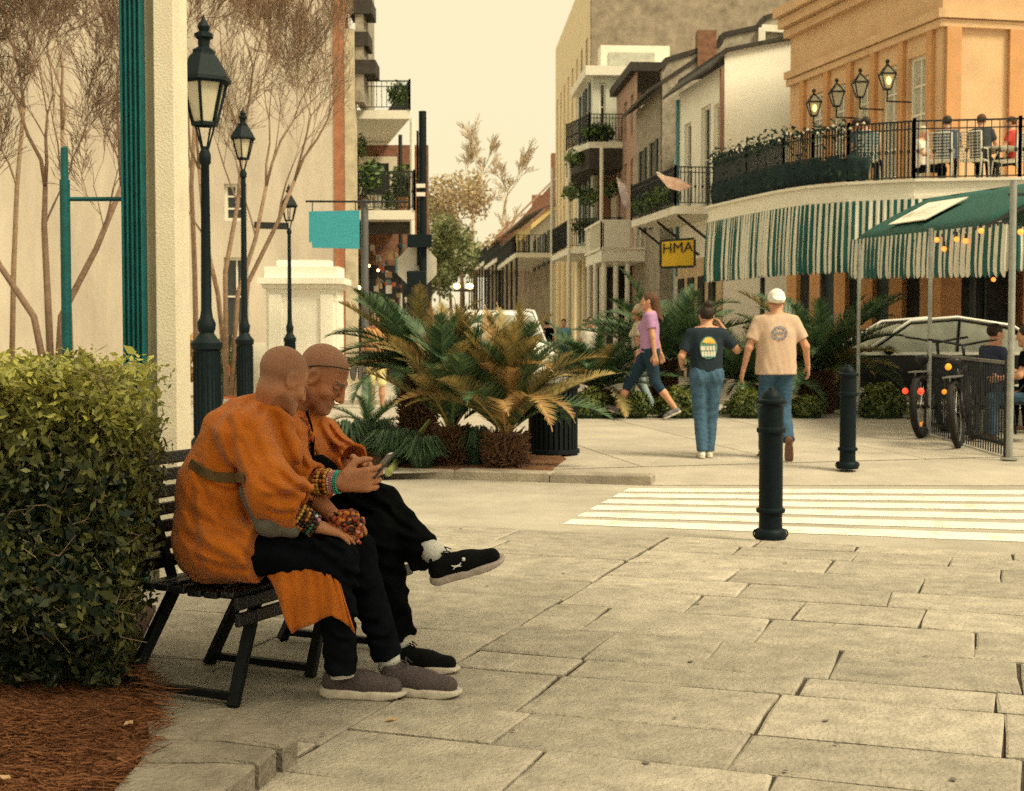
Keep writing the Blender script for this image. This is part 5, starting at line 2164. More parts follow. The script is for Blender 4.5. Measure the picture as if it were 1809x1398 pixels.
# ------------------------------------------------ tall building
TB = thing('tall_building', 'tall cream building with narrow vertical windows and brown brick side', 'building', (5, 66, 0))
T0, T1 = Vector((XX(1042, 61), 61)), Vector((XX(981, 80), 80))
ft = Fr(T0, T1)
te = Vector((ft.u.y, -ft.u.x, 0))
ft2 = Fr(T0, T0 + Vector((te.x, te.y)) * 15)
zT = 17.2
facade(ft, TB, 0, ft.len, 0, zT, [(1.2 + 2.3 * i, 2.1 + 2.3 * i, 4.5, 14.2) for i in range(8)], m_tallf, rows=8, glass=M('tan_glass', (.30, .21, .11), .3, .2), frame=m_tallf)
mb = MB()
ft2.box(mb, .02, 15, -6, -.0, 0, 18.6)
mb.build('side_wall', m_brickd, TB)
mb = MB()
ft2.box(mb, -.1, 15, -6, .05, 18.6, 18.8)
mb.build('coping', m_brickd, TB)

# ------------------------------------------------ white balustrade gallery on columns
WG = thing('white_gallery', 'white timber gallery with balusters standing on white columns', 'gallery', (4, 46, 0))
xa, xb = XX(1062, 46), XX(1190, 46)
zf = ZY(462, 46)
wg = [Vector((xa - .3, 50)), Vector((xa, 46)), Vector((xb, 46)), Vector((xb + .2, 49.5))]
slabpoly(wg, zf, zf + .34, WG, 'gallery_floor', m_wwood)
mb = MB()
for i in range(3):
    a, b = Vector((*wg[i], 0)), Vector((*wg[i + 1], 0))
    for hh in (.42, 1.30):
        mb.bar(a + Vector((0, 0, zf + hh)), b + Vector((0, 0, zf + hh)), .09, .08)
    n = int((b - a).length / .15)
    for k in range(n + 1):
        p = a.lerp(b, k / n)
        mb.bar(p + Vector((0, 0, zf + .4)), p + Vector((0, 0, zf + 1.3)), .055, .055)
mb.build('balustrade', m_wwood, WG, kind='stuff')
mb = MB()
mb.box((xa + .5, 45.96, zf + .86), (.42, .03, .42))
mb.build('railing_panel', m_wwood, WG)
for k, x in enumerate((xa + .1, xa + .48, xa + .86, xb - .1)):
    mb = MB()
    mb.tube([(x, 46.15, 0), (x, 46.15, zf)], .085, 10)
    mb.build('column', m_wwood, WG, True)
for k in range(2):
    mb = MB()
    mb.tube([(xa - .1 - .12 * k, 47.5 + 1.6 * k, 0), (xa - .1 - .12 * k, 47.5 + 1.6 * k, zf)], .085, 10)
    mb.build('column', m_wwood, WG, True)
mb = MB()
mb.box(((xa + xb) / 2 + .4, 49.5, zf / 2), ((xb - xa) / 2 - .2, .1, zf / 2))
mb.build('shop_front', m_dark, WG)
# cream colonnade farther down
CG = thing('colonnade', 'row of cream columns under the far gallery', 'colonnade', (2, 60, 0))
for k in range(8):
    Y = 52.5 + 2.6 * k
    x = XX(1042 - 9.2 * k, Y)
    mb = MB()
    mb.tube([(x, Y, 0), (x, Y, ZY(446 + 3 * k, Y))], .11, 8)
    mb.build('column', m_tallf, CG, True)

# ------------------------------------------------ far houses on the right
for i, (xn, xf, Yn, Yf, ye, mw, mr, lb) in enumerate((
        (978, 936, 80, 96, 372, M('tan_wall', (.45, .40, .31), .9, .15, 1), m_roofr, 'far tan house with gallery left of the tall building'),
        (938, 905, 97, 112, 388, M('yellow_wall', (.62, .46, .20), .9, .12, 1), m_roofd, 'far yellow house with arched doorway'),
        (908, 884, 113, 128, 400, m_brick, m_roofr, 'far brick house behind the yellow one'),
        (888, 862, 130, 160, 420, m_grey, m_roofr, 'farthest grey house at the end of the right hand row'))):
    H_ = thing('far_house', lb, 'house', (XX(xn, Yn), Yn, 0), 'far houses on the right')
    fr = Fr(Vector((XX(xn, Yn), Yn)), Vector((XX(xf, Yf), Yf)))
    z1 = ZY(ye, Yn)
    wn = [(2 + 3.2 * k, 3 + 3.2 * k, z1 - 3.2, z1 - .9) for k in range(int(fr.len / 3.4))]
    facade(fr, H_, 0, fr.len, 0, z1, wn, mw, shut=m_shut, rows=2)
    e = Vector((fr.u.y, -fr.u.x, 0))
    f2 = Fr(fr.o, fr.o + e * 9)
    zr = z1 + [4.2, 2.5, 5.0, 3.5][i]
    mb = MB()
    mb.plate([f2.pt(0, -.1, 0), f2.pt(9, -.1, 0), f2.pt(9, -.1, z1), f2.pt(4.5, -.1, zr), f2.pt(0, -.1, z1)], .2)
    mb.build('gable_wall', mw, H_)
    mb = MB()
    pts = [fr.pt(-.2, .5, z1 - .05), fr.pt(fr.len, .5, z1 - .05), fr.pt(fr.len, -4.6, zr), fr.pt(-.2, -4.6, zr)]
    mb.hexa(pts + [v + Vector((0, 0, .2)) for v in pts])
    mb.build('roof', mr, H_)
    mb = MB()
    mb.box(fr.pt(fr.len * .4, -4.2, zr + .3), (.6, .6, 1.2))
    mb.build('chimney', m_brick, H_)
    # street gallery
    zg_ = ZY(448 + 5 * i, Yn)
    q = [fr.pt(-.5, 0, 0), fr.pt(-.5, 2.2, 0), fr.pt(fr.len, 2.2, 0), fr.pt(fr.len, 0, 0)]
    slabpoly(q, zg_ - .25, zg_, H_, 'gallery_floor', m_wwood)
    railing([(p.x, p.y) for p in q], zg_, 1.0, H_, 'gallery_railing', step=.3, r=.03)
    mb = MB()
    for k in range(5):
        p = fr.pt(fr.len * k / 4, 2.1, 0)
        mb.tube([(p.x, p.y, 0), (p.x, p.y, zg_)], .08, 6)
    mb.build('gallery_posts', m_rail, H_, kind='stuff')
    mb = MB()
    fr.box(mb, .5, fr.len - .5, .02, .06, .1, zg_ - .5)
    mb.build('shop_front', M('shop_brown', (.27, .21, .145), .9, .45, .8), H_)

# ------------------------------------------------ left: big cream end wall, galleries beyond it
LW = thing('cream_building', 'big cream rendered building with blank end wall behind the bare trees', 'building', (-10, 36, 0))
Lx = XX(592, 36)
fl_ = Fr(Vector((-24, 36)), Vector((Lx, 36)))
la = lambda px: XX(px, 36) + 24
wins = [(la(396), la(440), .3, ZY(455, 36)), (la(398), la(438), ZY(390, 36), ZY(325, 36)), (la(-120), la(-40), .3, 3.4)]
m_lw = M('old_cream_wall', (.50, .435, .36), .9, .2, .9, .3, 40, detail=12, stretch=(1, 1, .22), col2=(.57, .50, .41))
facade(fl_, LW, 0, fl_.len, 0, 15, wins, m_lw, rows=3)
mb = MB()
fl_.box(mb, fl_.len + .002, fl_.len + .26, -1.0, .03, 0, 14)
mb.build('brick_quoin', M('red_brick_edge', (.36, .15, .08), .9, .3, 4, .4, 30), LW)
mb = MB()
fl_.box(mb, fl_.len + .27, fl_.len + .52, -.6, .02, 0, 9.0)
mb.build('downpipe_casing', M('weathered_cream', (.50, .43, .31), .9, .3, 3), LW)
mb = MB()
fl_.box(mb, fl_.len + .53, fl_.len + .74, -3.0, -.15, 7.2, 14)
mb.build('street_facade', m_grey, LW)
mb = MB()
for z in (7.9, 8.6, 9.4, 10.3):
    fl_.box(mb, fl_.len + .37, fl_.len + .95 + .1 * math.sin(z * 5), -1.2, -.1, z, z + .35)
mb.build('eaves_brackets', m_roofd, LW, kind='stuff')

LG = thing('left_gallery', 'two storey iron gallery with potted plants on the left side street', 'gallery', (XX(680, 37), 37, 0))
gx0, gx1 = XX(618, 37), XX(733, 37)
z2, z3 = ZY(388, 37), ZY(210, 37)
gp = [(gx1, 37), (gx1 - 1.6, 45), (gx0 - 1.6, 45), (gx0, 37)]
slabpoly(gp, z2, z2 + .24, LG, 'gallery_floor', m_wwood)
gp3 = [(XX(725, 37), 37), (XX(725, 37) - 1.6, 45), (gx0 - 1.6, 45), (gx0, 37)]
slabpoly(gp3, z3, z3 + .22, LG, 'upper_roof', m_wwood)
railing([gp[3], gp[0], gp[1]], z2 + .24, 1.0, LG, 'gallery_railing', step=.10, scroll=True, r=.012)
railing([gp3[3], gp3[0], gp3[1]], z3 + .22, .75, LG, 'roof_railing', step=.13, r=.008)
for k, (x, y) in enumerate(((gx1 - .06, 37.06), (gx0 + .1, 37.06), (gx1 - .6, 40), (gx1 - 1.1, 43))):
    mb = MB()
    mb.tube([(x, y, 0), (x, y, z3)], .055 if k else .06, 8)
    mb.build('post', m_wwood if k == 0 else m_rail, LG, True)
mb = MB()
mb.box((gx0 + .55, 41.5, z3 / 2 + .2), (1.25, .1, z3 / 2 - .3))
mb.build('wing_wall', m_brick, LG)
mb = MB()
mb.box((gx0 + .35, 41.3, z2 + 1.4), (.55, .06, .75))
mb.build('window_panel', m_cream, LG)
mb = MB()
mb.box((gx0 + .35, 41.22, z2 + 1.5), (.32, .04, .45))
mb.build('window_opening', m_dark, LG)
for k, (x, y, z, r_, h) in enumerate(((655, 37.3, z2 + .7, .42, .42), (712, 37.4, z2 + .6, .36, .45), (690, 37.3, z2 + .3, .22, .25), (705, 37.3, z3 + .35, .30, .34), (640, 37.5, z2 + 1.6, .18, .35), (640, 37.4, z2 + .3, .2, .25))):
    potted(LG, (XX(x, y), y, z), r_, h, 170 + k, 'potted_plant', 380)
for k, x in enumerate((640, 668, 712)):
    mb = MB()
    mb.lathe([(.12, 0), (.17, .32), (.18, .36), (.1, .36)], 10, (XX(x, 37.4), 37.4, z2 + .25))
    mb.build('pot', [m_rust, m_wwood, m_rust][k], LG, True)
mb = MB()
mb.box((gx0 + .6, 37.25, z2 - .2), (1.0, .03, .16))
mb.build('shop_fascia', m_roofd, LG)
mb = MB()
mb.box((gx0 - .3, 41.2, 1.6), (2.2, .1, 1.7))
mb.build('shop_front', m_dark, LG)
mb = MB()
mb.tube([(XX(622, 36.4), 36.4, 0), (XX(622, 36.4), 36.4, z2)], .17, 10)
mb.build('shop_column', M('weathered_cream', (.5, .43, .31)), LG, True)
# goods hung out before the shop
rr = random.Random(8)
goods = thing('shop_display', 'colourful goods on racks in front of the shop under the left gallery', 'shop display', (XX(660, 37.5), 37.5, 0))
pal = [(.30, .07, .04), (.34, .22, .10), (.45, .42, .36), (.05, .08, .10), (.22, .14, .09), (.10, .15, .14), (.02, .02, .025)]
for k in range(110):
    x, y = rr.uniform(628, 722), rr.uniform(432, 610)
    mb = MB()
    q = P(x, y, 37.6 + rr.uniform(0, 2.8))
    sh_k = rr.random()
    if sh_k < .4:
        mb.box(q, (rr.uniform(.03, .09), .03, rr.uniform(.03, .12)))
    elif sh_k < .7:
        mb.ball(q, (rr.uniform(.03, .08), .05, rr.uniform(.04, .10)), 7)
    else:
        mb.tube([q - Vector((0, 0, rr.uniform(.1, .4))), q, q + Vector((.02, 0, .1))], [.05, .04, .01], 6)
    c = rr.choice(pal)
    mb.build('display_item', M('goods_%d' % pal.index(c), c, .7, .3, 5), goods)
m_bulb = M('warm_bulb', (1.0, .60, .24), .5, .05, emit=5.0)
for k, (x, y) in enumerate(((634, 509), (645, 498), (668, 478), (652, 470))):
    p = P(x, y, 37.2)
    t = thing('shop_bulb', ['bright bulb lowest at the left shop', 'bulb just above the lowest at the left shop', 'bulb farthest right at the left shop', 'topmost bulb at the left shop'][k], 'bulb', p, 'bulbs at the left shop')
    mb = MB()
    mb.ball(p, .055 if k == 0 else .035, 8)
    mb.build('globe', m_bulb, t, 'all')
    mb = MB()
    mb.tube([p + Vector((0, 0, .04)), p + Vector((0, 0, .4))], .008, 4)
    mb.build('flex', m_rail, t)

# white gate block with cap, far left middle
GK = thing('gate_block', 'white rendered gate block with moulded cap behind the lamps', 'gate pier', (XX(530, 27), 27, 0))
mb = MB()
mb.box((XX(533, 27), 27.5, 1.1), (.68, .5, 1.1))
mb.build('shaft', m_wwall, GK)
for xw in (487, 578):
    mb = MB()
    mb.box((XX(xw, 27), 26.98, 1.05), (.12, .03, 1.04))
    mb.build('pilaster', m_wwall, GK)
mb = MB()
for k, (w, z0, z1) in enumerate(((.74, 2.2, 2.28), (.82, 2.285, 2.40), (.70, 2.405, 2.62), (.5, 2.625, 2.75))):
    mb.box((XX(533, 27), 27.5, (z0 + z1) / 2), (w, .5 + (w - .68), (z1 - z0) / 2))
mb.build('cap', m_wwall, GK, kind='stuff')
# garden wall continuing left of it
GW = thing('garden_wall', 'low pale wall with green leaves between the lamps', 'wall', (XX(430, 29), 29, 0))
mb = MB()
mb.box((XX(440, 29), 29, .55), (.6, .15, .6))
mb.build('wall', m_wwall, GW)
for k in range(2):
    potted(GW, (XX(345 + 50 * k, 28.5), 28.5, .3), .5, .5, 190 + k, 'shrub', 300, m_fb if k == 0 else m_plant)
# ---------------------------------------------------------------- bare trees
m_bark = M('bare_bark', (.27, .18, .12), .9, .3, 14, .4, 60)
m_barkd = M('dark_bark', (.20, .13, .09), .9, .3, 14, .4, 60)


def bare_tree(name, label, trunks, seed, depth, mat, rad=.06, spread=.5, ratio=.74, kids=(2, 3), L0=1.0, group='bare winter trees', rise=.25, thin=.003, xmax=None):
    r = random.Random(seed)
    base = trunks[0][0]
    t = thing(name, label, 'tree', base, group)
    tk, br = MB(), MB()

    def grow(p, d, L, rd, lev):
        if lev > depth:
            return
        q = p
        pts, rr_ = [p], [rd]
        dd = d
        for k in range(3):
            dd = (dd + Vector((r.gauss(0, .13), r.gauss(0, .13), r.gauss(0, .08) + rise * .12))).normalized()
            q = q + dd * L / 3
            if xmax and PCX + FPX * q.x / q.y > xmax:
                return
            pts.append(q)
            rr_.append(max(thin, rd * (1 - .14 * (k + 1))))
        (tk if lev <= 1 else br).tube(pts, rr_, 6 if lev <= 1 else (4 if lev < 4 else 3), caps=lev <= 1)
        for k in range(r.randint(*kids) + (1 if lev >= 3 else 0)):
            a = r.uniform(0, 6.28)
            u = dd.orthogonal().normalized()
            w = dd.cross(u)
            s_ = spread * r.uniform(.5, 1.25)
            nd = (dd + (u * math.cos(a) + w * math.sin(a)) * s_ + Vector((0, 0, rise * .4))).normalized()
            st_ = pts[-1] if k < 2 else pts[r.randint(1, 2)]
            grow(st_, nd, L * ratio * r.uniform(.8, 1.2), max(thin, rr_[-1] * .66), lev + 1)
    for pts in trunks:
        rr_ = [rad * (1 - .35 * i / (len(pts) - 1)) for i in range(len(pts))]
        tk.tube(pts, rr_, 8)
        d = (Vector(pts[-1]) - Vector(pts[-2])).normalized()
        grow(Vector(pts[-1]), d, L0, rr_[-1] * .9, 1)
        grow(Vector(pts[-1]), (d + Vector((r.uniform(-.5, .5), r.uniform(-.5, .5), .1))).normalized(), L0 * .9, rr_[-1] * .8, 1)
        if len(pts) > 2:
            grow(Vector(pts[-2]), (d + Vector((r.uniform(-.8, .8), r.uniform(-.5, .5), .1))).normalized(), L0 * .8, rr_[-1] * .6, 2)
    tk.build('trunk', mat, t, 'all')
    br.build('crown', mat, t, 'all', kind='stuff')
    return t


Yt = 22.0
bare_tree('bare_tree', 'bare multi stemmed tree behind the street lamps', [
    [P(408, 700, Yt), P(420, 520, Yt), P(452, 420, Yt), P(470, 330, Yt)],
    [P(416, 700, Yt), P(438, 500, Yt + .2), P(492, 390, Yt), P(520, 320, Yt)],
    [P(400, 700, Yt), P(398, 480, Yt - .2), P(420, 360, Yt), P(430, 250, Yt)],
    [P(404, 700, Yt), P(385, 520, Yt), P(362, 420, Yt), P(352, 300, Yt)]], 3, 7, m_bark, .042, .5, .78, (2, 3), 1.15, xmax=628)
Yt = 16.0
bare_tree('bare_tree', 'bare spreading tree with thick brown trunk left of the teal pilaster', [
    [P(92, 700, Yt), P(84, 520, Yt), P(78, 400, Yt), P(80, 330, Yt)],
    [P(100, 700, Yt), P(108, 560, Yt), P(170, 440, Yt), P(215, 330, Yt)],
    [P(88, 700, Yt), P(60, 560, Yt), P(0, 470, Yt), P(-40, 400, Yt)]], 5, 7, m_barkd, .045, .5, .76, (2, 3), .9)
bare_tree('bare_tree', 'bare upright tree filling the upper left behind the teal post', [
    [P(128, 700, 19), P(120, 480, 19), P(112, 330, 19), P(110, 230, 19)],
    [P(20, 700, 18.4), P(24, 480, 18.4), P(30, 330, 18.4), P(42, 190, 18.4)]], 6, 7, m_bark, .04, .5, .78, (2, 3), 1.2)
bare_tree('bare_tree', 'bare twiggy tree right behind the cream pillar', [[P(348, 700, 24), P(344, 480, 24), P(338, 330, 24), P(345, 200, 24)]], 9, 7, m_bark, .05, .45, .78, (2, 3), 1.0)
# far end of the street
bare_tree('bare_tree', 'pale bare tree at the far end of the street', [[P(838, 600, 150), P(838, 480, 150), P(835, 400, 150), P(838, 350, 150)], [P(880, 600, 155), P(885, 460, 155), P(890, 380, 155)]], 8, 6, M('hazed_far_bark', (.50, .40, .28), .9, .2, 2), .22, .5, .74, (2, 3), 2.4, thin=.035)  # distance haze put into the pale bark colour


def leafy(name, label, p, rad, n, size, seed, cols, trunk_h, group='leafy trees down the street', foot=None):
    r = np.random.default_rng(seed)
    t = thing(name, label, 'tree', (p[0], p[1], 0), group)
    C = []
    D = []
    for k in range(16):
        c0 = np.array(p) + r.normal(0, .5, 3) * np.array(rad)
        m = n // 16
        d = r.normal(0, 1, (m, 3))
        d /= np.linalg.norm(d, axis=1)[:, None]
        C.append(c0 + d * np.array(rad) * .42 * r.uniform(.4, 1.0, m)[:, None])
        D.append(d)
    C, D = np.concatenate(C), np.concatenate(D)
    quads_np('crown', leaf_cloud(C, D, size, .55), np.clip(r.uniform(0, 1, len(C)) * .6 + .4 * (D[:, 2] > 0), 0, 1), leafmat(*cols), t, 'stuff')
    mb = MB()
    q = foot or p
    mb.tube([(q[0], q[1], 0), (q[0] + .1, q[1], trunk_h * .6), (p[0], p[1], trunk_h)], [rad[0] * .09, rad[0] * .07, rad[0] * .04], 8)
    mb.build('trunk', m_barkd, t)
    return t


leafy('leafy_tree', 'tan leaved tree above the far end of the street', P(815, 385, 140), (3.6, 3, 5.0), 3600, .5, 21, ('tan_foliage', (.36, .27, .17), (.52, .42, .26), .3, .7, .1), 8)
leafy('leafy_tree', 'green tree low in the middle of the street view', P(795, 465, 95), (2.0, 2, 2.6), 3000, .34, 22, ('mid_foliage', (.10, .13, .06), (.28, .30, .14), .3, .6, .2), 4)
leafy('leafy_tree', 'small dark green tree behind the stop sign', P(775, 430, 75), (1.0, 1, 1.8), 1600, .26, 23, ('mid_foliage', (.10, .13, .06), (.28, .30, .14), .3, .6, .2), 4)
# unseen evergreen, added to put the bench and the hedge in shade
leafy('added_shade_tree', 'unseen evergreen tree added to shade the bench from above', (2.0, 3.7, 5.2), (1.9, 1.5, .8), 4200, .22, 24, ('shade_foliage', (.02, .05, .02), (.08, .12, .04), .2, .5, .2), 5.4, 'added shade tree', (3.4, -1.8, 0))

# ---------------------------------------------------------------- signs and poles, middle left
sg_ = thing('blank_sign', 'plain turquoise hanging sign on a bracket over the pavement', 'sign', P(590, 407, 26))
mb = MB()
mb.plate([P(546, 374, 26), P(635, 372, 26), P(635, 440, 26), P(552, 438, 26), P(551, 428, 26), P(546, 428, 26)], .05)
mb.build('panel', M('turquoise_panel', (.05, .34, .42), .7, .2, 3, stretch=(1, 1, 30)), sg_)
mb = MB()
mb.tube([P(540, 356, 26), P(722, 357, 26)], .022, 6)
for x in (552, 628):
    mb.tube([P(x, 356, 26), P(x, 374, 26)], .01, 5)
mb.build('bracket', m_rail, sg_, kind='stuff')
gp_ = GS(601, 720)
mb = MB()
mb.tube([(gp_.x, 26.1, 0), (gp_.x, 26.1, ZY(352, 26))], .07, 10)
mb.build('pole', M('grey_pole', (.11, .115, .12), .5, .2, 8), sg_, True)

Ys = 22.5
st_ = thing('stop_sign', 'stop sign seen from its grey back on a dark pole', 'sign', (XX(748, Ys), Ys, 0))
c = P(737, 471, Ys)
mb = MB()
rr_ = .335
mb.plate([c + Vector((math.cos(R(22.5 + 45 * k)) * rr_, 0, math.sin(R(22.5 + 45 * k)) * rr_)) for k in range(8)], .012)
mb.build('octagon_plate', M('bare_metal', (.50, .47, .40), .6, .12, 6), st_)
mb = MB()
mb.tube([(XX(748, Ys), Ys - .06, 0), (XX(748, Ys), Ys - .06, ZY(198, Ys))], .062, 10)
mb.build('pole', m_post, st_, True)
mb = MB()
mb.tube([(XX(739, Ys), Ys - .05, ZY(470, Ys)), (XX(739, Ys), Ys - .05, ZY(232, Ys))], .018, 6)
mb.build('conduit', m_post, st_, True)
mb = MB()
mb.box((XX(743, Ys), Ys - .15, ZY(427, Ys)), (.19, .06, .10))
mb.build('street_name_plate', m_post, st_)
mb = MB()
mb.box((XX(738, Ys), Ys - .2, ZY(530, Ys)), (.15, .10, .45))
mb.build('signal_box', m_post, st_, bevel=.02)
for y in (330, 345):
    mb = MB()
    mb.box((XX(745, Ys), Ys - .1, ZY(y, Ys)), (.07, .05, .03))
    mb.build('clamp', m_wwood, st_)
# small street name plate on the far lamp, grey box
ns_ = thing('name_plate', 'small dark street name plate beside the slim far lamp', 'sign', P(480, 400, 30.9))
mb = MB()
mb.plate([P(449, 392, 30.9), P(510, 394, 30.9), P(510, 406, 30.9), P(449, 404, 30.9)], .03)
mb.build('plate', m_rail, ns_)

# yellow hanging sign with dark letters
ys_ = thing('yellow_sign', 'yellow hanging sign with dark letters over the right pavement', 'sign', P(1197, 447, 36))
mb = MB()
mb.plate([P(1169, 428, 36), P(1225, 424, 36), P(1225, 469, 36), P(1169, 471, 36)], .06)
mb.build('panel', M('yellow_panel', (.62, .40, .03), .6, .10, 4), ys_)
mb = MB()
for a, b in (((1168, 427), (1226, 423)), ((1226, 423), (1226, 470)), ((1226, 470), (1168, 472)), ((1168, 472), (1168, 427))):
    mb.bar(P(*a, 36), P(*b, 36), .05, .09)
mb.bar(P(1197, 425, 36), P(1197, 400, 36), .03)
mb.build('frame', m_rail, ys_)


def text_mesh(txt, size, mat, name, parent, origin, right, up, ext=.004, align='CENTER'):
    cu = bpy.data.curves.new(name, 'FONT')
    cu.body = txt
    cu.size = size
    cu.extrude = ext
    cu.align_x = align
    ob = bpy.data.objects.new(name, cu)
    COL.objects.link(ob)
    dg = bpy.context.evaluated_depsgraph_get()
    me = bpy.data.meshes.new_from_object(ob.evaluated_get(dg))
    bpy.data.objects.remove(ob)
    right, up = Vector(right).normalized(), Vector(up).normalized()
    n = right.cross(up)
    mt = Matrix((right, up, n)).transposed().to_4x4()
    mt.translation = Vector(origin) - (total_loc(parent) if parent else Vector())
    me.transform(mt)
    me.materials.clear()
    me.materials.append(mat)
    return put(name, me, parent, 'stuff')


rt_ = P(1225, 424, 36) - P(1169, 428, 36)
text_mesh('HMA', .36, m_rail, 'lettering', ys_, P(1197, 446, 35.955), rt_, (0, 0, 1), .008)

# flags
for i, (pts, col, lb) in enumerate((([(1090, 318), (1104, 326), (1112, 350), (1110, 372), (1100, 360), (1094, 340)], (.36, .26, .42), 'pale purple flag hanging from the white gallery'),
                                   ([(1160, 308), (1200, 316), (1222, 330), (1200, 338), (1180, 332)], (.62, .18, .10), 'red and white flag drooping from the iron balcony'))):
    t = thing('flag', lb, 'flag', P(*pts[0], 44 if i == 0 else 36.3))
    Yf = 44 if i == 0 else 36.2
    mb = MB()
    mb.plate([P(x, y, Yf) for x, y in pts], .02)
    mb.build('cloth', M('flag_%d' % i, col, .8, .25, 2, col2=(.7, .6, .5)), t)
    mb = MB()
    mb.tube([P(pts[0][0], pts[0][1] - 3, Yf + .02), P(pts[0][0] + (30 if i == 0 else 62), pts[0][1] + (20 if i == 0 else 28), Yf + .6)], .02, 5)
    mb.build('staff', m_wwood, t)

# ---------------------------------------------------------------- dining canopy on poles, right
CN = thing('canopy', 'green sloping dining canopy on thin poles at the right', 'canopy', (5.5, 19, 0))
ex, Yn, Yf = 5.43, 16.3, 22.7
ze = 2.62
rx_, zr_ = 6.6, 3.18
EV = lambda Y: 2.60 + .22 * (Y - Yn) / (Yf - Yn)
RG = lambda Y: 3.18 + .32 * (Y - Yn) / (Yf - Yn)
m_can = M('canopy_green', (.008, .075, .062), .75, .18, 3, .3, 60, stretch=(1, 6, 1))
mb = MB()
n = 16
vv, fc = [], []
for i in range(n + 1):
    Y = Yn + (Yf - Yn) * i / n
    for j in range(7):
        t = j / 6
        x = ex + (rx_ - ex) * t
        z = EV(Y) + (RG(Y) - EV(Y)) * (t ** .8) + .012 * math.sin(i * 3.1) * (1 - t) - (.02 if i % 4 == 0 else 0)
        vv.append((x, Y, z))
for i in range(n):
    for j in range(6):
        a = i * 7 + j
        fc.append((a, a + 1, a + 8, a + 7))
mb.add(vv, fc)
o = mb.build('roof', m_can, CN, 'all')
o.modifiers.new('s', 'SOLIDIFY').thickness = .02
mb = MB()
mb.add([(rx_, Yn, RG(Yn)), (rx_ + 3.2, Yn, ze), (rx_ + 3.2, Yf, ze), (rx_, Yf, RG(Yf))], [(0, 1, 2, 3)])
o = mb.build('roof_far_slope', m_can, CN)
o.modifiers.new('s', 'SOLIDIFY').thickness = .02
striped('valance', None, [(ex - .01, Yf), (ex - .01, Yn - .75)], lambda t: 2.84 - .28 * t, lambda t: 2.28 - .24 * t, .115, par=CN, flare=.02, scallop=.07, wave=.012)
for k, (x, y) in enumerate(((1783, 812), (1640, 772), (1515, 739))):
    g_ = GS(x, y)
    mb = MB()
    mb.tube([(g_.x, g_.y, g_.z), (g_.x, g_.y, ze + (.0 if k else .3))], .034 if k == 0 else .026, 10)
    mb.lathe([(.09, 0), (.09, .012), (.04, .02)], 12, (g_.x, g_.y, g_.z))
    mb.build('pole', M('galvanised', (.30, .31, .29), .45, .2, 10, metal=.4), CN, True)
mb = MB()
mb.bar((ex, Yn - .75, ze - .05), (ex, Yf, ze), .04)
mb.bar((ex, Yn - .75, ze + .25), (ex + 2, Yn - .75, ze + .28), .03)
mb.bar((ex, Yn, ze - .03), (rx_, Yn, zr_ - .03), .04)
mb.build('frame', m_rail, CN, kind='stuff')
# white name board on the slope
wb = thing('canopy_sign', 'white blank looking name board on the green canopy', 'sign', (ex, 20, ze))
mb = MB()
y0_, y1_ = 21.2, 19.35
ty = lambda t, Y: Vector((ex + (rx_ - ex) * t, Y, EV(Y) + (RG(Y) - EV(Y)) * t ** .8 + .05))
mb.plate([ty(.66, y0_), ty(.66, y1_), ty(.16, y1_), ty(.16, y0_)], .015)
mb.build('board', m_wwood, wb)
up_s = ty(.66, 20.3) - ty(.16, 20.3)
cen = ty(.28, 20.3) + Vector((0, 0, .02))
nn_ = Vector((0, -1, 0)).cross(up_s).normalized()
if nn_.z < 0:
    nn_ = -nn_
for k in range(6):          # faint worn strokes on the board
    mb = MB()
    yk = 20.95 - .26 * k
    mb.bar(cen + Vector((0, yk - 20.3, 0)) + nn_ * .010, cen + Vector((0, yk - 20.3 - .03, 0)) + up_s * .28 + nn_ * .010, .05, .004, up=nn_)
    mb.build('worn_letter', M('faint_print', (.50, .47, .40), .8, .1), wb)
# string lights along the valance
for k, (x, y) in enumerate(((1655, 424), (1690, 423), (1706, 426), (1733, 408), (1668, 440), (1803, 410), (1755, 494))):
    Yk = 18.2 if k != 6 else 20
    p = P(x, y, min(Yk, 829 * 0 + Yk))
    if k < 6:
        Yk = (5.36) * FPX / (x - PCX)
        p = P(x, y, Yk)
    t = thing('string_bulb', ['orange string bulb first from the left on the canopy edge', 'orange string bulb second along the canopy edge', 'orange string bulb third along the canopy edge', 'brightest orange string bulb on the canopy edge',
                             'orange string bulb hanging lowest left on the valance', 'orange string bulb right of the thick pole', 'orange bulb below the scalloped valance'][k], 'bulb', p, 'string bulbs on the canopy')
    mb = MB()
    mb.ball(p, .034, 8)
    mb.build('globe', M('amber_bulb', (1.0, .24, .04), .5, .05, emit=1.4), t, 'all')
    mb = MB()
    mb.tube([p + Vector((0, 0, .03)), p + Vector((0, 0, .09))], .014, 6)
    mb.build('socket', m_rail, t)

# iron fence around the tables
m_fence = M('fence_iron', (.008, .011, .013), .6, .3, 20)
FN = thing('iron_fence', 'low black iron fence behind the parked bicycles', 'fence', GS(1765, 800))
fa, fb_ = GS(1778, 806), GS(1640, 765)
mb = MB()
n = 34
for k in range(n + 1):
    p = fa.lerp(fb_, k / n)
    mb.bar(p, p + Vector((0, 0, .98)), .014, .014)
mb.build('bars', m_fence, FN, kind='stuff')
for zz_ in (.12, .98):
    mb = MB()
    mb.bar(fa + Vector((0, 0, zz_)), fb_ + Vector((0, 0, zz_)), .035, .035)
    mb.build('rail', m_fence if zz_ < .5 else M('fence_rail_grey', (.16, .15, .14), .6, .2), FN)
for p in (fa, fb_):
    mb = MB()
    mb.bar(p, p + Vector((0, 0, 1.05)), .05, .05)
    mb.build('post', m_fence, FN)

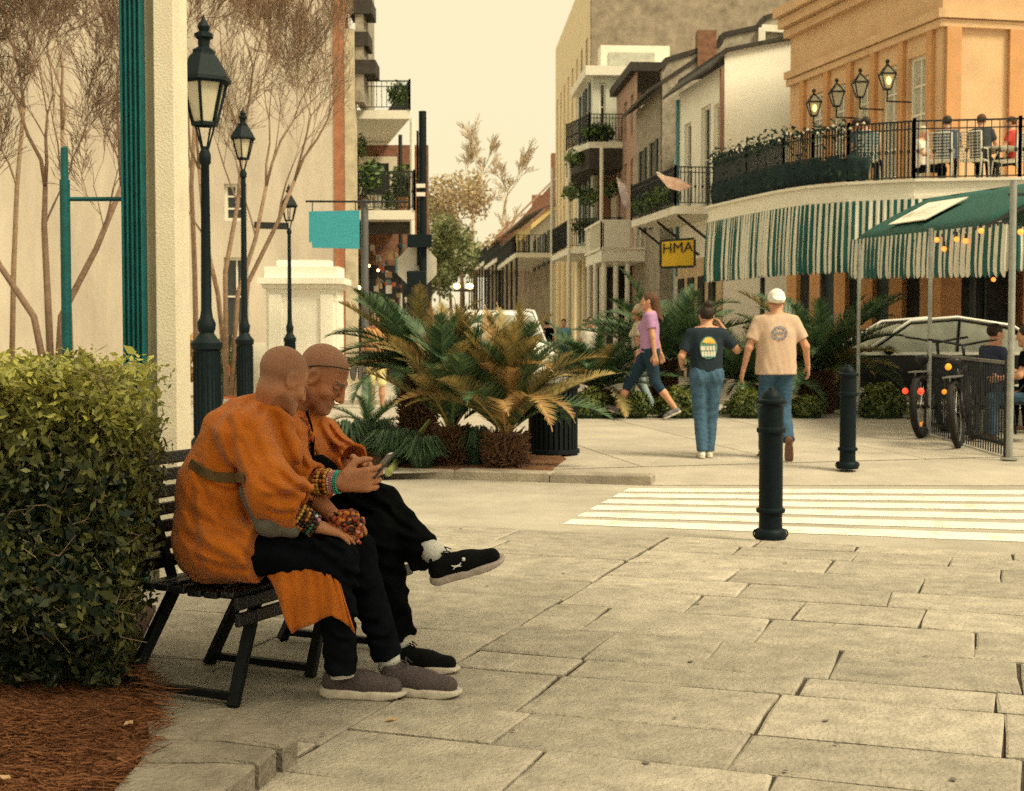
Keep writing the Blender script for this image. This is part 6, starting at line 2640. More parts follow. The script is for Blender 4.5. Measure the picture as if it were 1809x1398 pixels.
# ---------------------------------------------------------------- bicycles seen from behind
m_tyre = M('tyre_rubber', (.012, .012, .012), .8, .2, 40)
m_rim = M('bike_metal', (.25, .25, .24), .4, .2, 20, metal=.6)
m_frame = M('bike_black', (.012, .012, .014), .4, .2, 20)


def torus(mb, c, ax, Rr, r_, n=28, m=6, mi=0):
    ax = Vector(ax).normalized()
    u = ax.orthogonal().normalized()
    w = ax.cross(u)
    mb.tube([Vector(c) + (u * math.cos(2 * math.pi * i / n) + w * math.sin(2 * math.pi * i / n)) * Rr for i in range(n + 1)], r_, m, caps=False)


def bicycle(p, ang, label, lights, lean=.08, fat=.028):
    """p: ground contact of the rear wheel; ang: heading"""
    t = thing('bicycle', label, 'bicycle', p, 'bicycles at the fence')
    t.scale = (1.14, 1.14, 1.14)
    d = Vector((math.cos(ang), math.sin(ang), 0))
    s_ = Vector((-d.y, d.x, 0))
    up = (Vector((0, 0, 1)) + s_ * lean).normalized()
    o = lambda x, y, z: Vector(p) + d * x + s_ * y + up * z
    axl = (s_ - up * s_.dot(up)).normalized()
    for k, x in enumerate((0, 1.05)):
        mb = MB()
        torus(mb, o(x, 0, .34), axl, .31, fat)
        wh = mb.build('wheel', m_tyre, t, 'all')
        mb = MB()
        torus(mb, o(x, 0, .34), axl, .285, .010)
        for q in range(14):
            a = math.pi * 2 * q / 14
            mb.tube([o(x, 0, .34), o(x + .28 * math.cos(a), 0, .34 + .28 * math.sin(a))], .0022, 3)
        mb.build('spokes', m_rim, wh, kind='stuff')
    mb = MB()
    for a, b in (((.42, 0, .30), (.30, 0, .78)), ((.42, 0, .30), (.90, 0, .70)), ((.33, 0, .70), (.88, 0, .80)), ((.88, 0, .82), (.95, 0, .55)), ((0, .06, .34), (.42, .03, .30)), ((0, -.06, .34), (.42, -.03, .30)),
                 ((0, .06, .34), (.33, .02, .70)), ((0, -.06, .34), (.33, -.02, .70)), ((.95, .05, .58), (1.05, .05, .34)), ((.95, -.05, .58), (1.05, -.05, .34)), ((.88, 0, .80), (.84, 0, 1.0))):
        mb.tube([o(*a), o(*b)], .017, 6)
    mb.build('frame', m_frame, t, 'all', kind='stuff')
    mb = MB()
    mb.tube([o(.80, .34, 1.06), o(.84, .2, 1.04), o(.85, 0, 1.0), o(.84, -.2, 1.04), o(.80, -.34, 1.06)], .014, 6)
    mb.build('handlebar', m_frame, t, 'all')
    f = SDF(np.array(o(.27, 0, .8)) - .25, np.array(o(.27, 0, .8)) + .25, .012)
    f.cap(o(.16, 0, .84), o(.42, 0, .85), .075, .025, .02)
    f.plane(o(0, 0, .875), up)
    f.mesh('saddle', m_frame, t)
    mb = MB()
    mb.bar(o(-.18, 0, .70), o(.26, 0, .70), .14, .015, up=up)
    mb.tube([o(-.15, 0, .70), o(0, .06, .36)], .008, 5)
    mb.build('rack', m_rim, t, kind='stuff')
    mb = MB()
    mb.tube([o(.42, -.14, .30), o(.42, .14, .30)], .015, 6)
    mb.box(o(.42, .2, .18), (.05, .04, .012))
    mb.box(o(.42, -.2, .42), (.05, .04, .012))
    mb.build('pedals', m_frame, t, kind='stuff')
    for (y, z, r_, m_, nm) in lights:
        mb = MB()
        mb.ball(o(-.2, y, z), (r_, r_ * .6, r_), 8)
        mb.build(nm, m_, t, 'all')
    return t


m_redl = M('red_light', (.9, .07, .03), .3, .05, emit=.8)
m_orl = M('amber_reflector', (.9, .30, .03), .3, .05, emit=.5)
bicycle(GS(1628, 774), R(60), 'bicycle with two red rear lights at the dining fence', [(-.06, .50, .038, m_redl, 'rear_light'), (.10, .50, .034, m_redl, 'rear_light'), (-.30, .50, .028, m_orl, 'reflector')], .05, .04)
bicycle(GS(1694, 792), R(64), 'black bicycle with a round orange reflector nearest the thick pole', [(.0, .80, .034, m_orl, 'reflector')], .10, .034)
# low amber lamp on the ground by the wheels
ml = thing('marker_light', 'small amber marker light on the ground between the bicycles', 'light', GS(1630, 760))
p = GS(1630, 762)
mb = MB()
mb.lathe([(.06, 0), (.05, .05), (.03, .06)], 10, p)
mb.build('base', m_frame, ml)
mb = MB()
mb.ball(p + Vector((0, 0, .085)), .04, 8)
mb.build('lens', m_orl, ml, 'all')

# ---------------------------------------------------------------- cars
m_cblack = M('car_black', (.005, .007, .009), .3, .2, 4, spec=.2)
m_csilver = M('car_silver_trim', (.66, .65, .60), .25, .05, 4, spec=.6)
m_cwhite = M('car_white', (.74, .74, .70), .25, .04, 4, spec=.5)
m_cglass = M('car_glass', (.26, .27, .23), .1, .45, 1.2, spec=.7)


def car(p, ang, label, body, trim, prof='sedan', lights=False):
    """p: ground centre; ang: heading. Side outline lofted across the width."""
    t = thing('car', label, 'car', p)
    d = Vector((math.cos(ang), math.sin(ang), 0))
    s_ = Vector((-d.y, d.x, 0))
    o = lambda x, y, z: Vector(p) + d * x + s_ * y + Vector((0, 0, z))
    if prof == 'sedan':
        low = [(-2.3, .35), (-2.35, .7), (-2.2, 1.02), (-1.2, 1.08), (.9, 1.04), (2.0, .88), (2.32, .7), (2.35, .35)]
        roof = [(-2.0, 1.04), (-1.35, 1.50), (-.4, 1.64), (.4, 1.58), (1.25, 1.05)]
    else:
        low = [(-2.2, .4), (-2.25, .8), (-2.2, 1.10), (-1.6, 1.14), (1.1, 1.14), (2.0, 1.08), (2.25, .9), (2.28, .4)]
        roof = [(-2.15, 1.13), (-1.9, 1.80), (-.8, 1.90), (.4, 1.85), (1.15, 1.13)]
    W = .9

    def loft(outline, ws, zshift=None):
        mb = MB()
        n = len(outline)
        rows = []
        for y, k in ws:
            rows.append([o(x * k, y, z) for x, z in outline])
        for r_ in rows:
            mb.v.extend([tuple(v) for v in r_])
        for i in range(len(rows) - 1):
            for j in range(n):
                a = i * n + j
                b = i * n + (j + 1) % n
                mb.f.append((a, b, b + n, a + n))
                mb.m.append(0)
        mb.f.append(tuple(reversed(range(n))))
        mb.f.append(tuple((len(rows) - 1) * n + j for j in range(n)))
        mb.m += [0, 0]
        return mb
    b_ = loft(low, [(-W, .97), (-W * .94, 1), (0, 1.01), (W * .94, 1), (W, .97)])
    b_.build('body', body, t, True, bevel=.05)
    mb = MB()
    n = len(roof)
    for y, k in ((-W * .96, 1), (-W * .74, .96), (0, .97), (W * .74, .96), (W * .96, 1)):
        for j, (x, z) in enumerate(roof):
            top_ = 0 < j < n - 1
            yy = y if not top_ else y * .80
            mb.v.append(tuple(o(x, yy, z - (.04 if top_ and abs(y) > .8 else 0))))
    for i in range(4):
        for j in range(n - 1):
            a = i * n + j
            mb.f.append((a, a + 1, a + 1 + n, a + n))
            mb.m.append(0)
    mb.f.append(tuple(reversed(range(n))))
    mb.f.append(tuple(4 * n + j for j in range(n)))
    mb.m += [0, 0]
    cb_ = mb.build('cabin', body, t, True)
    for sgn in (-1, 1):
        mb = MB()
        mb.tube([o(x, sgn * W * (.98 if j in (0, n - 1) else .80), z + .01) for j, (x, z) in enumerate(roof)], .028, 6)
        mb.build('roof_trim', trim, cb_, 'all')
        mb = MB()
        mb.bar(o(-.35, sgn * W * .985, 1.06), o(-.45, sgn * W * .80, roof[2][1] - .05), .03, .07)
        mb.build('door_pillar', body, cb_)
    for sgn in (-1, 1):        # side glass
        mb = MB()
        g0 = [(roof[0][0] + .16, roof[0][1] + .01), (roof[1][0] + .12, roof[1][1] - .055), (roof[2][0], roof[2][1] - .06), (roof[3][0] - .0, roof[3][1] - .06), (roof[4][0] - .12, roof[4][1] + .01)]
        pts = []
        for x, z in g0:
            k = (z - 1.04) / .6
            pts.append(o(x, sgn * (W * .965 * (1 - .20 * min(1, max(0, k * 1.02))) + .012), z))
        mb.plate(pts, .014)
        mb.build('side_window', m_cglass, cb_)
    for (xa_, za), (xb_, zb2), nm in ((roof[3], roof[4], 'windscreen'), (roof[1], roof[0], 'rear_window')):
        mb = MB()
        q = []
        for tt, yy in ((.14, .66), (.9, .80)):
            x, z = xa_ + (xb_ - xa_) * tt, za + (zb2 - za) * tt
            q.append((x, yy, z))
        nx = Vector((-(zb2 - za), 0, xb_ - xa_))
        sg2 = 1 if xb_ > xa_ else -1
        off_ = (d * abs(zb2 - za) * sg2 + Vector((0, 0, 1)) * abs(xb_ - xa_)).normalized() * .03
        mb.plate([o(q[0][0], -q[0][1], q[0][2]) + off_, o(q[0][0], q[0][1], q[0][2]) + off_, o(q[1][0], q[1][1], q[1][2]) + off_, o(q[1][0], -q[1][1], q[1][2]) + off_], .012)
        mb.build(nm, m_cglass, cb_)
    for x in (-1.4, 1.42):
        for y in (-.82, .82):
            mb = MB()
            mb.tube([o(x, y - .11, .33), o(x, y + .11, .33)], .33, 20)
            w_ = mb.build('wheel', m_tyre, t, True)
            mb = MB()
            sgn = 1 if y > 0 else -1
            mb.tube([o(x, y + sgn * .10, .33), o(x, y + sgn * .125, .33)], .21, 16)
            mb.build('rim', m_csilver, w_, True)
    for sgn in (-1, 1):
        mb = MB()
        mb.ball(o(.85, sgn * 1.0, 1.10), (.10, .10, .08), 8)
        mb.build('wing_mirror', body, t, 'all')
        mb = MB()
        mb.box(o(2.24 if prof == 'sedan' else 2.2, sgn * .66, .78), (.09, .17, .09), ang)
        mb.build('headlight', m_lglass, t, bevel=.03)
        mb = MB()
        mb.box(o(-2.26, sgn * .7, .86), (.07, .15, .09), ang)
        mb.build('tail_light', M('tail_red', (.35, .03, .02), .3, .1), t, bevel=.03)
    mb = MB()
    for sgn in (-1, 1):
        mb.bar(o(-2.0, sgn * .895, 1.045), o(1.3, sgn * .905, 1.045), .03, .05)
    mb.build('belt_trim', trim, t, kind='stuff')
    return t


c1_ = car((7.0, 24.4, -.03), R(184), 'black car with silver roof line passing behind the canopy poles', m_cblack, m_csilver)
car((XX(880, 29.5), 31.6, -.03), R(-82), 'white vehicle in the side street just behind the brown palm', m_cwhite, m_cwhite, 'suv')
car((XX(800, 42), 42.5, -.03), R(-84), 'white car farther back in the side street', m_cwhite, m_cwhite, 'sedan')
c4_ = car((XX(838, 50), 51, -.03), R(-84), 'white van with glowing amber roof lights far down the street', m_cwhite, m_cwhite, 'suv')
for k, x in enumerate((807, 830)):
    p = P(x, 506, 48.6)
    mb = MB()
    mb.ball(p, (.12, .12, .10), 8)
    o = mb.build('roof_light', M('amber_beacon', (1.0, .62, .2), .5, .05, emit=5.0), None, 'all')
    o.parent = c4_
    o.matrix_parent_inverse = Matrix.Translation(c4_.location).inverted()
mb = MB()
mb.box(P(819, 513, 48.75), (.34, .08, .05))
o = mb.build('light_bar', m_rail, c4_)

# ---------------------------------------------------------------- traffic cone, folding barrier
cp = G(404, 712, -.03)
t = thing('traffic_cone', 'orange and white traffic cone behind the lamps', 'traffic cone', cp)
m_cor = M('cone_orange', (.80, .16, .03), .6, .1, 6)
mb = MB()
mb.box(cp + Vector((0, 0, .02)), (.19, .19, .02))
mb.build('base', m_cor, t)
zc = [.04, .24, .36, .48, .58, .74]
rc = [.14, .105, .085, .065, .05, .025]
for k in range(5):
    mb = MB()
    mb.lathe([(rc[k], zc[k]), (rc[k + 1], zc[k + 1])], 14, cp)
    mb.build('band', m_wwood if k in (1, 3) else m_cor, t, True)
ab = thing('folding_board', 'dark folding pavement board standing between the lamp posts', 'sign', G(408, 690, 0))
p = Vector((XX(410, 26), 26, 0))
for sgn in (-1, 1):
    mb = MB()
    mb.bar(p + Vector((sgn * .22, 0, 0)), p + Vector((sgn * .03, 0, 1.33)), .06, .05)
    mb.build('leg', m_rail, ab)

# ---------------------------------------------------------------- walkers
def walker(name, label, pos, heading, h, J, cl, res=.009, seed=1, group=None, fem=False, cat='person', skin=None):
    """J: joints in metres for a 1.75 m figure, x right, y ahead, z up"""
    s = h / 1.75
    t = thing(name, label, cat, pos, group, rz=heading - math.pi / 2)
    W = {k: np.array(v, float) * s for k, v in J.items()}
    pts = np.array(list(W.values()))
    lo, hi = pts.min(0) - .22 * s, pts.max(0) + .24 * s
    lo[2] = min(lo[2], -.02)
    f = SDF(lo, hi, res)
    hd = W['head']
    o, mk = head(f, Vector(hd), Vector(J.get('hfw', (0, 1, -.05))), Vector((0, 0, 1)), s * 1.0)
    f.cap(hd + np.array([0, -.02, -.07]) * s, W['neck'], .05 * s, .055 * s, .03)
    hw = .155 if fem else .17
    f.cap(W['neck'] + np.array([-.10, 0, -.06]) * s, W['neck'] + np.array([.10, 0, -.06]) * s, .075 * s, k=.05)
    f.cap(W['chest'], W['pelvis'], .12 * s, .12 * s, .05)
    for g_ in 'lr':
        f.cap(W['sh' + g_], W['el' + g_], .046 * s, .039 * s, .03)
        f.cap(W['el' + g_], W['wr' + g_], .039 * s, .026 * s, .02)
        dd = W['wr' + g_] - W['el' + g_]
        sx = 1 if g_ == 'r' else -1
        hand(f, Vector(W['wr' + g_]), Vector(dd), Vector((-sx, .1, .1)), Vector((0, 1, .15)), (.25, .3, .34, .38), s)
        f.cap(W['hip' + g_], W['kn' + g_], .078 * s, .052 * s, .03)
        f.cap(W['kn' + g_], W['kn' + g_] * .55 + W['an' + g_] * .45, .052 * s, .055 * s, .03)
        f.cap(W['kn' + g_] * .55 + W['an' + g_] * .45, W['an' + g_], .053 * s, .034 * s, .02)
    Z0 = Vector((0, 0, 0))
    f.mesh('body', skin or m_skinb, t, off=Z0, attr=('stubble', (lambda v: mk(v) * cl.get('stub', 0.0))))
    # shirt
    f = SDF(lo, hi, res)
    b = .018 * s
    ex = cl.get('loose', .0) * s
    f.cap(W['neck'] + np.array([-.11, 0, -.07]) * s, W['neck'] + np.array([.11, 0, -.07]) * s, .078 * s + b, k=.0)
    for sx in (-1, 1):
        f.cap(W['chest'] + np.array([sx * .06, 0, .03]) * s, W['pelvis'] + np.array([sx * (.055 if fem else .06), 0, -.10]) * s, (.118 if fem else .128) * s + ex, (.116 if fem else .138) * s + ex, .06)
    if fem:
        for sx in (-1, 1):
            f.ell(W['chest'] + np.array([sx * .075, .085, .0]) * s, (.075 * s,) * 3, None, .05)
    for g_ in 'lr':
        e = W['sh' + g_] * (1 - cl.get('sleeve', .62)) + W['el' + g_] * cl.get('sleeve', .62)
        f.cap(W['sh' + g_], e, .062 * s + ex, (.060 if not fem else .055) * s + ex, .04, flat=2)
    f.ripple(folds(seed, .006, [((22, 10, 9), 1), ((34, 6, -14), .8), ((50, 20, 12), .4)]))
    zn = W['neck'][2] - .015 * s
    f.plane((0, 0, zn), (0, .25, 1))
    f.plane((0, 0, W['pelvis'][2] + cl.get('hem', -.06) * s), (0, 0, -1))
    so_ = f.mesh('shirt', cl['shirt'], t, off=Z0)
    # trousers
    f = SDF(lo, hi, res)
    for g_ in 'lr':
        f.cap(W['hip' + g_] + np.array([0, -.01, .02]) * s, W['kn' + g_], (.108 if fem else .098) * s, .07 * s, .03)
        sx = 1 if g_ == 'r' else -1
        f.ell(W['hip' + g_] + np.array([0, -.045, .0]) * s, (.095 * s, .09 * s, .10 * s), None, .03)
        e = W['kn' + g_] * (1 - cl.get('leg', 1)) + W['an' + g_] * cl.get('leg', 1)
        f.cap(W['kn' + g_], e, .07 * s, .058 * s, .03, flat=2)
    f.cap(W['pelvis'] + np.array([-.06, 0, .03]) * s, W['pelvis'] + np.array([.06, 0, .03]) * s, .118 * s, k=.04)
    f.plane((0, 0, W['pelvis'][2] + min(.07, cl.get('hem', -.06) + .05) * s), (0, 0, 1))
    f.ripple(folds(seed + 1, .006, [((40, 12, 8), 1), ((22, 26, -14), .7), ((10, 8, 60), .35)]))
    f.mesh('trousers', cl['trousers'], t, off=Z0)
    for g_ in 'lr':
        an = Vector(W['an' + g_])
        fd = Vector(J.get('ft' + g_, (0, 1, 0))).normalized()
        upv = Vector((0, 0, 1)) - fd * fd.z
        upv.normalize()
        heel = an - fd * .055 * s - upv * (.085 * s)
        shoe(t, heel, fd, upv, cl['shoe'], cl.get('sole', m_sole), cl['shoe'], L=.275 * s, res=.008, off=Z0, detail=False)
    if cl.get('hair'):
        f = SDF(np.array(hd) - np.array([.25, .35, .75]), np.array(hd) + .25, res)
        rt, fw, up = basis(Vector(J.get('hfw', (0, 1, -.05))), Vector((0, 0, 1)))
        q = [V3(rt), V3(fw), V3(up)]
        c0 = np.array(o(0, -.026, .036))
        f.ell(c0, np.array((.086, .100, .092)) * s, q, 0)
        st = cl['hairstyle']
        if st == 'bun':
            f.ell(np.array(o(.01, -.075, .125)), np.array((.052, .05, .045)) * s, q, .012)
        if st == 'long':
            for sx, yb in ((-.03, -.10), (.03, -.10), (0, -.11)):
                f.cap(np.array(o(sx, -.085, .02)), np.array(o(sx * 1.2, yb - .02, -.26)), .055 * s, .06 * s, .03)
                f.cap(np.array(o(sx * 1.2, yb - .02, -.26)), np.array(o(sx * .8, yb - .03, -.50)), .055 * s, .03 * s, .03)
        if st in ('short', 'bun', 'long'):
            f.plane(np.array(o(0, .055, .02)), V3(fw) * 1.0 - V3(up) * .75)
        if st == 'short':
            f.plane(np.array(o(0, 0, -.04)), -V3(up))
        f.ripple(folds(seed + 5, .006, [((60, 50, 10), 1), ((90, 30, 8), .6)]), .03)
        f.mesh('hair', cl['hair'], t, off=Z0)
    if cl.get('cap'):
        f = SDF(np.array(hd) - .25, np.array(hd) + .25, res)
        rt, fw, up = basis(Vector(J.get('hfw', (0, 1, -.05))), Vector((0, 0, 1)))
        q = [V3(rt), V3(fw), V3(up)]
        f.ell(np.array(o(0, -.016, .036)), np.array((.090, .112, .098)) * s, q, 0)
        f.plane(np.array(o(0, 0, .0)), -V3(up) + V3(fw) * .25)
        f.ell(np.array(o(0, -.125 if cl['cap'] == 'back' else .125, .03)), np.array((.07, .075, .014)) * s, [V3(rt), V3((fw + up * (.5 if cl['cap'] == 'back' else -.2)).normalized()), V3((up - fw * (.5 if cl['cap'] == 'back' else -.2)).normalized())], .012)
        f.mesh('cap', cl['capmat'], t, off=Z0)
    return t


def pose(**kw):
    J = dict(head=(0, .02, 1.635), neck=(0, -.01, 1.50), chest=(0, 0, 1.27), pelvis=(0, 0, .97), shl=(-.175, 0, 1.425), shr=(.175, 0, 1.425), ell=(-.23, -.03, 1.14), elr=(.23, -.03, 1.14),
             wrl=(-.25, .06, .90), wrr=(.25, .06, .90), hipl=(-.085, 0, .93), hipr=(.085, 0, .93), knl=(-.09, .02, .50), knr=(.09, .02, .50), anl=(-.09, -.03, .085), anr=(.09, -.03, .085))
    J.update(kw)
    return J


m_tan = M('tan_tee', (.50, .36, .27), .9, .08, 20)
m_tee = M('navy_tee', (.012, .022, .035), .9, .2, 20)
m_purple = M('purple_tee', (.40, .22, .42), .9, .12, 14)
m_jean = M('blue_jeans', (.035, .085, .15), .9, .3, 16, .3, 200)
m_jean2 = M('washed_jeans', (.05, .11, .18), .9, .3, 16, .3, 200)
m_njean = M('dark_capri', (.012, .035, .06), .9, .2, 16)
m_ljean = M('pale_jeans', (.30, .40, .42), .9, .15, 16)
m_brownh = M('brown_hair', (.10, .045, .022), .6, .4, 40, .6, 120, stretch=(4, 4, .5))
m_darkh = M('dark_hair', (.025, .015, .012), .6, .4, 40)
m_blondh = M('pale_hair', (.50, .42, .32), .7, .2, 40)
m_wcap = M('white_cap', (.72, .70, .64), .8, .05, 10)
m_boot = M('brown_boot', (.14, .075, .05), .7, .3, 30)
m_wshoe = M('white_shoe', (.70, .66, .58), .7, .1, 30)
m_gshoe = M('grey_shoe', (.16, .15, .17), .7, .3, 30)

# man in white cap, walking away, right foot lifted behind
man = walker('person', 'man in backwards white cap, tan printed tee and jeans walking away', GS(1388, 815) + Vector((-.06, .25, 0)), R(93), 1.74,
       pose(ell=(-.29, -.02, 1.16), elr=(.31, .0, 1.17), wrl=(-.33, .05, .93), wrr=(.36, .10, .96), knr=(.10, .06, .52), anr=(.07, -.28, .22), ftr=(.05, .25, -.95), knl=(-.08, .12, .50), anl=(-.08, .14, .085)),
       dict(shirt=m_tan, trousers=m_jean, shoe=m_boot, sole=m_boot, cap='back', capmat=m_wcap, stub=1.1, loose=.012, hem=-.09, sleeve=.7), seed=31)
wom = walker('person', 'woman in navy printed tee and blue trousers walking away, hand raised', GS(1247, 810), R(92), 1.58,
       pose(ell=(-.29, -.02, 1.17), elr=(.36, .03, 1.24), wrl=(-.26, .20, 1.08), wrr=(.20, .10, 1.50), knl=(-.07, .02, .50), knr=(.07, .05, .50), anl=(-.05, -.02, .085), anr=(.05, .06, .085)),
       dict(shirt=m_tee, trousers=m_jean2, shoe=m_wshoe, hair=m_darkh, hairstyle='bun', hem=.03, sleeve=.75, loose=.008), seed=41, fem=True)
lady = walker('person', 'woman with long brown hair in purple tee and dark capris striding left', GS(1147, 741), R(172), 1.77,
       pose(ell=(-.21, -.05, 1.15), elr=(.21, -.08, 1.15), wrl=(-.22, -.08, .90), wrr=(.22, -.14, .92), knl=(-.08, -.08, .53), anl=(-.08, -.36, .16), ftl=(0, 1, -.45), knr=(.08, .27, .54), anr=(.08, .44, .15), ftr=(0, 1, .35)),
       dict(shirt=m_purple, trousers=m_njean, leg=.35, shoe=m_gshoe, hair=m_brownh, hairstyle='long', hem=-.04, sleeve=.6, loose=.01), seed=51, fem=True)
kid = walker('person', 'companion in pale jeans and white shoes half hidden behind the purple tee', GS(1142, 737) + Vector((-.06, .5, 0)), R(176), 1.62,
       pose(ell=(-.21, .04, 1.15), elr=(.21, .03, 1.15), knl=(-.08, .12, .53), anl=(-.08, .16, .10), knr=(.08, -.02, .52), anr=(.08, -.22, .13), ftr=(0, 1, -.3)),
       dict(shirt=M('cream_top', (.60, .50, .38), .9, .1), trousers=m_ljean, shoe=m_wshoe, hair=m_blondh, hairstyle='short', hem=-.1), seed=61, fem=True, res=.011)
# person beyond the palms
walker('person', 'person with pale hair in yellow shorts walking behind the palms', G(662, 730, -.03) + Vector((0, .4, 0)), R(-95), 1.74,
       pose(ell=(-.24, .02, 1.15), elr=(.24, .0, 1.15)), dict(shirt=M('orange_top', (.62, .30, .12), .9, .15), trousers=M('yellow_shorts', (.72, .62, .30), .9, .1), leg=.05, shoe=m_darkh, hair=m_blondh, hairstyle='short'), seed=71, res=.012)
# far pedestrians
far1 = walker('person', 'far pedestrian in grey coat left of the far columns', (XX(948, 44), 44, .06), R(80), 1.72, pose(), dict(shirt=M('grey_coat', (.20, .17, .15), .9, .2), trousers=m_navy, shoe=m_boot, hair=m_darkh, hairstyle='short'), seed=81, res=.02)
far2 = walker('person', 'far pedestrian in black beside the grey coat', (XX(966, 46), 46, .06), R(85), 1.70, pose(), dict(shirt=m_black, trousers=m_black, shoe=m_boot, hair=m_darkh, hairstyle='short'), seed=82, res=.02)
walker('person', 'far pedestrian in light blue top before the cream columns', (XX(996, 45), 45, .06), R(-95), 1.72, pose(), dict(shirt=M('light_blue_top', (.12, .28, .36), .9, .2), trousers=m_jean, shoe=m_wshoe, hair=m_darkh, hairstyle='short'), seed=83, res=.02)
walker('person', 'far pedestrian in white and orange left of the sago palm', (XX(1043, 33), 33, .06), R(-95), 1.66, pose(), dict(shirt=M('white_top', (.66, .62, .55), .9, .1), trousers=M('orange_skirt', (.5, .15, .06), .9, .1), shoe=m_wshoe, hair=m_darkh, hairstyle='short'), seed=84, res=.02)

# prints on the shirts, as thin patches that follow the back
def on_back(t, h, u, v, yoff=.0):
    return Vector((u, -.142 * h / 1.75 - yoff, v))


def patch(parent, name, pts, mat, s, th=.003):
    """flat print on the back of a walker: pts in (x, z) metres in the walker's own frame"""
    me_obj = [c for c in parent.children if c.name.startswith('shirt')][0]
    co = np.empty(len(me_obj.data.vertices) * 3, np.float32)
    me_obj.data.vertices.foreach_get('co', co)
    co = co.reshape(-1, 3)
    mb = MB()
    n = len(pts)
    cx, cz = sum(p[0] for p in pts) / n, sum(p[1] for p in pts) / n
    ring = []
    for k in (1.0, .66, .33):
        ring.append([(cx + (x - cx) * k, cz + (z - cz) * k) for x, z in pts])
    allp = [p for r_ in ring for p in r_] + [(cx, cz)]

    def back_y(x, z):
        m = (np.abs(co[:, 0] - x) < .014) & (np.abs(co[:, 2] - z) < .014)
        return (co[m, 1].min() if m.any() else -.14) - .004
    mb.v = [(x, back_y(x, z) - th, z) for x, z in allp]
    for r_ in range(2):
        for i in range(n):
            j = (i + 1) % n
            mb.f.append((r_ * n + i, r_ * n + j, (r_ + 1) * n + j, (r_ + 1) * n + i))
            mb.m.append(0)
    for i in range(n):
        mb.f.append((2 * n + i, 2 * n + (i + 1) % n, 3 * n))
        mb.m.append(0)
    return mb.build(name, mat, me_obj, local=True)


def circ(cx, cz, rx, rz_, n=20, a0=0, a1=6.2832):
    return [(cx + rx * math.cos(a0 + (a1 - a0) * i / n), cz + rz_ * math.sin(a0 + (a1 - a0) * i / n)) for i in range(n)]


k = 1.58 / 1.75
m_pw = M('print_white', (.62, .60, .50), .8, .1, 30)
patch(wom, 'print_oval', circ(0, 1.27 * k, .092, .118), M('print_green', (.10, .22, .16), .8, .2, 30), 1)
patch(wom, 'print_sun', circ(0, 1.31 * k, .066, .070, 14, 0, 3.14), M('print_yellow', (.66, .40, .08), .8, .1, 30), 1, .007)
for r_, (z, xs_) in enumerate(((1.265, (-.07, -.045, -.012, .02, .052)), (1.205, (-.06, -.03, .0, .03, .058)))):
    for i, x in enumerate(xs_):
        w = .013
        patch(wom, 'print_letter', [(x - w, z * k - .022), (x + w, z * k - .024), (x + w * .9, z * k + .024), (x - w * .9, z * k + .022)], m_pw, 1, .010)
patch(wom, 'print_band', [(-.07, 1.165 * k), (.07, 1.165 * k), (.066, 1.18 * k), (-.066, 1.18 * k)], M('print_aqua', (.25, .42, .36), .8, .1), 1, .010)
k = 1.74 / 1.75
m_pb = M('print_faded_blue', (.20, .20, .24), .9, .35, 60)
for a in range(10):
    a0 = a * .63
    patch(man, 'print_ring', [(.085 * math.cos(a0), 1.31 * k + .075 * math.sin(a0)), (.085 * math.cos(a0 + .5), 1.31 * k + .075 * math.sin(a0 + .5)), (.058 * math.cos(a0 + .5), 1.31 * k + .048 * math.sin(a0 + .5)), (.058 * math.cos(a0), 1.31 * k + .048 * math.sin(a0))], m_pb, 1, .004)
for x in (-.03, 0, .03):
    patch(man, 'print_mark', [(x - .012, 1.295 * k), (x + .012, 1.30 * k), (x + .01, 1.33 * k), (x - .01, 1.325 * k)], m_pb, 1, .004)

# ---------------------------------------------------------------- diners: seated figure, chair
def seated(name, label, pos, heading, shirt, hair, group, res=.014, trousers=None, z=0, hat=None):
    J = pose(head=(0, .06, 1.24), neck=(0, .02, 1.10), chest=(0, 0, .88), pelvis=(0, -.02, .58), shl=(-.175, .02, 1.03), shr=(.175, .02, 1.03), ell=(-.25, .12, .78), elr=(.25, .12, .78), wrl=(-.16, .34, .74), wrr=(.16, .34, .74),
             hipl=(-.085, 0, .54), hipr=(.085, 0, .54), knl=(-.11, .42, .50), knr=(.11, .42, .50), anl=(-.11, .40, .085), anr=(.11, .46, .085), hfw=(0, 1, -.15))
    return walker(name, label, pos, heading, 1.75, J, dict(shirt=shirt, trousers=trousers or m_navy, shoe=m_boot, hair=hair, hairstyle='short', hem=-.05), res=res, seed=int(pos[0] * 7) % 50, group=group)


def wire_chair(pos, heading, label, group, mat):
    t = thing('chair', label, 'chair', pos, group, rz=heading - math.pi / 2)
    mb = MB()
    for x in (-.21, .21):
        mb.tube([(x, -.24, .95), (x, -.20, .45), (x, -.30, 0)], .016, 6)
        mb.tube([(x, -.20, .45), (x, .22, .45), (x * 1.05, .27, 0)], .016, 6)
        mb.tube([(x, -.22, .66), (x * 1.1, .1, .66), (x, .22, .45)], .013, 6)
    mb.tube([(-.21, -.24, .95), (.21, -.24, .95)], .016, 6)
    mb.build('frame', mat, t, 'all', kind='stuff', local=True)
    mb = MB()
    for i in range(9):
        x = -.19 + .0475 * i
        mb.bar((x, -.24, .93), (x, -.205, .48), .018, .008)
    for i in range(8):
        z = .50 + .056 * i
        mb.bar((-.2, -.205 - (z - .45) * .07, z), (.2, -.205 - (z - .45) * .07, z), .008, .016)
    mb.build('backrest', mat, t, kind='stuff', local=True)
    mb = MB()
    mb.box((0, 0, .455), (.22, .22, .012))
    mb.build('seat', mat, t, local=True, bevel=.01)
    return t


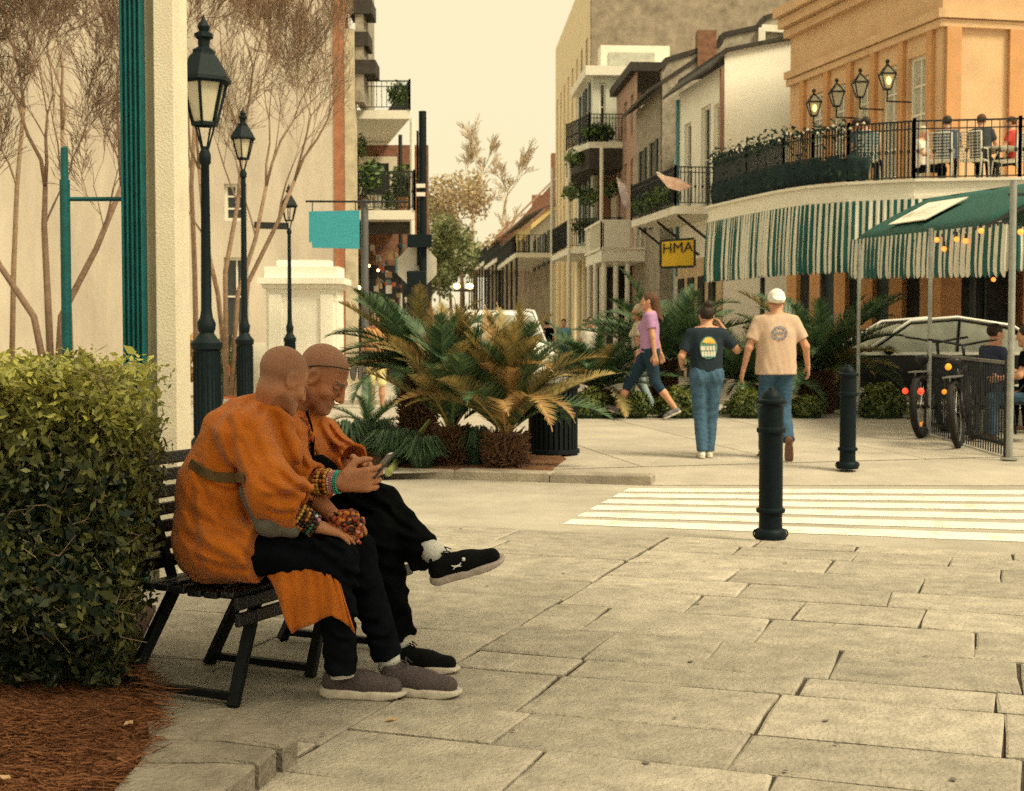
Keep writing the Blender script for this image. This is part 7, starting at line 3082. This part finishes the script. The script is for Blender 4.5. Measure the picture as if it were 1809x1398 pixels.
m_chair = M('pale_wire', (.55, .52, .44), .6, .1, 10)
gz = 4.085
sh_ = [M('slate_shirt', (.05, .07, .10), .9, .2), M('charcoal_shirt', (.045, .05, .06), .9, .2), M('red_top', (.50, .06, .04), .9, .1), M('white_top', (.66, .62, .55), .9, .1), M('teal_top', (.04, .12, .14), .9, .1)]
G_d = 'diners on the gallery'
for i, (x, Y, hd_, shm, hr, lb) in enumerate((
        (1507, 27.2, -15, sh_[1], m_darkh, 'diner at the left end of the gallery by the dark screen'),
        (1527, 27.0, 100, sh_[4], m_darkh, 'diner with dark hair seated behind the striped back chair'),
        (1668, 26.9, 70, sh_[0], m_darkh, 'diner in slate shirt seen from behind at the gallery middle'),
        (1728, 26.7, 60, sh_[1], m_brownh, 'diner in charcoal shirt right of the slate shirt'),
        (1785, 27.0, 150, sh_[2], m_brownh, 'diner in red at the right end of the gallery'),
        (1622, 28.3, -30, sh_[3], m_blondh, 'pale diner near the tall gallery window'))):
    seated('person', lb, (XX(x, Y), Y, gz), R(hd_), shm, hr, G_d)
for i, (x, Y, hd_, lb) in enumerate(((1523, 26.45, 95, 'wire chair at the left end of the gallery'), (1657, 26.45, 70, 'wire chair under the slate shirt'), (1715, 26.3, 55, 'wire chair under the charcoal shirt'),
                                   (1778, 26.4, 140, 'wire chair at the right end of the gallery'))):
    wire_chair((XX(x, Y), Y, gz), R(hd_), lb, 'wire chairs on the gallery', m_chair)
tb = thing('gallery_table', 'small round table between the gallery diners', 'table', (XX(1757, 26.7), 26.7, gz))
mb = MB()
mb.lathe([(.38, .70), (.38, .73)], 20, (XX(1757, 26.7), 26.7, gz))
mb.build('top', m_chair, tb)
mb = MB()
mb.lathe([(.2, 0), (.03, .04), (.03, .70)], 10, (XX(1757, 26.7), 26.7, gz))
mb.build('pedestal', m_rail, tb)
# diners under the canopy
seated('person', 'diner in dark blue shirt leaning forward behind the fence', (XX(1752, 17.6), 17.6, ZP(17.6)), R(15), M('dusk_blue_shirt', (.03, .04, .075), .9, .2), m_darkh, 'diners under the canopy', res=.011)
seated('person', 'diner in bright blue jeans at the right border behind the thick pole', (XX(1822, 16.4), 16.4, ZP(16.4)), R(160), m_black, m_darkh, 'diners under the canopy', res=.012, trousers=m_jean2)
seated('person', 'dark diner deep in the shade under the canopy', (XX(1590, 27.4), 27.4, .06), R(-60), m_black, m_darkh, 'diners under the canopy')
for i, (x, Y, hd_, lb) in enumerate(((1745, 17.6, 15, 'dark chair under the diner in dark blue'), (1825, 16.45, 160, 'dark chair at the right border under the canopy'), (1588, 27.4, -60, 'dark chair deep in the shade'))):
    wire_chair((XX(x, Y), Y, ZP(Y) if Y < 20 else .06), R(hd_), lb, 'chairs under the canopy', m_rail)
